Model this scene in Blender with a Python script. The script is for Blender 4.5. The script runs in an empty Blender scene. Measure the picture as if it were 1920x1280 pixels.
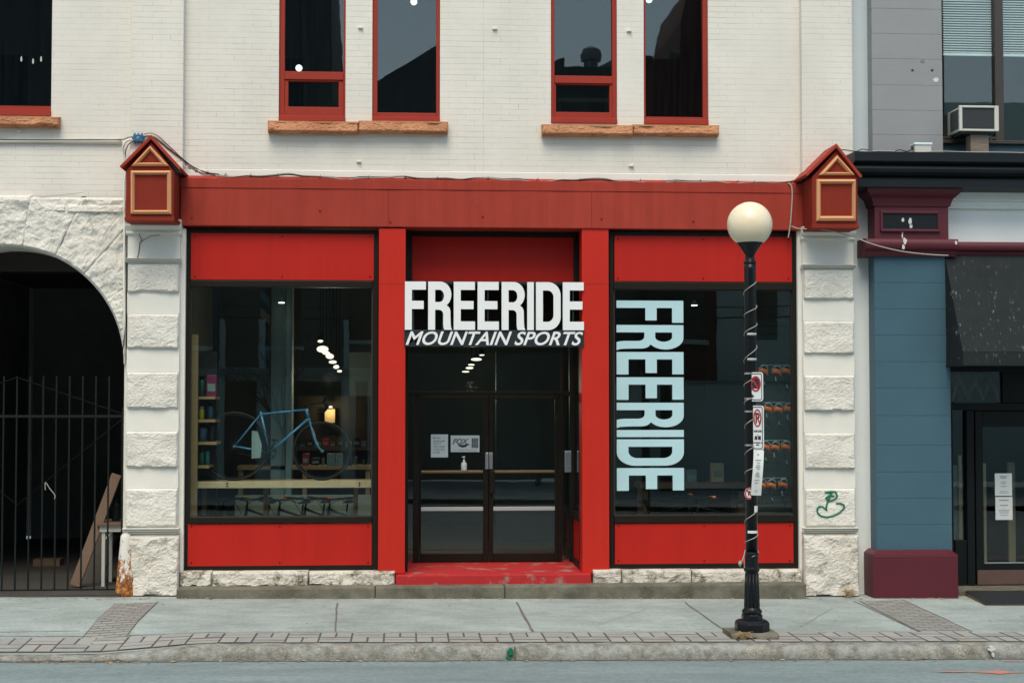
import bpy, math, random
from mathutils import Vector, Matrix, noise
rnd = random.Random(7)
R = math.radians
sc = bpy.context.scene
COL = sc.collection

# ------------------------------------------------------------------ camera
FPX = 2900.0                      # focal length in photograph pixels (1920 wide)
DIST = 19.6
YAW = math.atan(200 / FPX); PIT = math.atan(110 / FPX)
fw = Vector((math.sin(YAW) * math.cos(PIT), math.cos(YAW) * math.cos(PIT), math.sin(PIT)))
rt = Vector((math.cos(YAW), -math.sin(YAW), 0))
up = rt.cross(fw)
def ray(px, py): return fw * FPX + rt * (px - 960) - up * (py - 640)
_d = ray(920, 1122); CAMH = -_d.z * (DIST - 0.42) / _d.y
CAM = Vector((0, -DIST, CAMH))
cam_d = bpy.data.cameras.new('camera'); cam = bpy.data.objects.new('camera', cam_d); COL.objects.link(cam)
cam.location = CAM; cam.rotation_euler = (math.pi / 2 + PIT, 0, -YAW)
cam_d.sensor_width = 36; cam_d.sensor_fit = 'HORIZONTAL'; cam_d.lens = FPX / 1920 * 36
cam_d.clip_start = 0.1; cam_d.clip_end = 3000
sc.camera = cam

# ------------------------------------------------------------------ sky, sun, exposure
SUN_EL, SUN_AZ = R(57), R(191)
w = bpy.data.worlds.new('World'); sc.world = w; w.use_nodes = True
nt = w.node_tree; nt.nodes.clear()
sky = nt.nodes.new('ShaderNodeTexSky'); sky.sky_type = 'NISHITA'; sky.sun_disc = False
sky.sun_elevation = SUN_EL; sky.sun_rotation = SUN_AZ
sky.air_density = 1.0; sky.dust_density = 2.0; sky.ozone_density = 1.0; sky.altitude = 50
bg = nt.nodes.new('ShaderNodeBackground'); bg.inputs['Strength'].default_value = 0.14
wo = nt.nodes.new('ShaderNodeOutputWorld')
tint = nt.nodes.new('ShaderNodeMix'); tint.data_type = 'RGBA'; tint.blend_type = 'MULTIPLY'; tint.inputs[0].default_value = 1.0; tint.inputs[7].default_value = (1.03, 1.05, 0.94, 1)   # overcast: a greener, flatter grey than clear sky
nt.links.new(sky.outputs[0], tint.inputs[6]); nt.links.new(tint.outputs[2], bg.inputs[0]); nt.links.new(bg.outputs[0], wo.inputs[0])
sl = bpy.data.lights.new('sun', 'SUN'); sl.energy = 1.7; sl.angle = R(34); sl.color = (1.0, 0.91, 0.77)
so = bpy.data.objects.new('sun', sl); COL.objects.link(so)
sdir = Vector((math.sin(SUN_AZ) * math.cos(SUN_EL), math.cos(SUN_AZ) * math.cos(SUN_EL), math.sin(SUN_EL)))
so.rotation_euler = (-sdir).to_track_quat('-Z', 'Y').to_euler(); so.location = (-4, -30, 30)
sc.view_settings.view_transform = 'Standard'; sc.view_settings.look = 'None'
sc.view_settings.exposure = 0.46; sc.view_settings.gamma = 1.0
sc.render.engine = 'CYCLES'
sc.cycles.use_denoising = True
sc.cycles.max_bounces = 8; sc.cycles.transparent_max_bounces = 24; sc.cycles.sample_clamp_indirect = 4.0

# ------------------------------------------------------------------ measuring helpers (photo pixel -> point on a real plane)
def P(px, py, Y=0.0):
    d = ray(px, py); t = (Y + DIST) / d.y
    return CAM + d * t
GK = 0.0090
def gz(x): return -GK * (x - 1.1)
def G(px, py, h=0.0):             # point on the (slightly falling) pavement surface raised by h
    d = ray(px, py)
    t = (-GK * (CAM.x - 1.1) + h - CAM.z) / (d.z + GK * d.x)
    return CAM + d * t
def RC(x0, y0, x1, y1, Y=0.0):    # rectangle x0,x1,z0,z1 on plane Y
    a, b, c, e = P(x0, y0, Y), P(x1, y0, Y), P(x0, y1, Y), P(x1, y1, Y)
    return (a.x + c.x) / 2, (b.x + e.x) / 2, (c.z + e.z) / 2, (a.z + b.z) / 2
def XP(px, Y=0.0, py=640): return P(px, py, Y).x
def ZP(py, Y=0.0, px=920): return P(px, py, Y).z

# ------------------------------------------------------------------ materials
def s2l(c): c /= 255.0; return c / 12.92 if c <= 0.04045 else ((c + 0.055) / 1.055) ** 2.4
def C(r, g, b, k=1.0): return (min(1, s2l(r) * k), min(1, s2l(g) * k), min(1, s2l(b) * k), 1)
def newmat(name):
    m = bpy.data.materials.new(name); m.use_nodes = True
    n = m.node_tree; n.nodes.clear()
    out = n.nodes.new('ShaderNodeOutputMaterial'); b = n.nodes.new('ShaderNodeBsdfPrincipled')
    n.links.new(b.outputs[0], out.inputs[0])
    return m, n, b, out
def N(n, t, **kw):
    x = n.nodes.new(t)
    for k, v in kw.items(): setattr(x, k, v)
    return x
def coords(n, scale=(1, 1, 1)):
    tc = N(n, 'ShaderNodeTexCoord'); mp = N(n, 'ShaderNodeMapping'); mp.inputs['Scale'].default_value = scale
    n.links.new(tc.outputs['Object'], mp.inputs['Vector']); return mp.outputs[0]
def noise_tex(n, vec, scale, detail=4, rough=0.55, dist=0.0):
    t = N(n, 'ShaderNodeTexNoise'); t.inputs['Scale'].default_value = scale; t.inputs['Detail'].default_value = detail
    t.inputs['Roughness'].default_value = rough; t.inputs['Distortion'].default_value = dist
    n.links.new(vec, t.inputs['Vector']); return t.outputs['Fac']
def ramp(n, fac, stops):
    r = N(n, 'ShaderNodeValToRGB'); e = r.color_ramp.elements
    while len(e) < len(stops): e.new(0.5)
    for el, (p, c) in zip(e, stops):
        el.position = p; el.color = c if len(c) == 4 else (*c, 1)
    n.links.new(fac, r.inputs[0]); return r.outputs[0]
def mix(n, fac, a, b, mode='MIX'):
    x = N(n, 'ShaderNodeMix', data_type='RGBA', blend_type=mode)
    if isinstance(fac, float): x.inputs[0].default_value = fac
    else: n.links.new(fac, x.inputs[0])
    for i, v in ((6, a), (7, b)):
        if isinstance(v, tuple): x.inputs[i].default_value = v
        else: n.links.new(v, x.inputs[i])
    return x.outputs[2]
def math_n(n, op, a, b=0.0):
    x = N(n, 'ShaderNodeMath', operation=op)
    for i, v in ((0, a), (1, b)):
        if isinstance(v, (int, float)): x.inputs[i].default_value = v
        else: n.links.new(v, x.inputs[i])
    return x.outputs[0]
def bump(n, b, h, strength=0.3, dist=0.01, normal=None):
    x = N(n, 'ShaderNodeBump'); x.inputs['Strength'].default_value = strength; x.inputs['Distance'].default_value = dist
    n.links.new(h, x.inputs['Height'])
    if normal: n.links.new(normal, x.inputs['Normal'])
    n.links.new(x.outputs[0], b.inputs['Normal']); return x.outputs[0]
BW = lambda v: (v, v, v, 1)
def sh(c, k): return (min(1, c[0] * k), min(1, c[1] * k), min(1, c[2] * k), 1)

def paint(name, col, rough=0.55, var=0.12, scale=2.5, bs=0.08, bscale=40, chips=None, chip_t=0.72, streak=0.0, metal=0.0, spec=0.5, dirt=None, dirt_t=0.62):
    m, n, b, o = newmat(name)
    v = coords(n)
    c = mix(n, noise_tex(n, v, scale, 5, 0.6), sh(col, 1 - var), sh(col, 1 + var))
    if streak:
        v2 = coords(n, (9, 9, 0.5)); s = ramp(n, noise_tex(n, v2, 1.0, 4, 0.6), [(0.35, BW(0)), (0.7, BW(1))])
        c = mix(n, math_n(n, 'MULTIPLY', s, streak), c, sh(col, 0.62))
    if dirt:
        d = ramp(n, noise_tex(n, v, 3.2, 8, 0.72), [(dirt_t, BW(0)), (dirt_t + 0.1, BW(1))]); c = mix(n, d, c, dirt)
    if chips:
        d = ramp(n, noise_tex(n, v, 14, 6, 0.65), [(chip_t, BW(0)), (chip_t + 0.02, BW(1))]); c = mix(n, d, c, chips)
    n.links.new(c, b.inputs['Base Color'])
    b.inputs['Roughness'].default_value = rough; b.inputs['Metallic'].default_value = metal
    b.inputs['Specular IOR Level'].default_value = spec
    if bs: bump(n, b, noise_tex(n, v, bscale, 5, 0.6), bs, 0.01)
    return m

def painted_brick(name, col, line):
    m, n, b, o = newmat(name)
    tc = N(n, 'ShaderNodeTexCoord'); sp = N(n, 'ShaderNodeSeparateXYZ'); cb = N(n, 'ShaderNodeCombineXYZ')
    n.links.new(tc.outputs['Object'], sp.inputs[0]); n.links.new(sp.outputs[0], cb.inputs[0]); n.links.new(sp.outputs[2], cb.inputs[1])
    v = tc.outputs['Object']
    # slight wobble of the courses
    wob = N(n, 'ShaderNodeTexNoise'); wob.inputs['Scale'].default_value = 3.0; wob.inputs['Detail'].default_value = 6
    n.links.new(v, wob.inputs['Vector'])
    va = N(n, 'ShaderNodeVectorMath', operation='MULTIPLY_ADD'); n.links.new(wob.outputs['Color'], va.inputs[0])
    va.inputs[1].default_value = (0.03, 0.012, 0); n.links.new(cb.outputs[0], va.inputs[2])
    br = N(n, 'ShaderNodeTexBrick'); br.offset = 0.5; br.inputs['Scale'].default_value = 1.0
    br.inputs['Brick Width'].default_value = 0.225; br.inputs['Row Height'].default_value = 0.0725
    br.inputs['Mortar Size'].default_value = 0.0035; br.inputs['Mortar Smooth'].default_value = 0.35
    br.inputs['Color1'].default_value = BW(0.40); br.inputs['Color2'].default_value = BW(0.62); br.inputs['Mortar'].default_value = BW(0.25)
    n.links.new(va.outputs[0], br.inputs['Vector'])
    big = noise_tex(n, v, 0.9, 7, 0.65); fine = noise_tex(n, v, 9, 6, 0.7)
    c = mix(n, ramp(n, big, [(0.3, BW(0)), (0.7, BW(1))]), sh(col, 0.88), sh(col, 1.05))
    c = mix(n, math_n(n, 'MULTIPLY', fine, 0.25), c, sh(col, 0.86))
    # open joints only here and there, filled with paint elsewhere
    gate = ramp(n, noise_tex(n, coords(n, (1, 1, 3.0)), 2.1, 7, 0.75), [(0.40, BW(0.2)), (0.60, BW(1))])
    b2 = N(n, 'ShaderNodeTexBrick'); b2.offset = 0.0; b2.inputs['Scale'].default_value = 1.0
    b2.inputs['Brick Width'].default_value = 90.0; b2.inputs['Row Height'].default_value = 0.0725
    b2.inputs['Mortar Size'].default_value = 0.0032; b2.inputs['Mortar Smooth'].default_value = 0.3; n.links.new(va.outputs[0], b2.inputs['Vector'])
    gate2 = ramp(n, noise_tex(n, coords(n, (4, 4, 12)), 1.0, 4, 0.7), [(0.46, BW(0.05)), (0.66, BW(0.9))])
    gate3 = ramp(n, noise_tex(n, coords(n, (0.45, 0.45, 0.7)), 1.0, 3, 0.6), [(0.36, BW(0.25)), (0.62, BW(1))])
    f = math_n(n, 'MULTIPLY', math_n(n, 'MAXIMUM', math_n(n, 'MULTIPLY', b2.outputs['Fac'], gate), math_n(n, 'MULTIPLY', br.outputs['Fac'], gate2)), gate3)
    c = mix(n, math_n(n, 'MULTIPLY', f, 0.95), c, line)
    # thin rusty weeps under some joints
    st = ramp(n, noise_tex(n, coords(n, (6, 6, 0.6)), 1.0, 6, 0.75), [(0.64, BW(0)), (0.8, BW(1))])
    c = mix(n, math_n(n, 'MULTIPLY', st, 0.6), c, C(176, 146, 120))
    n.links.new(c, b.inputs['Base Color']); b.inputs['Roughness'].default_value = 0.6
    h = math_n(n, 'ADD', math_n(n, 'MULTIPLY', br.outputs['Color'], 0.8), math_n(n, 'MULTIPLY', fine, 0.35))
    bump(n, b, h, 0.35, 0.014)
    return m

def stone(name, col, dark, rough=0.85, dirt=None, dt=0.6, bs=0.5, dscale=4.0):
    m, n, b, o = newmat(name); v = coords(n)
    c = mix(n, ramp(n, noise_tex(n, v, 3, 8, 0.7), [(0.34, BW(0)), (0.64, BW(1))]), dark, col)
    g = ramp(n, noise_tex(n, v, 60, 3, 0.6), [(0.35, BW(0.86)), (0.6, BW(1.0))])
    c = mix(n, 1.0, c, g, 'MULTIPLY')
    if dirt:
        d = ramp(n, noise_tex(n, v, dscale, 9, 0.75), [(dt, BW(0)), (dt + 0.12, BW(1))]); c = mix(n, d, c, dirt)
    n.links.new(c, b.inputs['Base Color']); b.inputs['Roughness'].default_value = rough
    h = math_n(n, 'ADD', noise_tex(n, v, 28, 8, 0.7), math_n(n, 'MULTIPLY', noise_tex(n, v, 110, 3, 0.6), 0.4))
    bump(n, b, h, bs, 0.015)
    return m

def aggregate(name, base, gap):
    m, n, b, o = newmat(name); v = coords(n)
    vo = N(n, 'ShaderNodeTexVoronoi'); vo.inputs['Scale'].default_value = 75; n.links.new(v, vo.inputs['Vector'])
    hs = N(n, 'ShaderNodeSeparateColor'); n.links.new(vo.outputs['Color'], hs.inputs[0])
    peb = ramp(n, hs.outputs[0], [(0.0, C(95, 92, 84)), (0.35, C(150, 146, 134)), (0.6, C(176, 150, 128)), (0.8, C(120, 128, 122)), (1.0, C(196, 192, 182))])
    wear = ramp(n, noise_tex(n, v, 2.3, 7, 0.7), [(0.42, BW(0.05)), (0.6, BW(0.75))])
    c = mix(n, wear, base, peb)
    d = ramp(n, noise_tex(n, v, 7, 8, 0.75), [(0.42, BW(0)), (0.62, BW(0.85))]); c = mix(n, d, c, gap)
    n.links.new(c, b.inputs['Base Color']); b.inputs['Roughness'].default_value = 0.9
    bump(n, b, math_n(n, 'ADD', vo.outputs['Distance'], noise_tex(n, v, 50, 5, 0.7)), 0.5, 0.012)
    return m

def concrete(name, col, var=0.12, crack=None, bs=0.25):
    m, n, b, o = newmat(name); v = coords(n)
    c = mix(n, ramp(n, noise_tex(n, v, 0.9, 8, 0.68), [(0.3, BW(0)), (0.7, BW(1))]), sh(col, 1 - var), sh(col, 1 + var))
    sp = ramp(n, noise_tex(n, v, 26, 6, 0.8), [(0.3, BW(0.72)), (0.5, BW(1)), (0.7, BW(1.2))]); c = mix(n, 1.0, c, sp, 'MULTIPLY')
    st = ramp(n, noise_tex(n, coords(n, (0.5, 2.2, 1)), 2.4, 8, 0.75, 1.0), [(0.48, BW(0)), (0.66, BW(1))])
    gm = ramp(n, noise_tex(n, v, 11, 2, 0.5), [(0.70, BW(0)), (0.73, BW(1))]); c = mix(n, math_n(n, 'MULTIPLY', gm, 0.5), c, sh(col, 0.45))
    c = mix(n, math_n(n, 'MULTIPLY', st, 0.5), c, sh(col, 0.62))
    if crack:
        cr = N(n, 'ShaderNodeTexVoronoi', feature='DISTANCE_TO_EDGE'); cr.inputs['Scale'].default_value = 0.35
        n.links.new(coords(n, (1, 1.5, 1)), cr.inputs['Vector'])
        k = ramp(n, cr.outputs[0], [(0.0, BW(0.7)), (0.006, BW(0))]); c = mix(n, k, c, crack)
    n.links.new(c, b.inputs['Base Color']); b.inputs['Roughness'].default_value = 0.88
    bump(n, b, noise_tex(n, v, 90, 4, 0.7), bs, 0.006)
    return m

def asphalt(name, col):
    m, n, b, o = newmat(name); v = coords(n)
    c = mix(n, ramp(n, noise_tex(n, coords(n, (0.35, 1.6, 1)), 1.0, 8, 0.7), [(0.32, BW(0)), (0.68, BW(1))]), sh(col, 0.78), sh(col, 1.18))
    ag = ramp(n, noise_tex(n, coords(n, (0.5, 1, 1)), 34, 6, 0.8), [(0.3, BW(0.66)), (0.5, BW(1.0)), (0.7, BW(1.35))]); c = mix(n, 1.0, c, ag, 'MULTIPLY')
    tr = ramp(n, noise_tex(n, coords(n, (0.5, 5.0, 1)), 1.6, 8, 0.7), [(0.56, BW(0)), (0.66, BW(1))])
    c = mix(n, math_n(n, 'MULTIPLY', tr, 0.6), c, sh(col, 0.55))
    pl = ramp(n, noise_tex(n, coords(n, (0.7, 3.0, 1)), 2.2, 6, 0.7), [(0.62, BW(0)), (0.72, BW(1))])
    c = mix(n, math_n(n, 'MULTIPLY', pl, 0.3), c, sh(col, 1.5))
    n.links.new(c, b.inputs['Base Color']); b.inputs['Roughness'].default_value = 0.8
    bump(n, b, noise_tex(n, v, 120, 3, 0.7), 0.35, 0.006)
    return m

def pavers(name):
    m, n, b, o = newmat(name); v = coords(n)
    gi = N(n, 'ShaderNodeNewGeometry')
    c = ramp(n, gi.outputs['Random Per Island'], [(0, C(150, 136, 131)), (0.35, C(156, 154, 149)), (0.65, C(132, 130, 127)), (1, C(168, 167, 160))])
    c = mix(n, ramp(n, noise_tex(n, v, 5, 7, 0.7), [(0.35, BW(0.15)), (0.65, BW(0.85))]), c, C(158, 160, 155))
    n.links.new(c, b.inputs['Base Color']); b.inputs['Roughness'].default_value = 0.9
    bump(n, b, noise_tex(n, v, 70, 5, 0.7), 0.3, 0.008); return m

def wood(name, col, dark, rough=0.6):
    m, n, b, o = newmat(name); v = coords(n, (2, 14, 14))
    c = mix(n, noise_tex(n, v, 2.0, 5, 0.6, 1.5), dark, col)
    n.links.new(c, b.inputs['Base Color']); b.inputs['Roughness'].default_value = rough
    bump(n, b, noise_tex(n, v, 6, 4), 0.1, 0.005); return m

def rusty(name):
    m, n, b, o = newmat(name); v = coords(n)
    tc = N(n, 'ShaderNodeTexCoord'); sp = N(n, 'ShaderNodeSeparateXYZ'); n.links.new(tc.outputs['Object'], sp.inputs[0])
    base = mix(n, noise_tex(n, v, 6, 5), C(206, 203, 194), C(226, 224, 216))
    hh = math_n(n, 'MULTIPLY', sp.outputs[2], -0.72)
    nz = math_n(n, 'ADD', math_n(n, 'MULTIPLY', noise_tex(n, coords(n, (1, 1, 0.55)), 9, 9, 0.72), 2.2), -0.42)
    f = math_n(n, 'ADD', nz, hh)
    k = ramp(n, f, [(0.34, BW(0)), (0.41, BW(1))])
    rc = ramp(n, noise_tex(n, v, 17, 7, 0.7), [(0.35, C(70, 42, 26)), (0.5, C(150, 88, 40)), (0.62, C(205, 140, 72))])
    n.links.new(mix(n, k, base, rc), b.inputs['Base Color']); b.inputs['Roughness'].default_value = 0.75
    bump(n, b, noise_tex(n, v, 45, 5), 0.25, 0.01); return m

def glass(name, tint=(0.8, 0.88, 0.87), f0=0.045, streaks=0.0, gr=0.0):
    m, n, b, o = newmat(name); n.nodes.remove(b)
    lw = N(n, 'ShaderNodeLayerWeight'); lw.inputs['Blend'].default_value = 0.5
    p5 = math_n(n, 'POWER', lw.outputs['Facing'], 5.0)
    fr = math_n(n, 'ADD', math_n(n, 'MULTIPLY', p5, 1 - f0), f0)
    tr = N(n, 'ShaderNodeBsdfTransparent'); tr.inputs[0].default_value = (*tint, 1)
    gl = N(n, 'ShaderNodeBsdfGlossy'); gl.inputs['Roughness'].default_value = gr
    v = coords(n)
    bp = N(n, 'ShaderNodeBump'); bp.inputs['Strength'].default_value = 0.028; bp.inputs['Distance'].default_value = 0.01
    n.links.new(noise_tex(n, v, 1.6, 3), bp.inputs['Height']); n.links.new(bp.outputs[0], gl.inputs['Normal'])
    ms = N(n, 'ShaderNodeMixShader'); n.links.new(fr, ms.inputs[0]); n.links.new(tr.outputs[0], ms.inputs[1]); n.links.new(gl.outputs[0], ms.inputs[2])
    if streaks:
        df = N(n, 'ShaderNodeBsdfDiffuse'); df.inputs[0].default_value = (0.5, 0.55, 0.55, 1)
        s = ramp(n, noise_tex(n, coords(n, (26, 26, 1.2)), 1.0, 5, 0.7), [(0.45, BW(0)), (0.8, BW(1))])
        m2 = N(n, 'ShaderNodeMixShader'); n.links.new(math_n(n, 'MULTIPLY', s, streaks), m2.inputs[0])
        n.links.new(ms.outputs[0], m2.inputs[1]); n.links.new(df.outputs[0], m2.inputs[2]); ms = m2
    n.links.new(ms.outputs[0], o.inputs[0]); return m

def emit(name, col, s):
    m, n, b, o = newmat(name); n.nodes.remove(b)
    e = N(n, 'ShaderNodeEmission'); e.inputs[0].default_value = col; e.inputs[1].default_value = s
    n.links.new(e.outputs[0], o.inputs[0]); return m

M = {}
WH = (0.76, 0.725, 0.65, 1)
M['brick'] = painted_brick('painted white brick', WH, (0.33, 0.275, 0.22, 1))
M['stone'] = stone('painted white stone', (0.77, 0.745, 0.675, 1), (0.66, 0.635, 0.57, 1), 0.8, (0.42, 0.395, 0.33, 1), 0.62, 0.4)
M['basestone'] = stone('stained painted stone', (0.76, 0.72, 0.65, 1), (0.62, 0.58, 0.5, 1), 0.8, (0.27, 0.25, 0.19, 1), 0.545, 0.6, 5.0)
M['smooth'] = paint('smooth painted stone', (0.76, 0.74, 0.675, 1), 0.65, 0.08, 3, 0.15, 60, )
M['ledge'] = stone('mossy painted stone', (0.72, 0.69, 0.61, 1), (0.55, 0.51, 0.44, 1), 0.85, (0.15, 0.135, 0.09, 1), 0.50, 0.7, 4.5)
M['sand'] = stone('sandstone', C(205, 146, 106), C(176, 116, 80), 0.85, C(110, 78, 56), 0.62, 0.8, 9.0)
M['redfascia'] = paint('weathered red paint', (0.36, 0.046, 0.030, 1), 0.65, 0.26, 1.1, 0.14, 30, spec=0.15, streak=0.4, dirt=(0.17, 0.03, 0.025, 1), dirt_t=0.66)
M['red'] = paint('bright red paint', (0.455, 0.016, 0.010, 1), 0.5, 0.13, 0.8, 0.1, 3, spec=0.22, streak=0.22, dirt=(0.36, 0.02, 0.015, 1), dirt_t=0.68)
M['redp'] = paint('pillar red paint', (0.52, 0.023, 0.013, 1), 0.5, 0.12, 1.2, 0.14, 12, spec=0.22, streak=0.2, dirt=(0.42, 0.03, 0.02, 1), dirt_t=0.68, chips=(0.6, 0.5, 0.45, 1), chip_t=0.79)
M['reddark'] = paint('gable red paint', (0.22, 0.026, 0.014, 1), 0.65, 0.15, 4, 0.1, 40, spec=0.15)
M['gold'] = paint('ochre paint', C(208, 150, 104), 0.6, 0.06, 6, 0.05, 40)
M['winred'] = paint('window red paint', (0.32, 0.040, 0.026, 1), 0.55, 0.12, 3, 0.06, 50, spec=0.15)
M['redstep'] = paint('worn red step', (0.44, 0.03, 0.032, 1), 0.75, 0.15, 5, 0.3, 60, spec=0.15, dirt=(0.30, 0.22, 0.2, 1), dirt_t=0.55)
M['bronze'] = paint('dark bronze frame', (0.012, 0.010, 0.007, 1), 0.45, 0.2, 4, 0.03, 60, spec=0.22)
M['black'] = paint('black iron', (0.008, 0.011, 0.012, 1), 0.6, 0.3, 5, 0.08, 50, spec=0.18)
M['lampblack'] = paint('lamp black paint', (0.007, 0.009, 0.012, 1), 0.3, 0.3, 6, 0.1, 35, chips=(0.16, 0.18, 0.2, 1), chip_t=0.76, spec=0.3)
M['conc'] = concrete('pavement concrete', (0.325, 0.375, 0.36, 1), 0.28, None)
M['stepconc'] = stone('mossy concrete', (0.20, 0.19, 0.145, 1), (0.085, 0.08, 0.055, 1), 0.9, (0.04, 0.038, 0.028, 1), 0.62, 0.6, 9.0)
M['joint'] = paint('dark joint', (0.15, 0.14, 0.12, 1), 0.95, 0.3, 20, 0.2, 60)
M['grout'] = paint('paver joints', (0.10, 0.10, 0.09, 1), 0.95, 0.3, 20, 0.2, 60)
M['grout2'] = paint('faded paver joints', (0.19, 0.19, 0.17, 1), 0.95, 0.3, 9, 0.2, 60)
M['paver'] = pavers('pavement brick')
M['kerb'] = aggregate('worn kerb', (0.34, 0.355, 0.33, 1), (0.13, 0.13, 0.11, 1))
M['asph'] = asphalt('asphalt', (0.20, 0.255, 0.258, 1))
M['rust'] = rusty('rusting white metal')
M['glass'] = glass('window glass', (0.90, 0.96, 0.95), 0.055)
M['upglass'] = glass('upper window glass', (0.55, 0.66, 0.67), 0.10, 0.009, 0.010)
M['blindglass'] = glass('grey building glass', (0.90, 0.95, 0.94), 0.075, 0.008, 0.012)
M['white'] = paint('white sign paint', (0.80, 0.82, 0.82, 1), 0.45, 0.03, 4, 0, 40)
M['vinyl'] = paint('pale blue vinyl', (0.45, 0.66, 0.71, 1), 0.5, 0.16, 1.1, 0, 40)
M['signdark'] = paint('sign black panel', (0.02, 0.026, 0.032, 1), 0.35, 0.15, 4, 0, 40)
M['paper'] = paint('paper', (0.52, 0.64, 0.68, 1), 0.7, 0.04, 6, 0.05, 30)
M['paperw'] = paint('white paper', (0.72, 0.75, 0.74, 1), 0.7, 0.05, 6, 0.05, 30)
M['ink'] = paint('dark ink', (0.02, 0.025, 0.035, 1), 0.6, 0.1, 5, 0)
M['inkgrey'] = paint('grey ink', (0.16, 0.2, 0.22, 1), 0.6, 0.1, 5, 0)
M['signred'] = paint('sign red', (0.45, 0.012, 0.02, 1), 0.45, 0.05, 5, 0)
M['alu'] = paint('brushed metal', (0.5, 0.53, 0.54, 1), 0.32, 0.08, 8, 0.03, 60, metal=0.85)
M['alubar'] = paint('pale push bar', (0.42, 0.47, 0.48, 1), 0.4, 0.05, 8, 0, 60)
M['brass'] = paint('aged brass bar', (0.21, 0.15, 0.075, 1), 0.4, 0.15, 8, 0.0, 60, metal=0.4)
M['cable'] = paint('black cable', (0.012, 0.012, 0.012, 1), 0.5, 0.1, 5, 0)
M['cablew'] = paint('pale cable', (0.40, 0.385, 0.34, 1), 0.55, 0.1, 5, 0)
M['cablered'] = paint('red cable', (0.25, 0.06, 0.045, 1), 0.55, 0.1, 5, 0)
M['bluebox'] = paint('blue plastic', (0.02, 0.13, 0.24, 1), 0.4, 0.1, 5, 0)
M['bluecol'] = paint('slate blue paint', (0.056, 0.120, 0.160, 1), 0.5, 0.13, 1.5, 0.3, 16, spec=0.25)
M['greyblk'] = paint('grey painted block', (0.265, 0.272, 0.282, 1), 0.6, 0.12, 1.5, 0.2, 25, chips=(0.5, 0.52, 0.53, 1), chip_t=0.8)
M['greypale'] = paint('pale grey paint', (0.50, 0.57, 0.60, 1), 0.6, 0.1, 1.5, 0.2, 25, dirt=(0.25, 0.28, 0.28, 1), dirt_t=0.66)
M['whitebrk'] = paint('white strip paint', (0.74, 0.78, 0.77, 1), 0.6, 0.06, 2, 0.15, 30, dirt=(0.5, 0.53, 0.52, 1), dirt_t=0.68)
M['unused'] = painted_brick('white strip brick', (0.78, 0.82, 0.81, 1), (0.5, 0.5, 0.48, 1))
M['burg'] = paint('burgundy paint', (0.090, 0.007, 0.017, 1), 0.5, 0.15, 3, 0.15, 30, chips=(0.45, 0.42, 0.42, 1), chip_t=0.765)
M['cornice'] = paint('black cornice paint', (0.009, 0.013, 0.016, 1), 0.45, 0.3, 2, 0.15, 30, chips=(0.5, 0.55, 0.56, 1), chip_t=0.75, spec=0.25)
M['awning'] = paint('grey awning vinyl', (0.016, 0.020, 0.023, 1), 0.85, 0.25, 5, 0.1, 20, chips=(0.14, 0.16, 0.17, 1), chip_t=0.66, spec=0.12)
def awning_mat():
    m, n, b, o = newmat('grey awning vinyl'); v = coords(n)
    c = mix(n, noise_tex(n, v, 4, 6, 0.65), (0.012, 0.016, 0.018, 1), (0.026, 0.032, 0.035, 1))
    f = ramp(n, noise_tex(n, coords(n, (30, 9, 9)), 1.0, 6, 0.7), [(0.60, BW(0)), (0.68, BW(0.8))])
    g = ramp(n, noise_tex(n, v, 1.4, 3), [(0.36, BW(0.1)), (0.55, BW(1))])
    c = mix(n, math_n(n, 'MULTIPLY', f, g), c, (0.3, 0.34, 0.35, 1)); n.links.new(c, b.inputs['Base Color'])
    b.inputs['Roughness'].default_value = 0.8; b.inputs['Specular IOR Level'].default_value = 0.15
    bump(n, b, noise_tex(n, v, 3, 4), 0.25, 0.03); return m
M['awning'] = awning_mat()
M['panelw'] = paint('dirty white panel', (0.86, 0.9, 0.89, 1), 0.6, 0.1, 1.5, 0.1, 30, dirt=(0.36, 0.37, 0.35, 1), dirt_t=0.64)
M['bluewall'] = paint('flaking blue wall', (0.085, 0.15, 0.20, 1), 0.6, 0.2, 4, 0.2, 30, dirt=(0.2, 0.2, 0.17, 1), dirt_t=0.6)
M['brownfr'] = paint('brown window frame', (0.045, 0.036, 0.030, 1), 0.45, 0.2, 4, 0.05, 30)
M['doorblack'] = paint('black door paint', (0.006, 0.008, 0.009, 1), 0.4, 0.3, 4, 0.06, 30, spec=0.25)
M['kick'] = paint('copper kick plate', (0.14, 0.085, 0.07, 1), 0.5, 0.25, 8, 0.1, 40, metal=0.3)
M['acwhite'] = paint('dirty white metal', (0.55, 0.55, 0.50, 1), 0.5, 0.1, 5, 0.1, 40, dirt=(0.16, 0.12, 0.09, 1), dirt_t=0.62)
M['acgrille'] = paint('dark grille', (0.02, 0.024, 0.027, 1), 0.5, 0.3, 30, 0.4, 120)
M['oldwood'] = wood('weathered wood', (0.30, 0.25, 0.2, 1), (0.10, 0.065, 0.045, 1))
M['plank'] = wood('plank wood', (0.20, 0.125, 0.08, 1), (0.13, 0.08, 0.05, 1))
M['beam'] = wood('pale pine', (0.62, 0.47, 0.29, 1), (0.5, 0.36, 0.2, 1))
M['shelfw'] = wood('shelf pine', (0.45, 0.28, 0.13, 1), (0.32, 0.19, 0.085, 1))
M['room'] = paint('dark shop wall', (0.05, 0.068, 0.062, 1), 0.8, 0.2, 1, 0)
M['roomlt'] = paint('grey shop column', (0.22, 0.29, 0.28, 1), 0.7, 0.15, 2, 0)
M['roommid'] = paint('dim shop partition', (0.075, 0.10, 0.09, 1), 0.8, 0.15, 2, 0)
M['roomfl'] = paint('shop floor', (0.06, 0.05, 0.04, 1), 0.5, 0.2, 2, 0)
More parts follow.
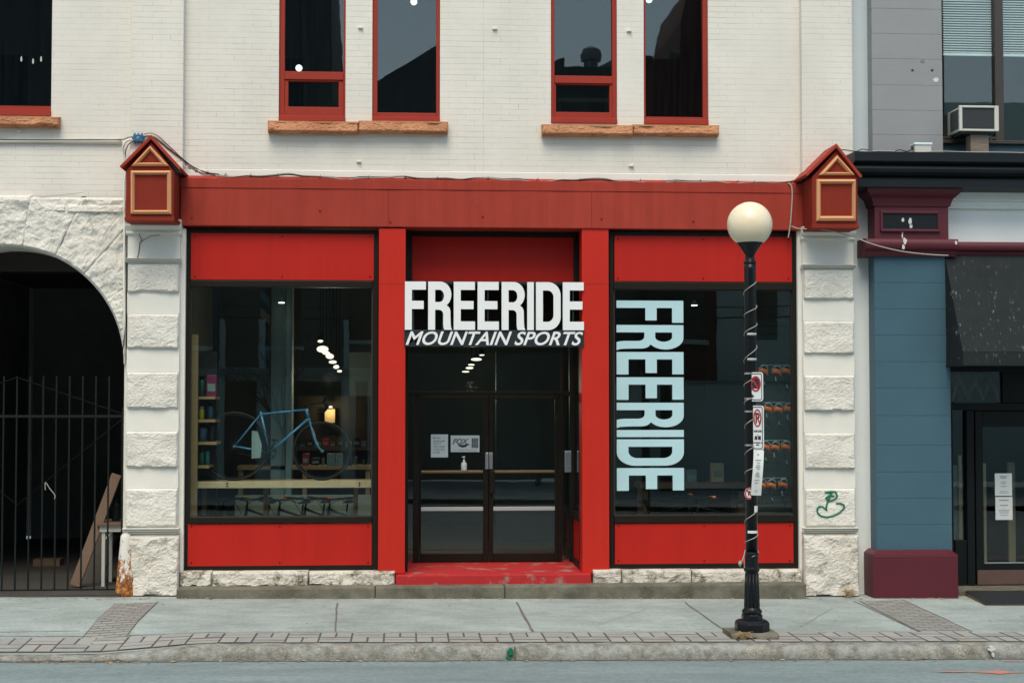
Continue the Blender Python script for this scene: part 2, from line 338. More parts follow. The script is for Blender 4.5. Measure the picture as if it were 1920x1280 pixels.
M['dark'] = paint('dark room', (0.03, 0.038, 0.037, 1), 0.9, 0.2, 1, 0)
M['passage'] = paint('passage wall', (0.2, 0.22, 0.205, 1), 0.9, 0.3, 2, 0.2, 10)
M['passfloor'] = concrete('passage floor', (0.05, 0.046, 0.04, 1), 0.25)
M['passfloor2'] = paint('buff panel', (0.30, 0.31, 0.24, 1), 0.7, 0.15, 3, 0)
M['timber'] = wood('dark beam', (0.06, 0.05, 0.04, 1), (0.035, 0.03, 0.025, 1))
M['bikeblue'] = paint('blue bicycle enamel', (0.06, 0.22, 0.38, 1), 0.25, 0.05, 5, 0)
M['tyre'] = paint('black rubber', (0.012, 0.012, 0.012, 1), 0.7, 0.2, 5, 0)
M['green'] = paint('green spray paint', (0.0, 0.16, 0.085, 1), 0.5, 0.15, 8, 0)
M['orange'] = paint('orange plastic', (1.0, 0.20, 0.03, 1), 0.35, 0.1, 8, 0)
M['clear'] = paint('pale plastic', (0.32, 0.38, 0.39, 1), 0.25, 0.1, 8, 0)
M['yellow'] = paint('yellow plastic', (0.45, 0.42, 0.02, 1), 0.4, 0.1, 8, 0)
M['teal'] = paint('teal plastic', (0.02, 0.20, 0.20, 1), 0.4, 0.1, 8, 0)
M['magenta'] = paint('magenta bag', (0.22, 0.03, 0.09, 1), 0.4, 0.1, 8, 0)
M['boxblue'] = paint('blue jar', (0.03, 0.09, 0.14, 1), 0.3, 0.1, 8, 0)
M['boxgreen'] = paint('green jar', (0.02, 0.10, 0.07, 1), 0.3, 0.1, 8, 0)
M['bulb'] = emit('lit lamp', (1.0, 0.86, 0.68, 1), 1.25)
M['bulbw'] = emit('lit white lamp', (1.0, 0.95, 0.85, 1), 4.0)
M['shade'] = paint('pale lamp shade', (0.66, 0.8, 0.82, 1), 0.4, 0.05, 5, 0)
M['straw'] = paint('dry grass', (0.40, 0.30, 0.16, 1), 0.8, 0.3, 20, 0)
M['blind'] = paint('pale blind slat', (0.85, 0.9, 0.9, 1), 0.5, 0.05, 5, 0)
M['oppbrick'] = paint('dark brick opposite', (0.12, 0.13, 0.12, 1), 0.8, 0.3, 1, 0.1)
M['oppred'] = paint('red brick opposite', (0.13, 0.05, 0.04, 1), 0.8, 0.3, 1, 0.1)
M['oppgrey'] = paint('grey render opposite', (0.62, 0.72, 0.66, 1), 0.8, 0.3, 0.5, 0.1)
M['opproof'] = paint('slate roof opposite', (0.30, 0.33, 0.33, 1), 0.7, 0.3, 1, 0.1)
M['oppglass'] = paint('dark panes opposite', (0.02, 0.025, 0.03, 1), 0.1, 0.2, 1, 0)
M['patch'] = paint('bare plaster patch', (0.62, 0.63, 0.60, 1), 0.8, 0.1, 8, 0.1)
M['orangemark'] = paint('orange road spray', (0.55, 0.20, 0.13, 1), 0.85, 0.2, 8, 0.2, 90)

def globe_mat():
    m, n, b, o = newmat('opal lamp globe')
    b.inputs['Base Color'].default_value = (0.9, 0.78, 0.58, 1); b.inputs['Roughness'].default_value = 0.25
    b.inputs['Subsurface Weight'].default_value = 0.8; b.inputs['Subsurface Radius'].default_value = (0.3, 0.27, 0.2)
    v = coords(n); n.links.new(mix(n, noise_tex(n, v, 5, 5), (0.86, 0.74, 0.54, 1), (0.92, 0.81, 0.62, 1)), b.inputs['Base Color'])
    return m
M['globe'] = globe_mat()

# ------------------------------------------------------------------ mesh builder
class MB:
    def __init__(s): s.v = []; s.f = []
    def add(s, vs, fs):
        o = len(s.v); s.v += [tuple(v) for v in vs]; s.f += [tuple(i + o for i in f) for f in fs]; return s
    def box(s, x0, x1, y0, y1, z0, z1):
        v = [(x0, y0, z0), (x1, y0, z0), (x1, y1, z0), (x0, y1, z0), (x0, y0, z1), (x1, y0, z1), (x1, y1, z1), (x0, y1, z1)]
        return s.add(v, [(3, 2, 1, 0), (4, 5, 6, 7), (0, 1, 5, 4), (1, 2, 6, 5), (2, 3, 7, 6), (3, 0, 4, 7)])
    def prect(s, px0, py0, px1, py1, yf, yb):     # box from photo pixels on its front plane
        x0, x1, z0, z1 = RC(px0, py0, px1, py1, yf); return s.box(x0, x1, yf, yb, z0, z1)
    def quad(s, a, b, c, d): return s.add([a, b, c, d], [(0, 1, 2, 3)])
    def prism(s, poly, y0, y1):                   # poly of (x,z), counter-clockwise seen from -Y
        n = len(poly)
        v = [(x, y0, z) for x, z in poly] + [(x, y1, z) for x, z in poly]
        f = [tuple(range(n)), tuple(range(2 * n - 1, n - 1, -1))] + [(i, i + n, (i + 1) % n + n, (i + 1) % n) for i in range(n)]
        return s.add(v, f)
    def extr_x(s, prof, x0, x1):                  # prof of (y,z)
        n = len(prof)
        v = [(x0, y, z) for y, z in prof] + [(x1, y, z) for y, z in prof]
        f = [tuple(range(n - 1, -1, -1)), tuple(range(n, 2 * n))] + [(i, (i + 1) % n, (i + 1) % n + n, i + n) for i in range(n)]
        return s.add(v, f)
    def tube(s, pts, r, n=6, closed=False):
        pts = [Vector(p) for p in pts]; m = len(pts); rs = r if isinstance(r, (list, tuple)) else [r] * m
        o = len(s.v); prev = None
        for i, p in enumerate(pts):
            if closed: t = pts[(i + 1) % m] - pts[i - 1]
            else: t = pts[min(i + 1, m - 1)] - pts[max(i - 1, 0)]
            if t.length < 1e-9: t = Vector((0, 0, 1))
            t.normalize()
            if prev is None:
                a = Vector((0, 0, 1)) if abs(t.z) < 0.9 else Vector((1, 0, 0)); u = t.cross(a).normalized()
            else: u = (prev - t * prev.dot(t)).normalized()
            prev = u; q = t.cross(u)
            for k in range(n):
                an = 2 * math.pi * k / n; s.v.append(tuple(p + (u * math.cos(an) + q * math.sin(an)) * rs[i]))
        for i in range(m if closed else m - 1):
            j = (i + 1) % m
            for k in range(n):
                k2 = (k + 1) % n; s.f.append((o + i * n + k, o + i * n + k2, o + j * n + k2, o + j * n + k))
        if not closed:
            s.f.append(tuple(o + k for k in range(n - 1, -1, -1))); s.f.append(tuple(o + (m - 1) * n + k for k in range(n)))
        return s
    def lathe(s, prof, c=(0, 0, 0), n=24, a0=0.0, a1=2 * math.pi, rot=0.0):   # prof of (r,z) bottom to top
        o = len(s.v); full = abs(a1 - a0 - 2 * math.pi) < 1e-6; m = n if full else n + 1
        for r, z in prof:
            for k in range(m):
                a = rot + a0 + (a1 - a0) * k / n; s.v.append((c[0] + r * math.cos(a), c[1] + r * math.sin(a), c[2] + z))
        for i in range(len(prof) - 1):
            for k in range(n):
                k2 = (k + 1) % m; s.f.append((o + i * m + k, o + i * m + k2, o + (i + 1) * m + k2, o + (i + 1) * m + k))
        if full:
            s.f.append(tuple(o + k for k in range(m - 1, -1, -1))); s.f.append(tuple(o + (len(prof) - 1) * m + k for k in range(m)))
        return s
    def torus(s, c, R_, r, axis='y', n=28, k=8):
        pts = []
        for i in range(n):
            a = 2 * math.pi * i / n
            if axis == 'y': pts.append((c[0] + R_ * math.cos(a), c[1], c[2] + R_ * math.sin(a)))
            else: pts.append((c[0] + R_ * math.cos(a), c[1] + R_ * math.sin(a), c[2]))
        return s.tube(pts, r, k, True)
    def rock(s, x0, x1, z0, z1, y, depth, seed, yb=None, step=0.0125, edge=0.035, ruin=0.6):
        f = rock_fn(x0, x1, z0, z1, depth, seed, edge, ruin)
        nx = max(3, int((x1 - x0) / step)); nz = max(3, int((z1 - z0) / step)); o = len(s.v)
        for j in range(nz + 1):
            for i in range(nx + 1):
                x = x0 + (x1 - x0) * i / nx; z = z0 + (z1 - z0) * j / nz
                s.v.append((x, y - f(x, z), z))
        for j in range(nz):
            for i in range(nx):
                a = o + j * (nx + 1) + i; s.f.append((a, a + 1, a + nx + 2, a + nx + 1))
        if yb is not None:   # sides back to yb
            ring = [o + i for i in range(nx + 1)] + [o + j * (nx + 1) + nx for j in range(1, nz + 1)] + \
                   [o + nz * (nx + 1) + i for i in range(nx - 1, -1, -1)] + [o + j * (nx + 1) for j in range(nz - 1, 0, -1)]
            q = len(s.v)
            for r in ring: s.v.append((s.v[r][0], yb, s.v[r][2]))
            L = len(ring)
            for i in range(L): s.f.append((ring[(i + 1) % L], ring[i], q + i, q + (i + 1) % L))
        return f

def rock_fn(x0, x1, z0, z1, depth, seed, edge=0.035, ruin=0.6):
    so_ = Vector((seed * 13.1, seed * 7.7, seed * 3.3))
    H = z1 - z0
    fineoff = lambda x, z: 1.2 * noise.noise(Vector((x * 8, 9, z * 8)) + so_)
    def f(x, z):
        p = Vector((x * 3.4, 0.0, z * 4.2)) + so_
        q = Vector((x * 15, 0.0, z * 22)) + so_
        big = noise.noise(p); ridge = 1 - 2 * abs(noise.noise(p * 1.6 + Vector((5, 2, 1))))
        chip = 1 - 2 * abs(noise.noise(q + Vector((fineoff(x, z), 0, 0)))); fine = noise.noise(q * 2.3) + 0.7 * noise.noise(q * 4.7)
        cut = z0 + 0.006 + ruin * (0.010 + 0.045 * max(0, noise.noise(Vector((x * 5.5, 3, 0)) + so_)) + 0.012 * noise.noise(Vector((x * 19, 8, 0)) + so_))
        top = edge * (0.6 + 1.0 * abs(noise.noise(Vector((x * 6, 1, 5)) + so_)))
        sd = edge * (0.25 + 0.55 * abs(noise.noise(Vector((z * 9, 4, 2)) + so_)))
        e = min((z1 - z) / top, (z - cut) / 0.012)
        e = max(0.0, min(1.0, e)); e = (1 - (1 - e) ** 1.6) * (0.5 + 0.5 * max(0.0, min(1.0, min(x - x0, x1 - x) / sd)))
        low = max(0.0, min(1.0, 1 - (z - z0) / (H + 1e-6)))
        return max(0.0, depth * e * (0.50 + 0.30 * low + 0.36 * big + 0.22 * ruin * ridge + 0.07 * chip + 0.09 * fine))
    return f

def mesh_of(name, mb, m, org=(0, 0, 0), smooth=False):
    me = bpy.data.meshes.new(name)
    me.from_pydata([(v[0] - org[0], v[1] - org[1], v[2] - org[2]) for v in mb.v], [], mb.f)
    me.materials.append(m)
    if smooth:
        for p in me.polygons: p.use_smooth = True
    me.update(); return me
ORG = {}
def obj(name, mb, m, parent=None, bevel=0.0, smooth=False, local=False, seg=2):
    org = (0, 0, 0) if (local or parent is None) else ORG.get(parent.name, (0, 0, 0))
    o = bpy.data.objects.new(name, mesh_of(name, mb, M[m], org, smooth)); COL.objects.link(o)
    if parent is not None: o.parent = parent; ORG[o.name] = org
    if bevel:
        b = o.modifiers.new('bevel', 'BEVEL'); b.width = bevel; b.segments = seg; b.limit_method = 'ANGLE'; b.angle_limit = R(40)
        if not smooth: b.harden_normals = False
    return o
def tag(o, label, cat, group=None, kind=None):
    o['label'] = label; o['category'] = cat
    if group: o['group'] = group
    if kind: o['kind'] = kind
    return o
def thing(name, label, cat, loc=(0, 0, 0), rz=0.0, group=None):
    o = bpy.data.objects.new(name, None); COL.objects.link(o); o.empty_display_size = 0.2
    o.location = loc; o.rotation_euler = (0, 0, rz); ORG[o.name] = tuple(loc); return tag(o, label, cat, group)
def solo(name, mb, m, label, cat, group=None, **kw):
    xs = [v[0] for v in mb.v]; ys = [v[1] for v in mb.v]; zs = [v[2] for v in mb.v]
    org = ((min(xs) + max(xs)) / 2, (min(ys) + max(ys)) / 2, min(zs))
    smooth = kw.get('smooth', False)
    o = bpy.data.objects.new(name, mesh_of(name, mb, M[m], org, smooth)); COL.objects.link(o); o.location = org; ORG[o.name] = org
    if kw.get('bevel'):
        b = o.modifiers.new('bevel', 'BEVEL'); b.width = kw['bevel']; b.segments = 2; b.limit_method = 'ANGLE'; b.angle_limit = R(40)
    return tag(o, label, cat, group)
def struct(name, mb, m, smooth=False):
    o = obj(name, mb, m, smooth=smooth); o['kind'] = 'structure'; return o
def copy_tree(o, parent=None):
    c = o.copy(); COL.objects.link(c); c.parent = parent
    for ch in list(o.children): copy_tree(ch, c)
    return c

def curve_mesh(splines, extrude):
    """filled flat shape with holes -> MB in (x, z), facing -Y, front at y=0"""
    cu = bpy.data.curves.new('outline', 'CURVE'); cu.dimensions = '2D'; cu.fill_mode = 'BOTH'; cu.extrude = extrude / 2
    for pts in splines:
        sp = cu.splines.new('POLY'); sp.points.add(len(pts) - 1); sp.use_cyclic_u = True
        for q, p in zip(sp.points, pts): q.co = (p[0], p[1], 0, 1)
    return _cm(cu, extrude)
def _cm(cu, extrude):
    ob = bpy.data.objects.new('outline', cu); COL.objects.link(ob)
    dg = bpy.context.evaluated_depsgraph_get(); me = bpy.data.meshes.new_from_object(ob.evaluated_get(dg))
    mb = MB(); mb.v = [(v.co.x, -v.co.z + extrude / 2, v.co.y) for v in me.vertices]; mb.f = [tuple(p.vertices) for p in me.polygons]
    bpy.data.objects.remove(ob); bpy.data.curves.remove(cu); bpy.data.meshes.remove(me); return mb
def text_mesh(body, extrude=0.002, bold=0.0, shear=0.0, space=1.0):
    cu = bpy.data.curves.new('lettering', 'FONT'); cu.body = body; cu.size = 1.0; cu.extrude = extrude / 2; cu.offset = bold; cu.shear = shear
    cu.space_character = space; cu.resolution_u = 4
    return _cm(cu, extrude)
def fit(mb, x0, x1, z0, z1, y=0.0):
    xs = [v[0] for v in mb.v]; zs = [v[2] for v in mb.v]; a, b, c, d = min(xs), max(xs), min(zs), max(zs)
    mb.v = [(x0 + (v[0] - a) / (b - a) * (x1 - x0), y + v[1], z0 + (v[2] - c) / (d - c) * (z1 - z0)) for v in mb.v]; return mb
def fit_h(mb, x0, z0, h, y=0.0):      # keep aspect
    xs = [v[0] for v in mb.v]; zs = [v[2] for v in mb.v]; k = h / (max(zs) - min(zs)); a, c = min(xs), min(zs)
    mb.v = [(x0 + (v[0] - a) * k, y + v[1], z0 + (v[2] - c) * k) for v in mb.v]; return mb

# ================================================================== GROUND
KERB_F = [G(60, 1228).y, G(1000, 1228).y]
yk = G(1000, 1210).y              # front top edge of the kerb
XL, XR = -16.0, 18.0
KH = 0.13
def drop(x):                       # dropped kerb in front of the gateway, left
    a, b = XP(150, yk), XP(420, yk)
    t = max(0, min(1, (x - a) / (b - a))); t = t * t * (3 - 2 * t); return KH * 0.75 * (1 - t)
g = MB(); g.quad((-600, -600, -0.6), (600, -600, -0.6), (600, 600, -0.6), (-600, 600, -0.6)); struct('ground', g, 'asph')
def strip(x0, x1, y0, y1, zf, nx=90, ny=1):
    mb = MB()
    for j in range(ny + 1):
        for i in range(nx + 1):
            x = x0 + (x1 - x0) * i / nx; y = y0 + (y1 - y0) * j / ny; mb.v.append((x, y, zf(x, y)))
    for j in range(ny):
        for i in range(nx):
            a = j * (nx + 1) + i; mb.f.append((a, a + 1, a + nx + 2, a + nx + 1))
    return mb
def rz_(x, y): return gz(x) - KH + 0.012 * noise.noise(Vector((x * 0.5, y * 0.8, 0)))
struct('road', strip(-60, 60, -16.5, yk + 0.02, rz_, 200, 40), 'asph')
yb = G(1000, 1186).y              # back of brick band
def walk_z(x, y):
    t = max(0, min(1, (y - yk) / (yb + 0.9 - yk))); return gz(x) - drop(x) * (1 - t)
struct('pavement', strip(-60, 60, yk + 0.1, 0.35, walk_z, 240, 24), 'conc')
struct('far_pavement', strip(-60, 60, -25.0, -16.5, lambda x, y: gz(x) - 0.01, 20), 'conc')

# kerb: swept, worn
def kerb():
    mb = MB(); n = 520; prof = [(0.0, -0.06), (0.0, 0.35), (0.012, 0.62), (0.03, 0.86), (0.06, 0.97), (0.10, 1.0), (0.22, 1.0)]
    for i in range(n + 1):
        x = XL + (XR - XL) * i / n; h = KH - drop(x)
        for k, (dy, hz) in enumerate(prof):
            nn = noise.noise(Vector((x * 5, k * 0.7, 1))) * 0.012 + noise.noise(Vector((x * 17, k * 1.9, 4))) * 0.008
            z = gz(x) - KH + hz * h + 0.003 + (0.3 * nn if k > 3 else 0)
            mb.v.append((x, yk - 0.055 + dy * 1.1 - (nn if k < 6 else 0), z))
    m = len(prof)
    for i in range(n):
        for k in range(m - 1):
            a = i * m + k; mb.f.append((a, a + m, a + m + 1, a + 1))
    return mb
struct('kerb', kerb(), 'kerb', True)

# brick band along the kerb (basket weave) on a dark bed
def band():
    bed = strip(XL, XR, yk + 0.17, yb, lambda x, y: walk_z(x, y) + 0.004, 200, 4)
    struct('paver_bed', bed, 'grout')
    mb = MB(); y0 = yk + 0.185; wd = yb - y0 - 0.01; u = wd / 2; gpx = 0.02
    def brick(xa, xb, ya, yb_):
        z = lambda x, y: walk_z(x, y) + 0.009 + rr
        rr = rnd.uniform(0, 0.003)
        xa += gpx / 2; xb -= gpx / 2; ya += gpx / 2; yb_ -= gpx / 2
        mb.quad((xa, ya, z(xa, ya)), (xb, ya, z(xb, ya)), (xb, yb_, z(xb, yb_)), (xa, yb_, z(xa, yb_)))
    x = XL; c = 0
    while x < XR - u:
        for r in range(2):
            ya = y0 + r * u
            if (c + r) % 2:
                brick(x, x + u / 2, ya, ya + u); brick(x + u / 2, x + u, ya, ya + u)
            else:
                brick(x, x + u, ya, ya + u / 2); brick(x, x + u, ya + u / 2, ya + u)
        x += u; c += 1
    struct('brick_paving', mb, 'paver')
band()
def brick_path(name, q, nrow):
    A, B, Cc, D = [G(*p) for p in q]            # back-left, back-right, front-right, front-left
    bed = MB(); L = lambda u, v, h: (lambda p: (p.x, p.y, walk_z(p.x, p.y) + h))((A.lerp(B, u)).lerp(D.lerp(Cc, u), v))
    for j in range(12):
        bed.quad(L(0, (j + 1) / 12, 0.0045), L(1, (j + 1) / 12, 0.0045), L(1, j / 12, 0.0045), L(0, j / 12, 0.0045))
    struct(name + '_bed', bed, 'grout2')
    mb = MB()
    for r in range(nrow):
        v0 = r / nrow + 0.006; v1 = (r + 1) / nrow - 0.006; off = 0.0 if r % 2 else -0.5
        for k in range(-1, 4):
            u0 = max(0.015, (k + off) / 3 + 0.012); u1 = min(0.985, (k + 1 + off) / 3 - 0.012)
            if u1 - u0 < 0.03: continue
            mb.quad(L(u0, v1, 0.009), L(u1, v1, 0.009), L(u1, v0, 0.009), L(u0, v0, 0.009))
    struct(name, mb, 'paver')
brick_path('brick_crossing', [(216, 1131), (296, 1129), (226, 1196), (142, 1200)], 22)
brick_path('brick_crossing', [(1610, 1127), (1690, 1124), (1822, 1186), (1728, 1186)], 22)
def joint(a, b, w_=0.02, n=8):
    A, B = G(*a), G(*b); mb = MB(); d = (B - A); t = Vector((d.y, -d.x, 0)).normalized()
    pts = []
    for i in range(n + 1):
        p = A.lerp(B, i / n); j = rnd.uniform(-0.006, 0.006); ww = w_ * rnd.uniform(0.7, 1.2) / 2
        pts.append((p + t * (ww + j), p - t * (ww - j)))
    for i in range(n):
        q = [pts[i][0], pts[i][1], pts[i + 1][1], pts[i + 1][0]]
        mb.quad(*[(p.x, p.y, walk_z(p.x, p.y) + 0.0045) for p in q])
    struct('pavement_joint', mb, 'joint')
joint((632, 1130), (628, 1183)); joint((968, 1129), (1000, 1184), 0.03); joint((1284, 1129), (1362, 1184)); joint((-10, 1179), (150, 1177), 0.014)
joint((296, 1128), (226, 1197), 0.012); joint((216, 1131), (142, 1199), 0.012); joint((1602, 1127), (1726, 1185), 0.018); joint((1692, 1124), (1826, 1185), 0.018)
joint((1726, 1184.5), (-40, 1184.5), 0.016, 60)
# orange spray marks on the road
mk = MB()
for (a, b, hh) in ((1745, 1830, 2.0), (1810, 1925, 4.5), (1850, 1900, 7.0), (1870, 1925, 1.2)):
    yy = 1261 if hh > 1.5 else 1240
    p = [G(a, yy, -KH), G((a + b) / 2, yy + hh / 2, -KH), G(b, yy, -KH), G((a + b) / 2, yy - hh / 2, -KH)]
    mk.quad(*[(q.x, q.y, rz_(q.x, q.y) + 0.006) for q in p])
struct('road_marking', mk, 'orangemark')

# ================================================================== SHOP BUILDING
shop = thing('shop_building', 'white painted brick building with bright red shopfront, red upper windows and stone gateway', 'building', (1.0, 0, 0))
ZT = 10.4
BL, BRt = -9.4, XP(1603)
ztop_arch = ZP(378)
def wall_holes(x0, x1, z0, z1, holes, y, depth, back=True):
    xs = sorted({x0, x1, *[h[0] for h in holes], *[h[1] for h in holes]}); zs = sorted({z0, z1, *[h[2] for h in holes], *[h[3] for h in holes]})
    solid = lambda i, j: 0 <= i < len(xs) - 1 and 0 <= j < len(zs) - 1 and not any(h[0] - 1e-6 <= xs[i] and xs[i + 1] <= h[1] + 1e-6 and h[2] - 1e-6 <= zs[j] and zs[j + 1] <= h[3] + 1e-6 for h in holes)
    mb = MB(); yb_ = y + depth
    for i in range(len(xs) - 1):
        for j in range(len(zs) - 1):
            if not solid(i, j): continue
            a, b, c, d = xs[i], xs[i + 1], zs[j], zs[j + 1]
            mb.quad((a, y, c), (b, y, c), (b, y, d), (a, y, d)); mb.quad((b, yb_, c), (a, yb_, c), (a, yb_, d), (b, yb_, d))
            if not solid(i - 1, j): mb.quad((a, yb_, c), (a, y, c), (a, y, d), (a, yb_, d))
            if not solid(i + 1, j): mb.quad((b, y, c), (b, yb_, c), (b, yb_, d), (b, y, d))
            if not solid(i, j - 1): mb.quad((a, yb_, c), (b, yb_, c), (b, y, c), (a, y, c))
            if not solid(i, j + 1): mb.quad((a, y, d), (b, y, d), (b, yb_, d), (a, yb_, d))
    return mb
WIN = [(-46, 97, 217), (523, 648, 228), (698, 825, 230), (1033, 1157, 232), (1207, 1328, 234)]
ZWT = ZP(-190)
holes = []
for a, b, c in WIN:
    x0, x1, z0, z1 = RC(a, 0, b, c); holes.append((x0, x1, ZP(c, 0, (a + b) / 2), ZWT))
obj('wall', wall_holes(BL, BRt, ztop_arch, ZT, holes, 0.0, 0.35), 'brick', shop)
mb = MB(); mb.box(BL - 0.1, BRt, -0.28, 0.4, ZT, ZT + 0.25); mb.box(BL, BRt, -0.16, 0.4, ZT - 0.18, ZT); obj('roof_cornice', mb, 'smooth', shop, 0.02)
mb = MB(); mb.box(BL, BRt, 0.35, 9.0, ZT - 0.3, ZT); obj('roof', mb, 'oppbrick', shop)
mb = MB(); mb.box(BL, BL + 0.3, 0.35, 9.0, 0, ZT - 0.3); mb.box(BL, BRt, 9.0, 9.3, 0, ZT); obj('side_wall', mb, 'brick', shop)
for a, b in ((240, 340), (1507, 1603)):
    mb = MB(); x0, x1 = XP(a, -0.1), XP(b, -0.1); mb.box(x0, x1, -0.10, -0.0005, ZP(330, -0.1), ZT - 0.18); obj('pilaster', mb, 'brick', shop, 0.012)

# smooth band just above the fascia
mb = MB(); mb.box(XP(341), XP(1506), -0.02, -0.0004, ZP(350), ZP(323)); obj('plaster_band', mb, 'smooth', shop, 0.008)

# upper windows
def window(a, b, sash_px, mid_px, x_glass):
    i = [w_[0] for w_ in WIN].index(a); x0, x1, z0, z1 = holes[i]
    gx0, gx1 = XP(x_glass[0], 0.05), XP(x_glass[1], 0.05)
    gz0 = ZP(sash_px, 0.05, (a + b) / 2); zb = ZP(sash_px + 3, 0.05, (a + b) / 2)
    fr = MB(); yf, yb_ = 0.035, 0.16
    fr.box(x0 + 0.002, gx0, yf, yb_, z0 + 0.002, z1 - 0.002); fr.box(gx1, x1 - 0.002, yf, yb_, z0 + 0.002, z1 - 0.002)
    fr.box(gx0, gx1, yf, yb_, z1 - 0.1, z1 - 0.002)
    zr = gz0 if not mid_px else ZP(mid_px[3], 0.05, (a + b) / 2)
    fr.box(gx0, gx1, yf, yb_, z0 + 0.002, zr); fr.box(x0 + 0.002, x1 - 0.002, yf - 0.055, yf, z0 + 0.002, z0 + 0.07)
    o = obj('window', fr, 'winred', shop, 0.006)
    if mid_px:
        t, m2, s0, s1, sx0, sx1 = mid_px[0], mid_px[1], mid_px[2], mid_px[3], mid_px[4], mid_px[5]
        zt, zm = ZP(t, 0.05, (a + b) / 2), ZP(m2, 0.05, (a + b) / 2)
        sa = MB(); sa.box(gx0, gx1, 0.03, yb_, zm, zt)
        q0, q1 = XP(sx0, 0.05), XP(sx1, 0.05); u1 = ZP(s0, 0.05, (a + b) / 2)
        sa.box(gx0, q0, 0.048, yb_, zr, zm); sa.box(q1, gx1, 0.048, yb_, zr, zm); sa.box(q0, q1, 0.048, yb_, u1, zm)
        obj('sash', sa, 'winred', o, 0.005)
        pn = MB(); pn.box(q0, q1, 0.10, 0.106, zr, u1); obj('pane', pn, 'upglass', o)
        pn = MB(); pn.box(gx0, gx1, 0.09, 0.096, zt, z1 - 0.1); obj('pane', pn, 'upglass', o)
    else:
        pn = MB(); pn.box(gx0, gx1, 0.09, 0.096, gz0, z1 - 0.1); obj('pane', pn, 'upglass', o)
window(-46, 97, 199, None, (-42, 93))
window(523, 648, 205, (135, 150, 153, 201, 538, 633), (531, 642))
window(698, 825, 212, None, (706, 817))
window(1033, 1157, 212, (143, 157, 159, 211, 1043, 1144), (1040, 1149))
window(1207, 1328, 220, None, (1212, 1320))
# rough sandstone sills, each in lengths
for segs, y0, y1 in (([(-62, 111)], 218, 238), ([(502, 672), (672, 840)], 227, 250), ([(1016, 1187), (1187, 1348)], 234, 255)):
    for k, (a, b) in enumerate(segs):
        mb = MB(); x0, x1, z0, z1 = RC(a, y0, b, y1, -0.1)
        mb.rock(x0 + 0.003, x1 - 0.003, z0, z1 - 0.01, -0.08, 0.085, a * 0.01 + 3, 0.03, 0.014, 0.02, 0.5)
        mb.add([(x0, -0.13, z1 - 0.008), (x1, -0.13, z1 - 0.008), (x1, 0.034, z1 + 0.012), (x0, 0.034, z1 + 0.012), (x0, -0.13, z1 - 0.03), (x1, -0.13, z1 - 0.03)], [(0, 1, 2, 3), (4, 5, 1, 0)])
        obj('window_sill', mb, 'sand', shop)
# small wall anchors
mb_anchor = []
for px, py in ((676, 52), (928, 54), (1180, 58), (673, 303), (1184, 311), (35, 247)):
    p = P(px, py, -0.03); mb = MB(); mb.box(p.x - 0.03, p.x + 0.03, -0.03, 0.0, p.z - 0.006, p.z + 0.012); mb.box(p.x + 0.008, p.x + 0.022, -0.045, -0.03, p.z - 0.01, p.z + 0.024)
    obj('wall_anchor', mb, 'smooth', shop, 0.004)

# upper rooms behind the windows
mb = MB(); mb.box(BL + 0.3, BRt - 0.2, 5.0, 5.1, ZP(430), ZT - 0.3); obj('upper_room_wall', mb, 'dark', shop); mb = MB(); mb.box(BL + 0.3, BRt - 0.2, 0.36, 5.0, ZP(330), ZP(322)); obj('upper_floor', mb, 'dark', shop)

# ---------------- fascia
zf0, zf1 = ZP(427, -0.12), ZP(338, -0.12); xf0, xf1 = XP(336, -0.12), XP(1509, -0.12)
mb = MB(); mb.box(xf0, xf1, -0.12, 0.45, zf0, zf1 - 0.125)
fas = obj('fascia', mb, 'redfascia', shop, 0.008)
mb = MB(); n = 60
prof = []
for i in range(n + 1):
    x = xf0 + (xf1 - xf0) * i / n; wv = 0.006 * noise.noise(Vector((x * 2.3, 0, 0))); mb.v += [(x, -0.128 + wv, zf1 - 0.128), (x, -0.13 + wv, zf1 - 0.01), (x, -0.09, zf1 + 0.004 + wv), (x, 0.0, zf1 + 0.045)]
for i in range(n):
    for k in range(3): a = i * 4 + k; mb.f.append((a, a + 4, a + 5, a + 1))
obj('flashing', mb, 'redfascia', fas)
for px in (727, 1110):
    mb = MB(); x = XP(px, -0.12); mb.box(x - 0.004, x + 0.004, -0.1225, -0.1, zf0, zf1 - 0.13); obj('seam', mb, 'reddark', fas)
for px, py in ((732, 416), (1128, 410), (905, 406), (360, 408), (1300, 415), (600, 395)):
    mb = MB(); p = P(px, py, -0.12); mb.lathe([(0.014, 0), (0.01, 0.012)], (0, 0, 0), 8); k = len(mb.v)
    for i in range(k - 16, k): v = mb.v[i]; mb.v[i] = (p.x + v[0], -0.12 - v[2], p.z + v[1])
    obj('bolt', mb, 'reddark', fas)

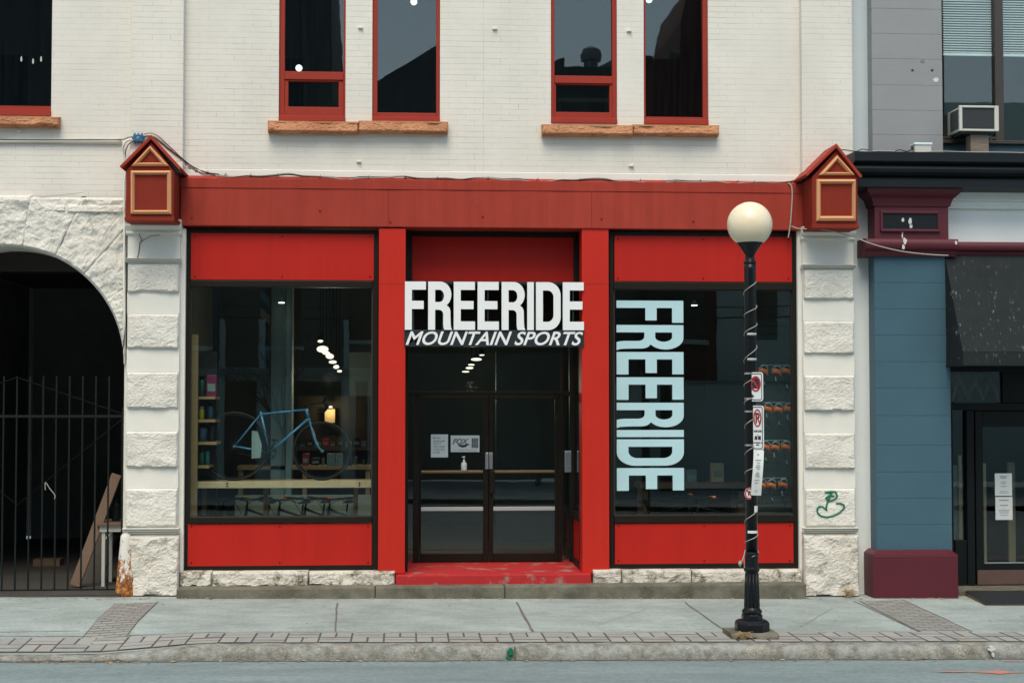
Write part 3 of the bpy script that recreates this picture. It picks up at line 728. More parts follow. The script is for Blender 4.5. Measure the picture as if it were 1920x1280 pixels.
# ---------------- gabled corner boxes
def gable_box(fx0, fx1, fy0, fy1, apx, apy, el, er, eavey, sq_o, sq_i, tr_o, tr_i):
    Y = -0.6
    x0, x1, z0, z1 = RC(fx0, fy0, fx1, fy1, Y); ap = P(apx, apy + 5, Y)
    mb = MB(); mb.prism([(x0, z0), (x1, z0), (x1, z1), (ap.x, ap.z), (x0, z1)], Y, 0.0)
    o = obj('corner_box', mb, 'reddark', shop, 0.006)
    # bottom lip and corner boards
    mb = MB(); mb.box(x0 - 0.012, x1 + 0.012, Y - 0.015, -0.001, z0 - 0.03, z0 + 0.02)
    obj('base_board', mb, 'reddark', o, 0.005)
    # roof boards
    A = P(apx, apy, Y - 0.04); L = P(el, eavey, Y - 0.04); Rr = P(er, eavey + 3, Y - 0.04)
    th = 0.035; mb = MB()
    for E in (L, Rr):
        d = (A - E).normalized(); nn = Vector((-d.z, 0, d.x)) if E is L else Vector((d.z, 0, -d.x))
        if nn.z < 0: nn = -nn
        q = [E, A, A + Vector((0, 0, th * 1.5)), E + nn * th]
        pts = [(v.x, v.z) for v in q]
        if E is Rr: pts = pts[::-1]
        mb.prism(pts, Y - 0.05, 0.0)
    obj('roof', mb, 'redfascia', o, 0.004)
    # ochre mouldings
    def ring(outer, inner):
        mb = MB(); n = len(outer); po = [P(*q, Y) for q in outer]; pi = [P(*q, Y) for q in inner]
        for i in range(n):
            j = (i + 1) % n; mid = lambda a, b, t, y: (a.x + (b.x - a.x) * t, y, a.z + (b.z - a.z) * t)
            rows = [(0, Y), (0.12, Y - 0.03), (0.55, Y - 0.045), (0.9, Y - 0.02), (1.0, Y)]
            for k in range(len(rows) - 1):
                (t0, y0), (t1, y1) = rows[k], rows[k + 1]
                mb.quad(mid(po[i], pi[i], t0, y0), mid(po[j], pi[j], t0, y0), mid(po[j], pi[j], t1, y1), mid(po[i], pi[i], t1, y1))
        return mb
    sq = lambda r: [(r[0], r[3]), (r[2], r[3]), (r[2], r[1]), (r[0], r[1])]
    obj('moulding', ring(sq(sq_o), sq(sq_i)), 'gold', o)
    obj('moulding', ring(tr_o, tr_i), 'gold', o)
gable_box(236, 326, 321, 410, 283, 261, 228, 336, 316, (245, 320, 322, 402), (253, 328, 313, 394), [(246, 312), (318, 312), (282, 273)], [(262, 305), (301, 305), (282, 283)])
gable_box(1523, 1608, 332, 424, 1568, 277, 1513, 1613, 331, (1530, 336, 1604, 415), (1539, 345, 1597, 405), [(1534, 329), (1603, 329), (1569, 291)], [(1550, 323), (1588, 323), (1569, 302)])

# ---------------- lower stone columns
def column(a, b, rows, seed):
    rocks = []; ms = MB(); Y = -0.12
    x0, x1 = XP(a, Y, 800), XP(b, Y, 800); cx = (a + b) / 2
    for kind, y0, y1 in rows:
        z1, z0 = ZP(y0, Y, cx), ZP(y1, Y, cx)
        if kind == 'r':
            mb = MB(); rocks.append(mb); mb.rock(x0 + 0.01, x1 - 0.01, z0 + 0.006, z1 - 0.003, Y - 0.001, 0.050, seed, 0.3); seed += 1
        elif kind == 'b':
            mb = MB(); rocks.append(mb); mb.rock(x0 - 0.02, x1 + 0.02, gz(x0) - 0.02, z1 - 0.003, Y - 0.02, 0.075, seed, 0.3, 0.016, 0.05, 1.0); seed += 1
        elif kind == 's':
            ms.box(x0, x1, Y, 0.3, z0, z1)
        elif kind == 'm':       # moulding run
            pr = [(0.0, z0)] + [(Y - d, z0 + (z1 - z0) * t) for d, t in ((0.004, 0.0), (0.004, 0.07), (0.034, 0.08), (0.036, 0.2), (0.016, 0.26), (0.016, 0.33), (0.045, 0.42), (0.064, 0.56), (0.068, 0.70), (0.034, 0.74), (0.034, 0.81), (0.092, 0.84), (0.094, 0.985))] + [(0.0, z1)]
            ms.extr_x(pr[::-1], x0 - 0.02, x1 + 0.02)
    z1, z0 = ZP(rows[0][1], Y, cx), gz(x0)
    ms.box(x0 + 0.004, x1 - 0.004, Y + 0.004, 0.29, z0, z1)
    o = obj('stone_column', ms, 'smooth', shop, 0.004)
    for i, mb in enumerate(rocks): obj('rock_face', mb, 'stone' if i < len(rocks) - 1 else 'basestone', o)
    return x0, x1
column(236, 335, [('m', 412, 441), ('s', 441, 485), ('m', 485, 492), ('r', 494, 550), ('s', 550, 588), ('r', 588, 655), ('s', 655, 697), ('r', 697, 768), ('s', 768, 808), ('r', 808, 878), ('s', 878, 915), ('r', 915, 989), ('m', 989, 1000), ('b', 1002, 1112)], 11)
column(1507, 1603, [('m', 426, 451), ('s', 451, 497), ('m', 497, 504), ('r', 504, 563), ('s', 563, 602), ('r', 602, 665), ('s', 665, 703), ('r', 703, 772), ('s', 772, 811), ('r', 811, 880), ('s', 880, 915), ('r', 915, 988), ('m', 988, 998), ('b', 1000, 1112)], 31)
# painted side strips between columns and shopfront frame
for q4 in ((335.5, 428, 346, 1100), (1497, 432, 1506.5, 1095)): mb = MB(); mb.prect(*q4, -0.06, 0.3); obj('jamb_strip', mb, 'smooth', shop, 0.01)
# hairline crack in the left column and the rust streak in the right one
mb = MB(); pts = [P(x, y, -0.128) for x, y in ((263, 430), (261, 441), (266, 450), (262, 456), (260, 475), (257, 484))]; mb.tube(pts, 0.005, 4)
pts = [P(x, y, -0.128) for x, y in ((262, 455), (276, 446), (284, 442), (300, 441))]; mb.tube(pts, 0.0035, 4); obj('crack', mb, 'joint', shop)
# green graffiti following the rough face
fg = rock_fn(XP(1507, -0.12, 800) + 0.01, XP(1603, -0.12, 800) - 0.01, ZP(988, -0.12, 1555) + 0.006, ZP(915, -0.12, 1555) - 0.003, 0.050, 35)
def zz(pl): return [(1280 + x / 2.909, 840 + y / 2.909) for x, y in pl]
mb = MB()
for pl in ([(780, 332), (762, 318), (745, 316), (733, 330), (735, 352), (752, 368), (785, 375), (822, 368), (858, 348), (880, 325), (878, 308), (858, 299), (830, 302)],
           [(784, 338), (783, 318), (790, 296), (800, 272), (812, 248), (795, 240), (776, 240), (806, 236), (832, 236), (842, 258), (836, 272), (812, 286), (796, 288), (782, 270), (800, 256), (834, 262)]):
    pts = []
    q = zz(pl)
    for i in range(len(q) - 1):
        for t in range(4):
            px = q[i][0] + (q[i + 1][0] - q[i][0]) * t / 4; py = q[i][1] + (q[i + 1][1] - q[i][1]) * t / 4
            p = P(px, py, -0.15); pts.append((p.x, -0.121 - fg(p.x, p.z) - 0.003, p.z))
    mb.tube(pts, 0.0125, 6)
obj('graffiti', mb, 'green', shop, smooth=True)

# ---------------- archway of rock-faced voussoirs
AC = P(8, 682, -0.05); RA = AC.x * -1 + XP(232, -0.05, 682)
jr = XP(236, -0.05); jl = 2 * AC.x - jr
def arch():
    mb = MB(); Y = -0.05; zt = ztop_arch; nv = 11; th0, th1 = 0.0, math.pi; k = 0
    xb1 = jr - 0.002; xb0 = jl - 0.55
    def rout(t):
        c, s = math.cos(t), math.sin(t); r = 9.0
        if s > 1e-4: r = min(r, (zt - AC.z) / s)
        if c > 1e-4: r = min(r, (xb1 - AC.x) / c)
        if c < -1e-4: r = min(r, (xb0 - AC.x) / c)
        return max(r, RA + 0.004)
    for v in range(nv):
        a0, a1 = th0 + (th1 - th0) * v / nv, th0 + (th1 - th0) * (v + 1) / nv; na, nr = 40, 46; o = len(mb.v)
        for i in range(na + 1):
            t = a0 + (a1 - a0) * i / na; ro = rout(t)
            for j in range(nr + 1):
                r = RA + (ro - RA) * j / nr; x, z = AC.x + r * math.cos(t), AC.z + r * math.sin(t)
                ed = min(i, na - i) * (a1 - a0) / na * r; er = min(r - RA, ro - r); e = max(0, min(1, er / 0.03)) * (0.66 + 0.34 * min(1, ed / 0.018))
                p = Vector((x * 3, v * 9.1, z * 3)); q = p * 3.3
                h = 0.55 + 0.45 * noise.noise(p) + 0.2 * (1 - 2 * abs(noise.noise(p * 1.9))) + 0.22 * noise.noise(q) + 0.13 * noise.noise(q * 2.4) + 0.08 * noise.noise(q * 5)
                mb.v.append((x, Y - max(0, 0.066 * e * h), z))
        for i in range(na):
            for j in range(nr):
                a = o + i * (nr + 1) + j; mb.f.append((a, a + 1, a + nr + 2, a + nr + 1))
    # soffit
    o = len(mb.v); n = 48
    for i in range(n + 1):
        t = math.pi * i / n
        for y in (Y, 0.6): mb.v.append((AC.x + RA * math.cos(t), y, AC.z + RA * math.sin(t)))
    for i in range(n):
        a = o + i * 2; mb.f.append((a, a + 2, a + 3, a + 1))
    return mb
arc = obj('archway', arch(), 'stone', shop)
for q6 in ((AC.x + RA, jr + 0.2, 0.0, 0.6, gz(jr) - 0.05, AC.z), (jl - 0.55, AC.x - RA, -0.1, 0.6, gz(jl) - 0.05, AC.z)): mb = MB(); mb.box(*q6); obj('gateway_jamb', mb, 'stone', shop)
mb = MB(); mb.box(BL, jl - 0.551, -0.03, 0.6, gz(BL) - 0.1, ztop_arch - 0.001); obj('ground_floor_wall', mb, 'stone', shop)
# flat course stones above the arch
k = 0
for a, b, y0, y1 in ((-150, 60, 366, 384), (62, 125, 384, 400), (127, 233, 384, 402)):
    mb = MB(); x0, x1, z0, z1 = RC(a, y0, b, y1, -0.05); mb.rock(x0, x1 - 0.006, z0, z1, -0.06, 0.06, 60 + k, 0.0, 0.014); k += 1; obj('string_course', mb, 'stone', shop)
# the passage behind
yp = 7.5; zc = AC.z + RA + 0.02
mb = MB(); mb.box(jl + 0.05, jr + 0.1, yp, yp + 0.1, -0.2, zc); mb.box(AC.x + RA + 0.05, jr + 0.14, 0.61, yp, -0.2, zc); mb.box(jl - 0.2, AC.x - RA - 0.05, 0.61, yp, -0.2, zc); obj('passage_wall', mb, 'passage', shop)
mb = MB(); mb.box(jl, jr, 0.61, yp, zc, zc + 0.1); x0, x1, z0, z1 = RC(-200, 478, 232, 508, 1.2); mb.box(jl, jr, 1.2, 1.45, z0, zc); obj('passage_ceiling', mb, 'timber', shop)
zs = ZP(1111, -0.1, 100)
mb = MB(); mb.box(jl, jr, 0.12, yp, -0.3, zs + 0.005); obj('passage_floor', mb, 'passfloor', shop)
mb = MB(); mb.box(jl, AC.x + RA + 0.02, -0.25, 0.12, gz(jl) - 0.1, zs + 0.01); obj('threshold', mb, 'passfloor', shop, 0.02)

# ---------------- ledge stones, step, doorstep
yl = -0.10
for k, (a, b) in enumerate(((338, 398), (398, 579), (579, 741), (1111, 1165), (1165, 1296), (1296, 1420), (1420, 1502))):
    mb = MB(); x0, x1, z0, z1 = RC(a, 1070 if a < 800 else 1067, b, 1098, yl); mb.rock(x0 + 0.004, x1 - 0.004, z0 - 0.02, z1, yl, 0.075, 80 + k, 0.3, 0.014, 0.035, 1.0)
    mb.box(x0 + 0.01, x1 - 0.01, yl + 0.004, 0.3, z1 - 0.02, z1 - 0.004); obj('plinth', mb, 'ledge', shop)
zst = ZP(1098, -0.2)
mb = MB(); xa, xm1, xm2, xb_ = XP(334, -0.42), XP(705, -0.42), XP(947, -0.42), XP(1509, -0.42)
n = 160; yfs = -0.42
for (a, b) in ((xa, xm1), (xm1, xm2), (xm2, xb_)):
    mb.box(a + 0.003, b - 0.003, yfs, -0.02, min(gz(a), gz(b)) - 0.05, ZP(1098.5, yfs))
obj('step', mb, 'stepconc', shop, 0.02)
dx0, dx1 = XP(742, -0.2, 1085), XP(1109, -0.2, 1085); zds = ZP(1076.5, -0.2)
mb = MB(); mb.box(dx0, dx1, -0.20, 1.6, ZP(1098.5, yfs) - 0.02, zds); obj('doorstep', mb, 'redstep', shop, 0.015)

# ---------------- shopfront
def frame_rect(mb, o, i, yf, yb_):
    x0, x1, z0, z1 = RC(*o, yf); a0, a1, c0, c1 = RC(*i, yf)
    mb.box(x0, a0, yf, yb_, z0, z1); mb.box(a1, x1, yf, yb_, z0, z1); mb.box(a0, a1, yf, yb_, z0, c0); mb.box(a0, a1, yf, yb_, c1, z1)
soff = ZP(427, -0.12)
mb = MB(); mb.box(XP(342), XP(1500), -0.08, 1.9, soff + 0.002, soff + 0.06); obj('soffit', mb, 'bronze', shop)
def bay(o, panel_t, bar, pane_, sill, panel_b):
    f = MB(); x0, x1, z0, z1 = RC(*o, 0.0); pa, pb = RC(*pane_, 0.0)[:2]
    f.box(x0, pa, 0, 0.14, z0, z1); f.box(pb, x1, 0, 0.14, z0, z1)
    cx = (o[0] + o[2]) / 2
    f.box(pa, pb, 0.0, 0.14, ZP(panel_t[1] + 1, 0, cx), z1)
    f.box(pa, pb, -0.012, 0.14, ZP(bar[1], 0, cx), ZP(bar[0], 0, cx)); f.box(pa, pb, -0.025, 0.14, ZP(sill[1], 0, cx), ZP(sill[0], 0, cx)); f.box(pa, pb, 0, 0.14, z0, ZP(panel_b[3] - 1, 0, cx))
    o_ = obj('shopfront_frame', f, 'bronze', shop, 0.006)
    for pr in (panel_t, panel_b):
        m_ = MB(); m_.prect(*pr, -0.004, 0.04); pn = obj('infill_panel', m_, 'red', shop, 0.003)
        for u in (0.02, 0.5, 0.98):
            for vv in (0.07, 0.93):
                px = pr[0] + (pr[2] - pr[0]) * u; py = pr[1] + (pr[3] - pr[1]) * vv; q = P(px, py, -0.006); sc_ = MB(); sc_.box(q.x - 0.009, q.x + 0.009, -0.008, -0.004, q.z - 0.009, q.z + 0.009); obj('screw', sc_, 'bronze', pn)
    g_ = MB(); g_.prect(*pane_, 0.05, 0.058); obj('display_window', g_, 'glass', shop)
    b_ = MB(); x0, x1, z0, z1 = RC(*pane_, 0.03); t = 0.012
    b_.box(x0, x1, 0.028, 0.05, z0, z0 + t); b_.box(x0, x1, 0.028, 0.05, z1 - t, z1); b_.box(x0, x0 + t, 0.028, 0.05, z0 + t, z1 - t); b_.box(x1 - t, x1, 0.028, 0.05, z0 + t, z1 - t)
    obj('glazing_bead', b_, 'brownfr', o_)
bay((346, 430, 709, 1071), (358, 438, 701, 525), (526, 538), (356, 537, 698, 969), (968, 980), (352, 981, 697, 1060))
bay((1143, 434, 1498, 1068), (1152, 443, 1485, 528), (529, 543), (1151, 543, 1487, 965), (965, 979), (1153, 980, 1488, 1056))
for a, b, y1 in ((709.5, 760, 1075), (1091.5, 1142, 1075)):
    mb = MB(); mb.prect(a, 428, b, y1, -0.10, 0.2); pl = obj('red_pillar', mb, 'redp', shop, 0.006)
    x0, x1, z0, z1 = RC(a, 532, b, 533, -0.1); m_ = MB(); m_.box(x0, x1, -0.1012, -0.09, z0, z0 + 0.006); obj('seam', m_, 'reddark', pl)

# recessed entrance
YD = 1.25
ex0, ex1 = XP(761, 0.2), XP(1091, 0.2)
zfl = zds
ztr = ZP(735, YD); zdt = ZP(741, YD)
dl = XP(775, YD); dr = XP(1069, YD)
# side returns with glass, right and left
for s_, xx in ((1, ex1 - 0.03), (-1, ex0 - 0.05)):
    mb = MB(); x0, x1 = xx, xx + 0.08
    mb.box(x0, x1, 0.2, 0.3, zfl, soff); mb.box(x0, x1, YD - 0.02, YD + 0.08, zfl, soff); mb.box(x0, x1, 0.3, YD - 0.02, soff - 0.3, soff)
    mb.box(x0, x1, 0.3, YD - 0.02, ZP(975, 0.7), ZP(962, 0.7)); mb.box(x0, x1, 0.3, YD - 0.02, zfl, zfl + 0.08); obj('entrance_frame', mb, 'bronze', shop, 0.004)
for xx in (ex1, ex0 - 0.02):
    mb = MB(); mb.box(xx, xx + 0.02, 0.3, YD - 0.02, zfl + 0.08, ZP(975, 0.7)); obj('infill_panel', mb, 'red', shop)
    mb = MB(); mb.box(xx + 0.008, xx + 0.014, 0.3, YD - 0.02, ZP(962, 0.7), soff - 0.3); obj('side_glass', mb, 'glass', shop)
# transom: dark frame + red panel at the top, glass over the door
mb = MB(); YT = 0.30
frame_rect(mb, (761, 428, 1091, 535), (773, 444, 1076, 528), YT, YT + 0.1); obj('transom_frame', mb, 'bronze', shop, 0.004)
mb = MB(); mb.prect(773, 444, 1076, 528, YT + 0.05, YT + 0.08); obj('infill_panel', mb, 'red', shop)
mb = MB(); mb.box(ex0, ex1, YT + 0.09, YT + 0.15, ZP(540, YT), ZP(534, YT)); obj('transom_shelf', mb, 'bronze', shop)
# back wall of the entrance: header, transom glass, mullions
mb = MB(); mb.box(ex0, dr + 0.02, YD, YD + 0.1, ztr - 0.05, ztr + 0.012); mb.box(ex0, dr + 0.02, YD, YD + 0.1, ZP(640, YD), soff)
xs_mull = [(XP(761, YD), XP(766, YD)), (XP(775, YD), XP(787, YD)), (XP(1046, YD), XP(1053, YD)), (XP(1068, YD), XP(1074, YD))]
for a, b in xs_mull: mb.box(a, b, YD - 0.012, YD + 0.1, zfl, ztr - 0.05)
mb.box(dr - 0.01, ex1, YD, YD + 0.1, ztr, ZP(640, YD)); obj('entrance_frame', mb, 'bronze', shop, 0.005)
mb = MB(); mb.box(ex0, dr - 0.01, YD + 0.03, YD + 0.038, ztr + 0.012, ZP(640, YD)); obj('transom_glass', mb, 'glass', shop)
for a, b in ((766, 775), (1053, 1068)): mb = MB(); mb.box(XP(a, YD), XP(b, YD), YD + 0.03, YD + 0.038, zfl, ztr - 0.05); obj('side_glass', mb, 'glass', shop)
def door(a, b, ga, gb):
    Y = YD - 0.015; cx = (a + b) / 2
    x0, x1 = XP(a, Y), XP(b, Y); g0, g1 = XP(ga, Y), XP(gb, Y); z0, z1 = zfl + 0.012, ztr - 0.055; gz0, gz1 = ZP(1036, Y), ZP(748, Y)
    f = MB(); f.box(x0, g0, Y, Y + 0.05, z0, z1); f.box(g1, x1, Y, Y + 0.05, z0, z1); f.box(g0, g1, Y, Y + 0.05, z0, gz0); f.box(g0, g1, Y, Y + 0.05, gz1, z1)
    o = obj('door', f, 'bronze', shop, 0.006)
    q = MB(); q.box(g0, g1, Y + 0.022, Y + 0.03, gz0, gz1); obj('pane', q, 'glass', o)
    q = MB(); q.box(g0, g1, Y - 0.02, Y + 0.005, ZP(957, Y), ZP(949.5, Y)); obj('push_bar', q, 'alubar', o, 0.006)
    q = MB(); q.box(g0, g1, Y + 0.005, Y + 0.045, ZP(886.5, Y), ZP(881.5, Y)); obj('cross_bar', q, 'brass', o, 0.006)
    return o, Y
d1, Yd = door(788, 916, 790, 906)
d2, Yd = door(917, 1046, 925, 1040)
mb = MB(); mb.prect(910, 848, 916, 879, Yd - 0.02, Yd); obj('pull_handle', mb, 'alu', d1, 0.004)
mb = MB(); mb.prect(917, 848, 924, 879, Yd - 0.012, Yd); mb.prect(918.5, 852, 921, 875, Yd - 0.04, Yd - 0.012); obj('pull_handle', mb, 'alu', d2, 0.004)
mb = MB(); mb.prect(918, 882, 928, 925, Yd - 0.05, Yd - 0.0005); obj('pull_handle', mb, 'bronze', d2, 0.006)
for px in (783, 1048): mb = MB(); p = P(px, 738, YD - 0.03); mb.box(p.x - 0.02, p.x + 0.02, YD - 0.05, YD - 0.012, p.z - 0.015, p.z + 0.015); obj('door_pivot', mb, 'bronze', shop, 0.005)
# intercom plate on the sidelight
mb = MB(); mb.prect(1059, 845, 1071, 885, YD - 0.03, YD + 0.02); pl = obj('mail_slot', mb, 'alu', shop, 0.004); mb = MB(); mb.prect(1062, 850, 1068, 880, YD - 0.034, YD - 0.03); obj('slot_face', mb, 'inkgrey', pl)

# ---------------- shop interior
zfi = zds - 0.05; zci = soff + 0.06; YB = 8.0; xi0, xi1 = XP(346, 0.14), XP(1498, 0.14)
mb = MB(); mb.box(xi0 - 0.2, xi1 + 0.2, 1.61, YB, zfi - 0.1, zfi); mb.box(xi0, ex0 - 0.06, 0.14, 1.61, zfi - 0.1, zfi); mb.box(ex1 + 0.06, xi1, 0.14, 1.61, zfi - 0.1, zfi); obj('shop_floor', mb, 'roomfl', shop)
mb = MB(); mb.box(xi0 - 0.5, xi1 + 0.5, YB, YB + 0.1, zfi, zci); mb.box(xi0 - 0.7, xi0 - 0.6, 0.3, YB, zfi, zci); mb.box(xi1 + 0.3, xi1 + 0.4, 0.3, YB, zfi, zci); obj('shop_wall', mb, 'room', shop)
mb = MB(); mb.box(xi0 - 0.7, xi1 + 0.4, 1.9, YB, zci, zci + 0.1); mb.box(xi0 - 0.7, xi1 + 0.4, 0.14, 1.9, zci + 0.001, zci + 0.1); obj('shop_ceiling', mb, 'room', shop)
for a, b, yy in ((508, 535, 2.2), (536, 547, 2.14)): mb = MB(); x0, x1, z0, z1 = RC(a, 536, b, 935, yy); mb.box(x0, x1, yy, 2.5, zfi, zci); obj('reflection_column', mb, 'roomlt', shop)  # added solid columns in place of pale columns reflected in the glass
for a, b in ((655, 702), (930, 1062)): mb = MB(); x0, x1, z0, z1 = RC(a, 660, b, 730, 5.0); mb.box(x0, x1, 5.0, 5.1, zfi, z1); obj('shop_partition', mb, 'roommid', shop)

# ================================================================== LETTERING
def arcp(cx, cz, rx, rz, a0, a1, n=12): return [(cx + rx * math.cos(R(a0 + (a1 - a0) * i / n)), cz + rz * math.sin(R(a0 + (a1 - a0) * i / n))) for i in range(n + 1)]
GL = {
 'F': [[(0, 0), (38, 0), (38, 112), (102, 112), (102, 156), (38, 156), (38, 216), (114, 216), (114, 260), (0, 260)]],
 'E': [[(0, 0), (116, 0), (116, 46), (38, 46), (38, 112), (108, 112), (108, 156), (38, 156), (38, 216), (115, 216), (115, 260), (0, 260)]],
 'I': [[(0, 0), (36, 0), (36, 260), (0, 260)]],
 'D': [[(0, 0), (66, 0)] + arcp(66, 72, 69, 72, -90, 0) + arcp(66, 188, 69, 72, 0, 90) + [(66, 260), (0, 260)],
       [(38, 45), (58, 45)] + arcp(62, 80, 34, 35, -90, 0) + arcp(62, 180, 34, 35, 0, 90) + [(58, 215), (38, 215)]],
 'R': [[(0, 0), (38, 0), (38, 108), (60, 108)] + arcp(60, 84, 22, 24, 90, 0, 6) + [(82, 30), (84, 12), (88, 0), (130, 0), (124, 14), (122, 40), (121, 90)] + arcp(98, 96, 23, 34, 0, 70, 5)
       + [(100, 132)] + arcp(66, 190, 60, 70, -42, 90, 16) + [(66, 260), (0, 260)],
       [(38, 150), (62, 150)] + arcp(62, 183, 24, 33, -90, 90, 10) + [(38, 216)]],
}
XS = [('F', 0), ('R', 126), ('E', 265), ('E', 395), ('R', 526), ('I', 666), ('D', 714), ('E', 861)]
YS = -0.13
sx0, sx1 = XP(759, YS), XP(1094.5, YS); sz1, sz0 = ZP(528.5, YS), ZP(618.5, YS); ku = (sx1 - sx0) / 976; kv = (sz1 - sz0) / 260
sign = thing('shop_sign', 'large white FREERIDE lettering over a black MOUNTAIN SPORTS strip above the entrance doors', 'sign', ((sx0 + sx1) / 2, YS, ZP(650, YS)))
for ch, ox in XS:
    mb = curve_mesh(GL[ch], 0.02)
    mb.v = [(sx0 + (v[0] + ox) * ku, YS - 0.01 + v[1], sz0 + v[2] * kv) for v in mb.v]
    obj('letter', mb, 'white', sign)
mb = MB(); mb.prect(758, 619, 1095, 650, YS + 0.012, YS + 0.035); obj('sign_panel', mb, 'signdark', sign, 0.002)
mb = MB(); mb.box(sx0 + 0.01, sx1 - 0.01, YS + 0.012, YS + 0.03, sz1 - 0.02, sz1 - 0.004)
for px in (775, 830, 915, 1000, 1075): mb.box(XP(px, YS) - 0.008, XP(px, YS) + 0.008, YS + 0.012, YS + 0.022, sz0, sz1 - 0.02)
obj('mounting_rail', mb, 'signdark', sign)
mb = fit(text_mesh('MOUNTAIN SPORTS', 0.006, 0.018, 0.36), XP(760.5, YS), XP(1093.5, YS), ZP(647, YS), ZP(621, YS), YS + 0.005); obj('lettering', mb, 'white', sign)
# vertical lettering on the right display window, turned a quarter clockwise
YV = 0.045; wx0, wx1 = XP(1156, YV), XP(1281.5, YV); wz1, wz0 = ZP(563.5, YV, 1220), ZP(919, YV, 1220)
dec = thing('window_lettering', 'pale blue FREERIDE vinyl running down the right display window', 'window sign', ((wx0 + wx1) / 2, YV, wz0))
for ch, ox in XS:
    mb = curve_mesh(GL[ch], 0.002)
    mb.v = [(wx0 + v[2] / 260 * (wx1 - wx0), YV + v[1], wz1 - (v[0] + ox) / 976 * (wz1 - wz0)) for v in mb.v]
    obj('letter', mb, 'vinyl', dec)

# ================================================================== NOTICES ON THE DOOR
def sheet(name, px, Y, m, label, cat='notice', th=0.004):
    x0, x1, z0, z1 = RC(*px, Y); t = thing(name, label, cat, ((x0 + x1) / 2, Y, z0)); mb = MB(); mb.box(x0, x1, Y, Y + th, z0, z1); obj('sheet', mb, m, t); return t, (x0, x1, z0, z1)
YN = Yd + 0.008
t, (x0, x1, z0, z1) = sheet('paper_notice', (808, 814, 840, 857), YN, 'paper', 'plain pale paper with typed opening days taped inside the left door')
for k, ln in enumerate(('Mondays', 'closed until', 'April 1', 'Open Tuesday', 'to Saturdays', '11-530')):
    h = (z1 - z0) / 6 * 0.6
    mb = fit_h(text_mesh(ln, 0.001, 0.012), 0, 0, 1); 
    ww = max(v[0] for v in mb.v); wt = (x1 - x0) * min(0.68, 0.062 * len(ln)); a = x0 + (x1 - x0) * 0.13
    fit(mb, a, a + wt, z1 - (z1 - z0) * (0.11 + 0.125 * (k + 0.75)), z1 - (z1 - z0) * (0.11 + 0.125 * k), YN - 0.002); obj('text_line', mb, 'inkgrey', t)
t, (x0, x1, z0, z1) = sheet('poster', (845, 816, 899, 847), YN, 'paper', 'wide pale poster with a bold dark logo and a price table on the left door', 'poster')
W_, H_ = x1 - x0, z1 - z0
mb = fit(text_mesh('FOX', 0.001, 0.055, 0.3), x0 + 0.06 * W_, x0 + 0.64 * W_, z0 + 0.46 * H_, z0 + 0.82 * H_, YN - 0.002); obj('logo', mb, 'inkgrey', t)
mb = curve_mesh([[(0.24, 0.46), (0.30, 0.34), (0.40, 0.27), (0.52, 0.30), (0.60, 0.42), (0.67, 0.44), (0.60, 0.52), (0.50, 0.46), (0.42, 0.42), (0.32, 0.46)]], 0.001); mb.v = [(x0 + v[0] * W_, YN - 0.001 + v[1], z0 + v[2] * H_) for v in mb.v]; obj('tail', mb, 'ink', t)
mb = MB()
for r in range(8):
    for c_ in range(3):
        a = x0 + W_ * (0.725 + 0.08 * c_); b = z0 + H_ * (0.25 + 0.075 * r); mb.box(a, a + W_ * 0.07, YN - 0.002, YN, b, b + H_ * 0.055)
obj('table_grid', mb, 'ink', t)
mb = fit(text_mesh('WWW.', 0.001, 0.0, 0, 1.3), x0 + 0.07 * W_, x0 + 0.22 * W_, z0 + 0.08 * H_, z0 + 0.13 * H_, YN - 0.002)
for k in range(18): a = x0 + W_ * (0.25 + 0.038 * k); mb.box(a, a + W_ * 0.02, YN - 0.002, YN, z0 + 0.08 * H_, z0 + 0.13 * H_)
obj('web_address', mb, 'inkgrey', t)
# hand pump bottle standing on the door's cross bar, behind the glass
p = P(870, 882, Yd + 0.03)
bt = thing('pump_bottle', 'small clear pump bottle standing on the brass bar of the left door', 'bottle', (p.x, p.y, p.z))
kk = DIST / FPX * 1.06
mb = MB(); mb.lathe([(0.036, 0), (0.04, 0.008), (0.04, 0.085), (0.034, 0.105), (0.016, 0.116), (0.015, 0.12)], p, 16); obj('bottle_body', mb, 'shade', bt, smooth=True)
mb = MB(); mb.lathe([(0.017, 0.12), (0.017, 0.14), (0.007, 0.145), (0.007, 0.175), (0.016, 0.178), (0.016, 0.19), (0.006, 0.195)], p, 12); mb.box(p.x - 0.03, p.x, p.y - 0.006, p.y + 0.006, p.z + 0.18, p.z + 0.19); obj('pump', mb, 'white', bt)

# ================================================================== STREET LAMP
lp = G(1406, 1193); LY = lp.y; ks = (LY + DIST) / FPX
LX = XP(1407, LY); lz = lambda py: ZP(py, LY, 1407)
c0 = (LX, LY, 0)
lamp = thing('street_lamp', 'black cast iron street lamp with a cream globe standing by the kerb', 'street lamp', (LX, LY, lz(1182)))
def lprof(pts): return [(r * ks, lz(py)) for py, r in pts]
mb = MB(); mb.lathe(lprof([(1183, 33), (1168, 33.5), (1164, 32), (1161, 28), (1160, 21)]), c0, 8, rot=R(22.5)); obj('base', mb, 'lampblack', lamp, 0.008)
mb = MB(); mb.lathe(lprof([(1163, 20), (1152, 20), (1150, 18)]), c0, 8, rot=R(22.5)); mb.lathe(lprof([(1151, 15), (1149, 18), (1146, 19), (1143, 18.5), (1140, 15.5), (1138, 14.5), (1072, 12.2), (1070, 14), (1067, 15.2), (1064, 14.6), (1062, 12.4), (1041, 12.2), (1039, 13.8), (1036, 14), (1034, 11.8)]), c0, 24); obj('pedestal', mb, 'lampblack', lamp, smooth=False)
mb = MB()
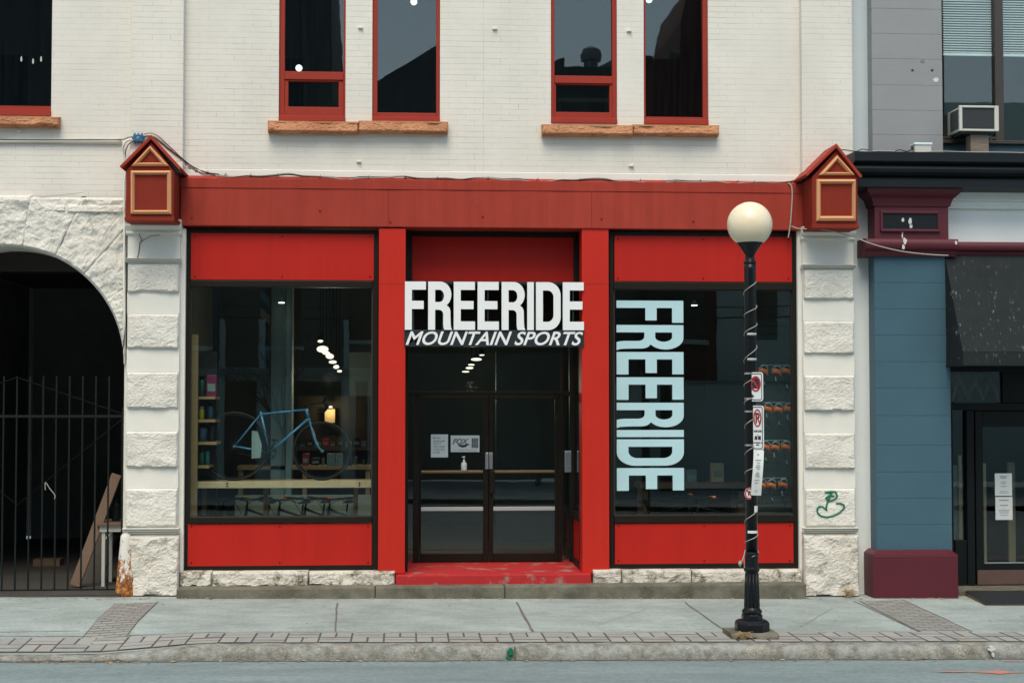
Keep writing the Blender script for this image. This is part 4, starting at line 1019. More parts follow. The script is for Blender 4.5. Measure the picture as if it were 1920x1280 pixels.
for k in range(12):
    a = 2 * math.pi * k / 12; mb.tube([(LX + math.cos(a) * 14.2 * ks, LY + math.sin(a) * 14.2 * ks, lz(1137)), (LX + math.cos(a) * 12.1 * ks, LY + math.sin(a) * 12.1 * ks, lz(1075))], 1.1 * ks, 6)
obj('fluting', mb, 'lampblack', lamp, smooth=True)
mb = MB(); mb.lathe(lprof([(1036, 11.6), (505, 11.2), (494, 11.2)]), c0, 20); obj('post', mb, 'lampblack', lamp, smooth=True)
mb = MB(); mb.lathe(lprof([(496, 10), (494, 12), (491, 12.4), (489, 10), (488, 9), (478, 8.8), (475, 11), (470, 14), (463, 19), (457, 24), (454, 26), (452, 25)]), c0, 28); obj('globe_holder', mb, 'lampblack', lamp, smooth=True)
mb = MB(); gc = 421; gr = 43
mb.lathe([(max(0.001, gr * ks * math.cos(R(a))), lz(gc) + gr * ks * math.sin(R(a))) for a in range(-66, 91, 6)], c0, 40); obj('globe', mb, 'globe', lamp, smooth=True)
# broken concrete pad
pad = MB(); px0, px1 = G(1362, 1192).x, G(1449, 1192).x; nx = 20
pad.rock(px0, px1, gz(LX) - 0.02, lz(1181.5), LY - 0.20, 0.06, 5, LY + 0.24, 0.014, 0.03, 1.0)
pad.box(px0 + 0.02, px1 - 0.02, LY - 0.19, LY + 0.235, gz(LX) - 0.02, lz(1182.4)); solo('lamp_footing', pad, 'stepconc', 'crumbling concrete footing under the black street lamp', 'concrete pad')
# wire wrapped round the post
mb = MB(); pts = []; turns = 12.2; py0, py1 = 528, 1048
for i in range(int(turns * 20) + 1):
    t = i / 20; a = -2 * math.pi * t + R(-30); f_ = t / turns; wob = 1 + 0.05 * math.sin(i * 0.37)
    rr = 12.3 * ks * wob if f_ < 0.98 else 13 * ks
    pts.append((LX + math.cos(a) * rr, LY + math.sin(a) * rr, lz(py0 + (py1 - py0) * f_ + 6 * math.sin(t * 1.9))))
mb.tube(pts, 0.0044, 5)
wr = solo('string_light_cable', mb, 'cablew', 'pale string light wire wound in a spiral round the lamp post', 'cable', smooth=True)
mb = MB()
for py in (627, 674):
    mb.lathe([(0.013, 0), (0.016, 0.03), (0.013, 0.06)], (0, 0, 0), 8); k = len(mb.v)
    for i in range(k - 24, k): v = mb.v[i]; mb.v[i] = (LX - 0.05 + v[2] * 1.6, LY - 12.8 * ks + v[0], lz(py) + v[1])
obj('plug', mb, 'clear', wr)
mb = MB(); mb.tube([(LX - 0.07, LY - 0.02, lz(1030)), (LX - 0.09, LY - 0.03, lz(1042)), (LX - 0.12, LY - 0.03, lz(1054))], 0.006, 5); mb.lathe([(0.006, 0), (0.02, 0.03), (0.012, 0.06)], (LX - 0.13, LY - 0.03, lz(1061)), 8)
mb.tube([(LX - 0.09, LY - 0.03, lz(1040)), (LX - 0.085, LY - 0.035, lz(1064))], 0.004, 5); obj('loose_end', mb, 'cablew', wr)
# tape bits and stickers on the post
for nm, pyc, hh, a0, a1, m_, lab in (('sticker', 953, 12, -75, -20, 'paperw', 'small torn white sticker low on the lamp post above the tape strip'), ('tape', 996, 5, -140, -30, 'paperw', 'torn white tape strip across the lamp post near its pedestal')):
    mb = MB(); mb.lathe([(11.9 * ks, lz(pyc + hh / 2)), (11.9 * ks, lz(pyc - hh / 2))], c0, 10, R(a0), R(a1)); solo(nm, mb, m_, lab, nm)
# pole straps
mb = MB()
for py in (700, 747, 771, 834): mb.lathe([(11.75 * ks, lz(py + 1.6)), (12.1 * ks, lz(py + 1.6)), (12.1 * ks, lz(py - 1.6)), (11.75 * ks, lz(py - 1.6))], c0, 20)
obj('strap', mb, 'alu', lamp)

# signs on the post, turned towards the traffic
def plate(name, px, label, ang=48):
    cx, cy0, cy1, wpx = px; zc0, zc1 = lz(cy1), lz(cy0); w_ = wpx * ks / math.cos(R(ang)); h_ = zc1 - zc0
    X = XP(cx, LY - 0.1)
    t = thing(name, label, 'sign', (X, LY - 0.10, zc0), -R(ang))
    def rr(x0, z0, x1, z1, r): return arcp(x1 - r, z0 + r, r, r, -90, 0, 4) + arcp(x1 - r, z1 - r, r, r, 0, 90, 4) + arcp(x0 + r, z1 - r, r, r, 90, 180, 4) + arcp(x0 + r, z0 + r, r, r, 180, 270, 4)
    mb = MB(); mb.prism(rr(-w_ / 2, 0, w_ / 2, h_, 0.03), 0.0, 0.004); obj('plate', mb, 'white', t, local=True)
    mb = curve_mesh([rr(-w_ / 2 + 0.012, 0.012, w_ / 2 - 0.012, h_ - 0.012, 0.022), rr(-w_ / 2 + 0.020, 0.020, w_ / 2 - 0.020, h_ - 0.020, 0.016)], 0.001); mb.v = [(v[0], v[1] - 0.002, v[2]) for v in mb.v]; obj('border', mb, 'ink', t, local=True)
    mb = MB(); mb.box(-w_ / 2 - 0.03, w_ / 4, 0.004, 0.02, h_ * 0.18, h_ * 0.24); mb.box(-w_ / 2 - 0.03, w_ / 4, 0.004, 0.02, h_ * 0.76, h_ * 0.82); obj('bracket', mb, 'alu', t, local=True)
    return t, w_, h_
def ring_slash(t, cz, rx, rz, w_, back=False):
    mb = curve_mesh([arcp(0, cz, rx, rz, 0, 352, 40), arcp(0, cz, rx - w_, rz - w_, 0, 352, 40)], 0.001)
    s_ = rx * 0.70; q = rz * 0.70; d = w_ * 0.42
    mb.add([(-s_ - d, 0, cz + q - d), (-s_ + d, 0, cz + q + d), (s_ + d, 0, cz - q + d), (s_ - d, 0, cz - q - d)], [(0, 3, 2, 1)])
    mb.v = [(v[0], v[1] - 0.0035, v[2]) for v in mb.v]; obj('prohibition_ring', mb, 'signred', t, local=True)
t, w_, h_ = plate('parking_sign', (1416.5, 698, 752, 22), 'upper white sign with a red crossed ring and a black arrow on the lamp post')
mb = curve_mesh([[(-0.035, h_ * 0.44), (0.03, h_ * 0.44), (0.045, h_ * 0.52), (0.05, h_ * 0.68), (0.03, h_ * 0.78), (0.0, h_ * 0.81), (-0.03, h_ * 0.76), (-0.05, h_ * 0.60)]], 0.001); mb.v = [(v[0], v[1] - 0.002, v[2]) for v in mb.v]; obj('hand_symbol', mb, 'ink', t, local=True)
ring_slash(t, h_ * 0.60, w_ * 0.36, h_ * 0.27, 0.018)
mb = curve_mesh([[(-w_ * 0.36, h_ * 0.18), (-w_ * 0.22, h_ * 0.27), (-w_ * 0.22, h_ * 0.21), (-w_ * 0.12, h_ * 0.21), (-w_ * 0.12, h_ * 0.15), (-w_ * 0.22, h_ * 0.15), (-w_ * 0.22, h_ * 0.09)]], 0.001); mb.v = [(v[0], v[1] - 0.002, v[2]) for v in mb.v]; obj('arrow', mb, 'ink', t, local=True)
t, w_, h_ = plate('parking_sign', (1419.5, 760, 843, 19), 'tall white sign with a crossed out P and small tow symbol on the lamp post', 45)
mb = fit(text_mesh('P', 0.001, 0.03), -w_ * 0.16, w_ * 0.18, h_ * 0.60, h_ * 0.84, -0.002); obj('letter', mb, 'ink', t, local=True)
ring_slash(t, h_ * 0.72, w_ * 0.33, h_ * 0.20, 0.015)
mb = fit(text_mesh('4AM-5AM', 0.001, 0.03), -w_ * 0.32, w_ * 0.32, h_ * 0.40, h_ * 0.455, -0.002); obj('hours', mb, 'ink', t, local=True)
mb = MB(); mb.box(-w_ * 0.24, -w_ * 0.02, -0.002, 0, h_ * 0.25, h_ * 0.30); mb.box(0.04 * w_, 0.26 * w_, -0.002, 0, h_ * 0.25, h_ * 0.32); mb.prism([(-w_ * 0.2, h_ * 0.30), (-w_ * 0.06, h_ * 0.30), (-w_ * 0.1, h_ * 0.325), (-w_ * 0.18, h_ * 0.325)], -0.002, 0); mb.tube([(0.04 * w_, -0.001, h_ * 0.32), (-0.02 * w_, -0.001, h_ * 0.35)], 0.003, 4)
for xx in (-0.2, -0.07, 0.1, 0.22): mb.lathe([(0.008, -0.0012), (0.008, 0.0012)], (0, 0, 0), 10); k = len(mb.v); mb.v[k - 20:] = [(xx * w_ + v[0], v[2] - 0.001, h_ * 0.245 + v[1]) for v in mb.v[k - 20:]]
obj('tow_symbol', mb, 'ink', t, local=True)
mb = curve_mesh([[(-w_ * 0.36, h_ * 0.165), (-w_ * 0.26, h_ * 0.19), (-w_ * 0.26, h_ * 0.14)], [(w_ * 0.36, h_ * 0.165), (w_ * 0.26, h_ * 0.14), (w_ * 0.26, h_ * 0.19)]], 0.001)
for r, (a, b) in enumerate(((-0.2, 0.2), (-0.12, 0.12))): mb.box(a * w_, b * w_, -0.0005, 0.0005, h_ * (0.155 - 0.05 * r), h_ * (0.18 - 0.05 * r))
mb.v = [(v[0], v[1] - 0.0015, v[2]) for v in mb.v]; obj('small_print', mb, 'ink', t, local=True)
# stapled paper strip, curled
X0 = XP(1405, LY - 0.1); wz0_, wz1_ = lz(927), lz(843)
pt = thing('paper_strip', 'long curled white paper notice stapled on the lamp post under the signs', 'notice', (XP(1414, LY), LY - 0.12, wz0_), -R(30))
mb = MB(); n = 14; hw = 0.055; hz = wz1_ - wz0_
for i in range(n + 1):
    t_ = i / n; b = 0.03 * math.sin(t_ * math.pi) ; xo = 0.02 * math.sin(t_ * 2.6 - 0.3)
    for s_ in (-1, 0, 1): mb.v.append((s_ * hw + xo - 0.012 * (1 - t_), -b - 0.012 * (1 - abs(s_)), t_ * hz))
for i in range(n):
    for k in range(2): a = i * 3 + k; mb.f.append((a, a + 1, a + 4, a + 3))
o = obj('sheet', mb, 'paperw', pt, local=True)
sol = o.modifiers.new('thickness', 'SOLIDIFY'); sol.thickness = 0.0015
mb = MB()
for k, (t_, a, b) in enumerate(((0.9, -0.2, 0.2), (0.78, -0.5, 0.6), (0.72, -0.15, 0.4), (0.66, -0.3, 0.5), (0.62, -0.4, 0.6), (0.58, -0.1, 0.4), (0.50, -0.2, 0.4), (0.46, -0.4, 0.5), (0.42, -0.3, 0.6), (0.34, -0.5, 0.6), (0.28, -0.3, 0.3), (0.1, -0.2, 0.3))):
    mb = MB(); z = t_ * hz; y = -0.03 * math.sin(t_ * math.pi) - 0.0165; xo = 0.02 * math.sin(t_ * 2.6 - 0.3) - 0.012 * (1 - t_); mb.box(a * hw + xo, b * hw + xo, y, y + 0.001, z, z + 0.006); obj('text_line', mb, 'inkgrey', pt, local=True)
# round sticker
rp = thing('sticker', 'round white and red no parking sticker on the lamp post beside the paper strip', 'sticker', (XP(1401, LY), LY - 12.4 * ks, lz(924)), R(22))
mb = MB(); mb.prism(arcp(0, 0, 0.062, 0.062, 0, 350, 30), 0, 0.002); obj('disc', mb, 'white', rp, local=True)
mb = curve_mesh([arcp(0, 0, 0.060, 0.060, 0, 352, 30), arcp(0, 0, 0.046, 0.046, 0, 352, 30)], 0.001); mb.add([(-0.04, 0, 0.03), (-0.03, 0, 0.04), (0.04, 0, -0.03), (0.03, 0, -0.04)], [(0, 3, 2, 1)]); mb.v = [(v[0], v[1] - 0.002, v[2]) for v in mb.v]; obj('red_ring', mb, 'signred', rp, local=True)
mb = fit(text_mesh('R', 0.001, 0.03), -0.02, 0.025, -0.028, 0.028, -0.0015); obj('letter', mb, 'ink', rp, local=True)

# dry grass
def tuft(c, n, h, spread, label):
    mb = MB()
    for _ in range(n):
        a = rnd.uniform(0, 6.28); r0 = rnd.uniform(0, spread * 0.35); l = h * rnd.uniform(0.5, 1.1); ln = rnd.uniform(0.3, 1.3)
        b = Vector((c[0] + r0 * math.cos(a), c[1] + r0 * math.sin(a) * 0.6, c[2]))
        pts = [b, b + Vector((math.cos(a) * spread * 0.3 * ln, math.sin(a) * spread * 0.3 * ln, l * 0.6)), b + Vector((math.cos(a) * spread * ln, math.sin(a) * spread * ln * 0.7, l * (0.75 - 0.6 * ln * rnd.random())))]
        mb.tube(pts, [0.004, 0.003, 0.001], 3)
    return solo('grass_tuft', mb, 'straw', label, 'dry grass', 'dry grass tufts on the pavement')
p = G(1390, 1198); tuft((p.x, LY - 0.27, gz(p.x) + 0.012), 160, 0.11, 0.08, 'straw coloured grass tuft growing from the lamp footing')
p = G(1600, 1124); tuft((p.x, -0.32, gz(p.x)), 130, 0.16, 0.09, 'straw coloured grass tuft at the foot of the right stone column')

# ================================================================== CABLES AND BOXES ON THE FRONT
p = P(259, 259, -0.16)
bx = thing('junction_box', 'small blue plastic junction box above the left gabled corner box', 'junction box', (p.x, -0.10, p.z - 0.05))
mb = MB(); mb.box(p.x - 0.06, p.x + 0.06, -0.18, -0.10, p.z - 0.045, p.z + 0.045); obj('body', mb, 'bluebox', bx, 0.006)
mb = MB()
for ddx in (-0.045, 0.0, 0.045): mb.lathe([(0.011, 0.04), (0.011, 0.065)], (p.x + ddx, -0.14, p.z), 8); mb.lathe([(0.011, -0.065), (0.011, -0.04)], (p.x + ddx, -0.14, p.z), 8)
mb.box(p.x - 0.08, p.x - 0.058, -0.15, -0.13, p.z - 0.012, p.z + 0.012); mb.box(p.x + 0.058, p.x + 0.08, -0.15, -0.13, p.z - 0.012, p.z + 0.012); obj('gland', mb, 'bluebox', bx)
mb = MB(); mb.lathe([(0.018, 0), (0.012, 0.006)], (0, 0, 0), 10); mb.v = [(p.x + v[0], -0.18 - v[2], p.z + v[1]) for v in mb.v]; obj('screw_cap', mb, 'alu', bx)
def smooth_path(pts, sub=6):
    pts = [Vector(q) for q in pts]; out = []
    for i in range(len(pts) - 1):
        p0 = pts[max(i - 1, 0)]; p1 = pts[i]; p2 = pts[i + 1]; p3 = pts[min(i + 2, len(pts) - 1)]
        for k in range(sub):
            t = k / sub; out.append(0.5 * ((2 * p1) + (p2 - p0) * t + (2 * p0 - 5 * p1 + 4 * p2 - p3) * t * t + (3 * p1 - p0 - 3 * p2 + p3) * t ** 3))
    out.append(pts[-1]); return out
def cable(name, pix, Y, r, m, label, cat='cable', ties=None, group=None):
    pts = [P(*q[:2], q[2] if len(q) > 2 else Y) for q in pix]; mb = MB(); mb.tube(smooth_path(pts), r, 6)
    o = solo(name, mb, m, label, cat, group, smooth=True); 
    return o
cable('conduit', [(-60, 264.5), (60, 264), (150, 264.5), (228, 265)], -0.035, 0.024, 'smooth', 'white conduit pipe running along the brick wall left of the blue box', 'conduit')
cable('cable', [(-60, 261, -0.06), (60, 262, -0.06), (160, 262, -0.06), (226, 262, -0.06), (240, 258, -0.13), (250, 257, -0.13)], -0.06, 0.006, 'cable', 'thin black cable lying on the white conduit left of the blue box')
cable('cable', [(250, 262, -0.14), (238, 264, -0.14), (231, 275, -0.12), (233, 292, -0.08), (236, 312, -0.06), (233, 345, -0.06), (233, 420, -0.10), (232.5, 520, -0.14), (233, 600, -0.16), (231, 640, -0.12)], -0.1, 0.013, 'smooth', 'white cable dropping from the blue box down the left stone column')
cable('cable', [(250, 265, -0.15), (242, 270, -0.14), (236, 282, -0.1), (235, 300, -0.06), (233, 360, -0.055), (232, 560, -0.155), (234, 612, -0.15), (230, 660, -0.12)], -0.1, 0.006, 'cable', 'thin black cable hanging beside the left stone column')
pal = [(270, 256, -0.13), (284, 256, -0.11), (298, 264, -0.11), (320, 282, -0.11), (338, 295, -0.11), (360, 312, -0.02), (385, 323, -0.02), (410, 327, -0.05)]
cable('cable', pal, -0.05, 0.009, 'cable', 'black cable bundle looping from the blue box down onto the red fascia')
cable('cable', [(270, 252, -0.14), (282, 250, -0.13), (296, 255, -0.12), (315, 272, -0.11), (334, 290, -0.11), (352, 310, -0.03), (380, 325, -0.03), (404, 328, -0.05)], -0.05, 0.006, 'cablered', 'reddish cable arching over the left gable beside the black bundle')
along = []
for i in range(0, 41):
    px = 408 + (1480 - 408) * i / 40; base = 328.5 + (px - 408) * 0.0145
    along.append((px, base + 2.0 * math.sin(i * 0.9) + 1.4 * math.sin(i * 2.3), -0.08))
cable('cable', along + [(1500, 335, -0.10), (1515, 325, -0.12), (1530, 312, -0.12), (1545, 296, -0.12), (1560, 284, -0.12)], -0.08, 0.010, 'cable', 'long black cable bundle sagging along the top edge of the red fascia')
al2 = [(x, y + 2.0 * math.sin(x * 0.021) - 0.5, -0.105) for x, y, _ in along]
cable('cable', al2, -0.1, 0.006, 'cablew', 'thin pale cable twisted along the black bundle over the red fascia')
cable('cable', [(1478, 343, -0.14), (1484, 350, -0.14), (1485.5, 368, -0.14), (1484, 395, -0.14), (1482, 420, -0.14), (1478, 446, -0.10)], -0.14, 0.010, 'cablew', 'pale cable hanging down the right end of the red fascia')
cable('cable', [(1484, 424, -0.14), (1500, 429, -0.3), (1540, 430, -0.45), (1590, 441, -0.5), (1640, 459, -0.5), (1690, 471, -0.48), (1740, 477, -0.45), (1778, 479, -0.42)], -0.3, 0.008, 'cablew', 'pale cable sagging across from the red fascia to the burgundy moulding')
mb = MB()
for px, py in ((340, 299), (349, 308), (356, 315), (368, 321), (389, 325), (423, 329), (470, 330), (520, 331), (600, 333), (690, 334), (760, 335), (820, 335), (915, 337), (1008, 338), (1087, 339), (1200, 340), (1265, 341), (1313, 341), (1383, 342), (1413, 343)):
    q = P(px, py, -0.1); mb.torus((q.x, q.y, q.z), 0.0155, 0.004, 'y', 10, 4); mb.tube([(q.x, q.y - 0.01, q.z), (q.x + 0.008, q.y - 0.012, q.z + 0.035)], 0.0025, 4)
bun = bpy.data.objects['cable.007'] if 'cable.007' in bpy.data.objects else None
fb = [o for o in bpy.data.objects if o.get('label', '').startswith('long black cable bundle')][0]
obj('cable_tie', mb, 'cable', fb)
# little hook and guy wire on the arch wall
mb = MB(); p = P(157, 363, -0.03); mb.prism([(p.x - 0.03, p.z - 0.035), (p.x + 0.025, p.z - 0.035), (p.x - 0.005, p.z + 0.035)], -0.06, 0.0); hk = solo('wall_hook', mb, 'smooth', 'small triangular wall hook on the white brick above the arch', 'hook')
cable('guy_wire', [(62, 371), (110, 366), (155, 361)], -0.06, 0.004, 'cablew', 'thin slack wire running left from the hook above the arch', 'wire')
cable('guy_wire', [(158, 366, -0.06), (164, 395, -0.1), (172, 420, -0.13), (180, 438, -0.14), (192, 440, -0.14), (206, 425, -0.14), (228, 394, -0.12)], -0.06, 0.004, 'cablew', 'thin loose wire looping over the arch stones below the hook', 'wire')

# ================================================================== GATEWAY: gate, plank, table, guard
YG = 0.06; zg0 = zs + 0.03
gate = thing('iron_gate', 'black iron bar gate closing the dark stone archway', 'gate', (AC.x, YG, zs))
zg1 = ZP(705, YG, 120); barx = []
px = 205.5
while XP(px, YG) > AC.x - RA + 0.03: barx.append(XP(px, YG)); px -= 24.6
for x in barx:
    mb = MB(); mb.box(x - 0.0095, x + 0.0095, YG - 0.0095, YG + 0.0095, zs + 0.02, zg1); obj('bar', mb, 'black', gate)
mb = MB(); mb.box(AC.x - RA + 0.01, AC.x + RA - 0.01, YG - 0.012, YG + 0.024, ZP(782.5, YG, 120), ZP(777.5, YG, 120)); obj('rail', mb, 'black', gate)
mb = MB(); mb.box(AC.x - RA + 0.01, AC.x + RA - 0.01, YG - 0.014, YG + 0.014, zs + 0.012, ZP(1104, YG, 120)); obj('rail', mb, 'black', gate)
mb = MB(); mb.box(AC.x + RA - 0.035, AC.x + RA - 0.006, YG - 0.015, YG + 0.015, zs, zg1 - 0.4); obj('stile', mb, 'black', gate)
for pl in (((228, 775), (32, 707), (-164, 775)), ((228, 786), (32, 946), (-164, 786))):
    mb = MB(); mb.tube([P(x, y, YG - 0.015) for x, y in pl], 0.0045, 5); obj('brace_wire', mb, 'black', gate)
mb = MB(); mb.tube(smooth_path([P(85, 918, YG - 0.02), P(85, 904, YG - 0.02), P(93, 915, YG - 0.02), P(103, 928, YG - 0.02), P(102, 935, YG - 0.02)], 4), 0.005, 5); solo('wire_twist', mb, 'cablew', 'short pale wire twisted between two bars of the gate', 'wire')
# leaning plank
def board(pa, pb, ya, yb_, w_, th, name, m, label):
    A = P(*pa, ya); B = P(*pb, yb_); d = (B - A).normalized(); u = Vector((0, 1, 0)).cross(d).normalized(); q = d.cross(u).normalized(); mb = MB(); v = []
    for e in (A, B):
        for s_, k in ((-1, -1), (1, -1), (1, 1), (-1, 1)): v.append(e + u * (w_ / 2 * s_) + q * (th / 2 * k))
    mb.add(v, [(3, 2, 1, 0), (4, 5, 6, 7), (0, 1, 5, 4), (1, 2, 6, 5), (2, 3, 7, 6), (3, 0, 4, 7)]); return solo(name, mb, m, label, 'plank', bevel=0.006)
board((140, 1098), (219, 889), 0.35, 0.62, 0.125, 0.05, 'wooden_plank', 'plank', 'brown timber leaning diagonally behind the gate bars')
board((165, 1098), (204, 1000), 0.9, 1.1, 0.26, 0.03, 'wooden_board', 'timber', 'dark wide board propped behind the table legs in the gateway')
tb = P(200, 1102, 0.75); tz = tb.z
tx0, tx1 = XP(187, 0.5), AC.x + RA + 0.045
table = thing('work_table', 'small white legged table with brown top just inside the gateway', 'table', ((tx0 + tx1) / 2, 0.8, zs))
za = ZP(979, 0.5, 200); zb2 = ZP(996, 0.5, 200); zt2 = ZP(984.5, 0.5, 200)
mb = MB(); mb.box(tx0, tx1, 0.42, 1.1, zt2, za); obj('tabletop', mb, 'plank', table, 0.004)
mb = MB(); mb.box(tx0 + 0.03, tx1, 0.46, 0.49, zb2, zt2); mb.box(tx0 + 0.03, tx0 + 0.06, 0.49, 1.05, zb2, zt2); obj('apron', mb, 'acwhite', table)
for y in (0.5, 1.0):
    mb = MB(); mb.box(XP(195, 0.5), XP(201, 0.5), y - 0.02, y + 0.02, zs + 0.006, zb2); obj('leg', mb, 'acwhite', table)
mb = MB(); mb.tube([(XP(200, 0.5), 0.5, zb2 - 0.10), (XP(214, 0.5), 0.5, zb2)], 0.012, 6); obj('brace', mb, 'acwhite', table)
cn = MB(); q = P(217, 978, 0.7); cn.lathe([(0.05, 0), (0.055, 0.2), (0.035, 0.24), (0.035, 0.28)], (q.x, 0.7, za), 12); o = solo('canister', cn, 'black', 'dark canister standing on the table inside the gateway', 'canister')
mb = MB(); x0, x1, z0, z1 = RC(62, 1044, 112, 1048, 3.0); mb.box(x0, x1, 3.0, 3.25, zs + 0.005, zs + 0.10); solo('timber_offcut', mb, 'plank', 'short timber offcut lying on the floor deep inside the gateway', 'offcut')
# socket on the passage's wall
# rusting corner guard
gp = G(231, 1130); gh = ZP(998, -0.3, 231) - gp.z
mb = MB(); n = 14; prof = []
for j in range(15):
    t_ = j / 14; rw = 0.128 - 0.066 * t_; 
    if t_ > 0.93: rw *= math.sqrt(max(0.0, 1 - ((t_ - 0.93) / 0.075) ** 2)) * 0.9 + 0.1
    prof.append((rw, gh * t_))
mb.lathe(prof, (XP(231, -0.3, 1120), -0.14, gp.z), 20); solo('corner_guard', mb, 'rust', 'white conical corner guard with heavy rust at the foot of the left column', 'corner guard', smooth=True)

# ================================================================== NEIGHBOUR BUILDING (right)
nb = thing('neighbour_building', 'grey and slate blue building with black cornice and burgundy trim on the right', 'building', (7.6, 0, 0))
NR = 12.0; xs0 = BRt + 0.001
ZC0, ZC1 = ZP(352, -0.4, 1700), ZP(286, -0.5, 1700)
mb = MB(); mb.box(xs0, XP(1640, 0.06), 0.06, 0.5, ZC1 - 0.2, ZT - 1); obj('wall', mb, 'greypale', nb)
px0, px1 = XP(1639.5, -0.13), XP(1772, -0.13)
mb = MB(); z = ZC1 - 0.1; edges = [ZP(py, -0.13, 1700) for py in (300, 253, 207, 160, 111, 64, 17)]
zz0 = ZC1 - 0.1
while edges[-1] < ZT - 1.4: edges.append(edges[-1] + 0.325)
for e in edges[1:] + [ZT - 1]:
    mb.box(px0, px1, -0.13, 0.4, zz0, e - 0.0014); zz0 = e + 0.0014
mb.box(px0 + 0.003, px1 - 0.003, -0.126, 0.39, ZC1 - 0.1, ZT - 1.001); obj('pilaster', mb, 'greyblk', nb, 0.002)
for px, py, m_, s_ in ((1711, 132, 'ink', 0.02), (1748, 132, 'ink', 0.02), (1754, 150, 'patch', 0.04), (1730, 115, 'inkgrey', 0.03)):
    q = P(px, py, -0.135); mb = MB(); mb.prism([(q.x + s_ * rnd.uniform(0.6, 1.2) * math.cos(a), q.z + s_ * rnd.uniform(0.5, 1) * math.sin(a)) for a in [i * math.pi / 4 for i in range(8)]], -0.134, -0.12); obj('patch', mb, m_, nb)
# pier blue + plinth + white strip
mb = MB(); mb.box(xs0, XP(1634, 0.05), 0.05, 0.5, gz(6) - 0.1, ZC0 + 0.1); obj('party_strip', mb, 'whitebrk', nb)
bx0, bx1 = XP(1641, -0.2, 700), XP(1782, -0.2, 700); zz0 = ZP(1032, -0.2, 1700)
mb = MB()
for py in (983, 934, 884.5, 826.5 + 8, 777 + 2, 727, 678, 628.5, 579, 530, 470):
    e = ZP(py, -0.2, 1700); mb.box(bx0, bx1, -0.20, 0.5, zz0, e - 0.0016); zz0 = e + 0.0016
mb.box(bx0 + 0.003, bx1 - 0.003, -0.195, 0.49, ZP(1032, -0.2, 1700), ZP(471, -0.2, 1700)); obj('blue_pier', mb, 'bluecol', nb, 0.003)
mb = MB(); x0, x1 = XP(1638, -0.36, 1080), XP(1797, -0.36, 1080); z1 = ZP(1040, -0.36, 1700); z2 = ZP(1031, -0.27, 1700)
mb.box(x0, x1, -0.36, 0.5, gz(6.2) - 0.1, z1)
mb.add([(x0, -0.36, z1), (x1, -0.36, z1), (x1 - 0.06, -0.27, z2), (x0 + 0.06, -0.27, z2), (x0, 0.5, z1), (x1, 0.5, z1), (x1 - 0.06, 0.5, z2), (x0 + 0.06, 0.5, z2)], [(0, 1, 2, 3), (1, 5, 6, 2), (3, 2, 6, 7), (4, 0, 3, 7)])
obj('pier_base', mb, 'burg', nb, 0.012)
# black cornice: moulded run
zc = lambda py: ZP(py, -0.5, 1760)
prof = [(0.3, zc(284)), (-0.56, zc(287)), (-0.56, zc(304)), (-0.50, zc(307)), (-0.47, zc(309)), (-0.50, zc(312)), (-0.515, zc(317)), (-0.50, zc(323)), (-0.44, zc(328)), (-0.38, zc(331)), (-0.38, zc(334)), (-0.44, zc(335)), (-0.44, zc(350)), (-0.3, zc(353)), (0.3, zc(353))]
mb = MB(); mb.extr_x(prof, XP(1603, -0.56, 300), NR); obj('cornice', mb, 'cornice', nb)
# burgundy capital over the pier
zb_ = lambda py: ZP(py, -0.3, 1700)
mb = MB()
def taper(ya, yb2, z0, z1, xa0, xa1, xb0, xb1):
    v = [(xa0, ya, z0), (xa1, ya, z0), (xa1, 0.4, z0), (xa0, 0.4, z0), (xb0, yb2, z1), (xb1, yb2, z1), (xb1, 0.4, z1), (xb0, 0.4, z1)]
    mb.add(v, [(3, 2, 1, 0), (4, 5, 6, 7), (0, 1, 5, 4), (1, 2, 6, 5), (2, 3, 7, 6), (3, 0, 4, 7)])
cx0, cx1 = XP(1640, -0.25, 410), XP(1778, -0.25, 410)
mb.box(cx0, cx1, -0.25, 0.4, zb_(447), zb_(386))
prev = None
for py, ex, yy in ((386, 0.02, -0.27), (380, 0.03, -0.28), (372, 0.05, -0.30), (365, 0.10, -0.36), (360, 0.13, -0.39), (352.5, 0.14, -0.40)):
    if prev: taper(prev[2], yy, zb_(prev[0]), zb_(py), cx0 - prev[1], cx1 + prev[1], cx0 - ex, cx1 + ex)
    prev = (py, ex, yy)
obj('capital', mb, 'burg', nb)
x0, x1, z0, z1 = RC(1655, 401, 1757, 430, -0.25)
mb = MB(); mb.box(x0, x1, -0.256, -0.24, z0, z1); pn = obj('inset_panel', mb, 'cornice', nb)
mb = MB(); t = 0.035; mb.box(x0 - t, x1 + t, -0.275, -0.24, z1, z1 + t); mb.box(x0 - t, x1 + t, -0.285, -0.24, z0 - t, z0); mb.box(x0 - t, x0, -0.272, -0.24, z0, z1); mb.box(x1, x1 + t, -0.272, -0.24, z0, z1); obj('panel_frame', mb, 'burg', pn, 0.008)
# bird droppings on panel
for (a, b, s_) in ((1693, 412, 0.03), (1707, 415, 0.045), (1708, 424, 0.03)):
    mb = MB(); q = P(a, b, -0.26); mb.prism([(q.x + s_ * 0.7 * rnd.uniform(0.5, 1.1) * math.cos(u), q.z + s_ * 1.3 * rnd.uniform(0.6, 1.1) * math.sin(u)) for u in [i * math.pi / 5 for i in range(10)]], -0.2585, -0.2561); obj('splash', mb, 'patch', pn)
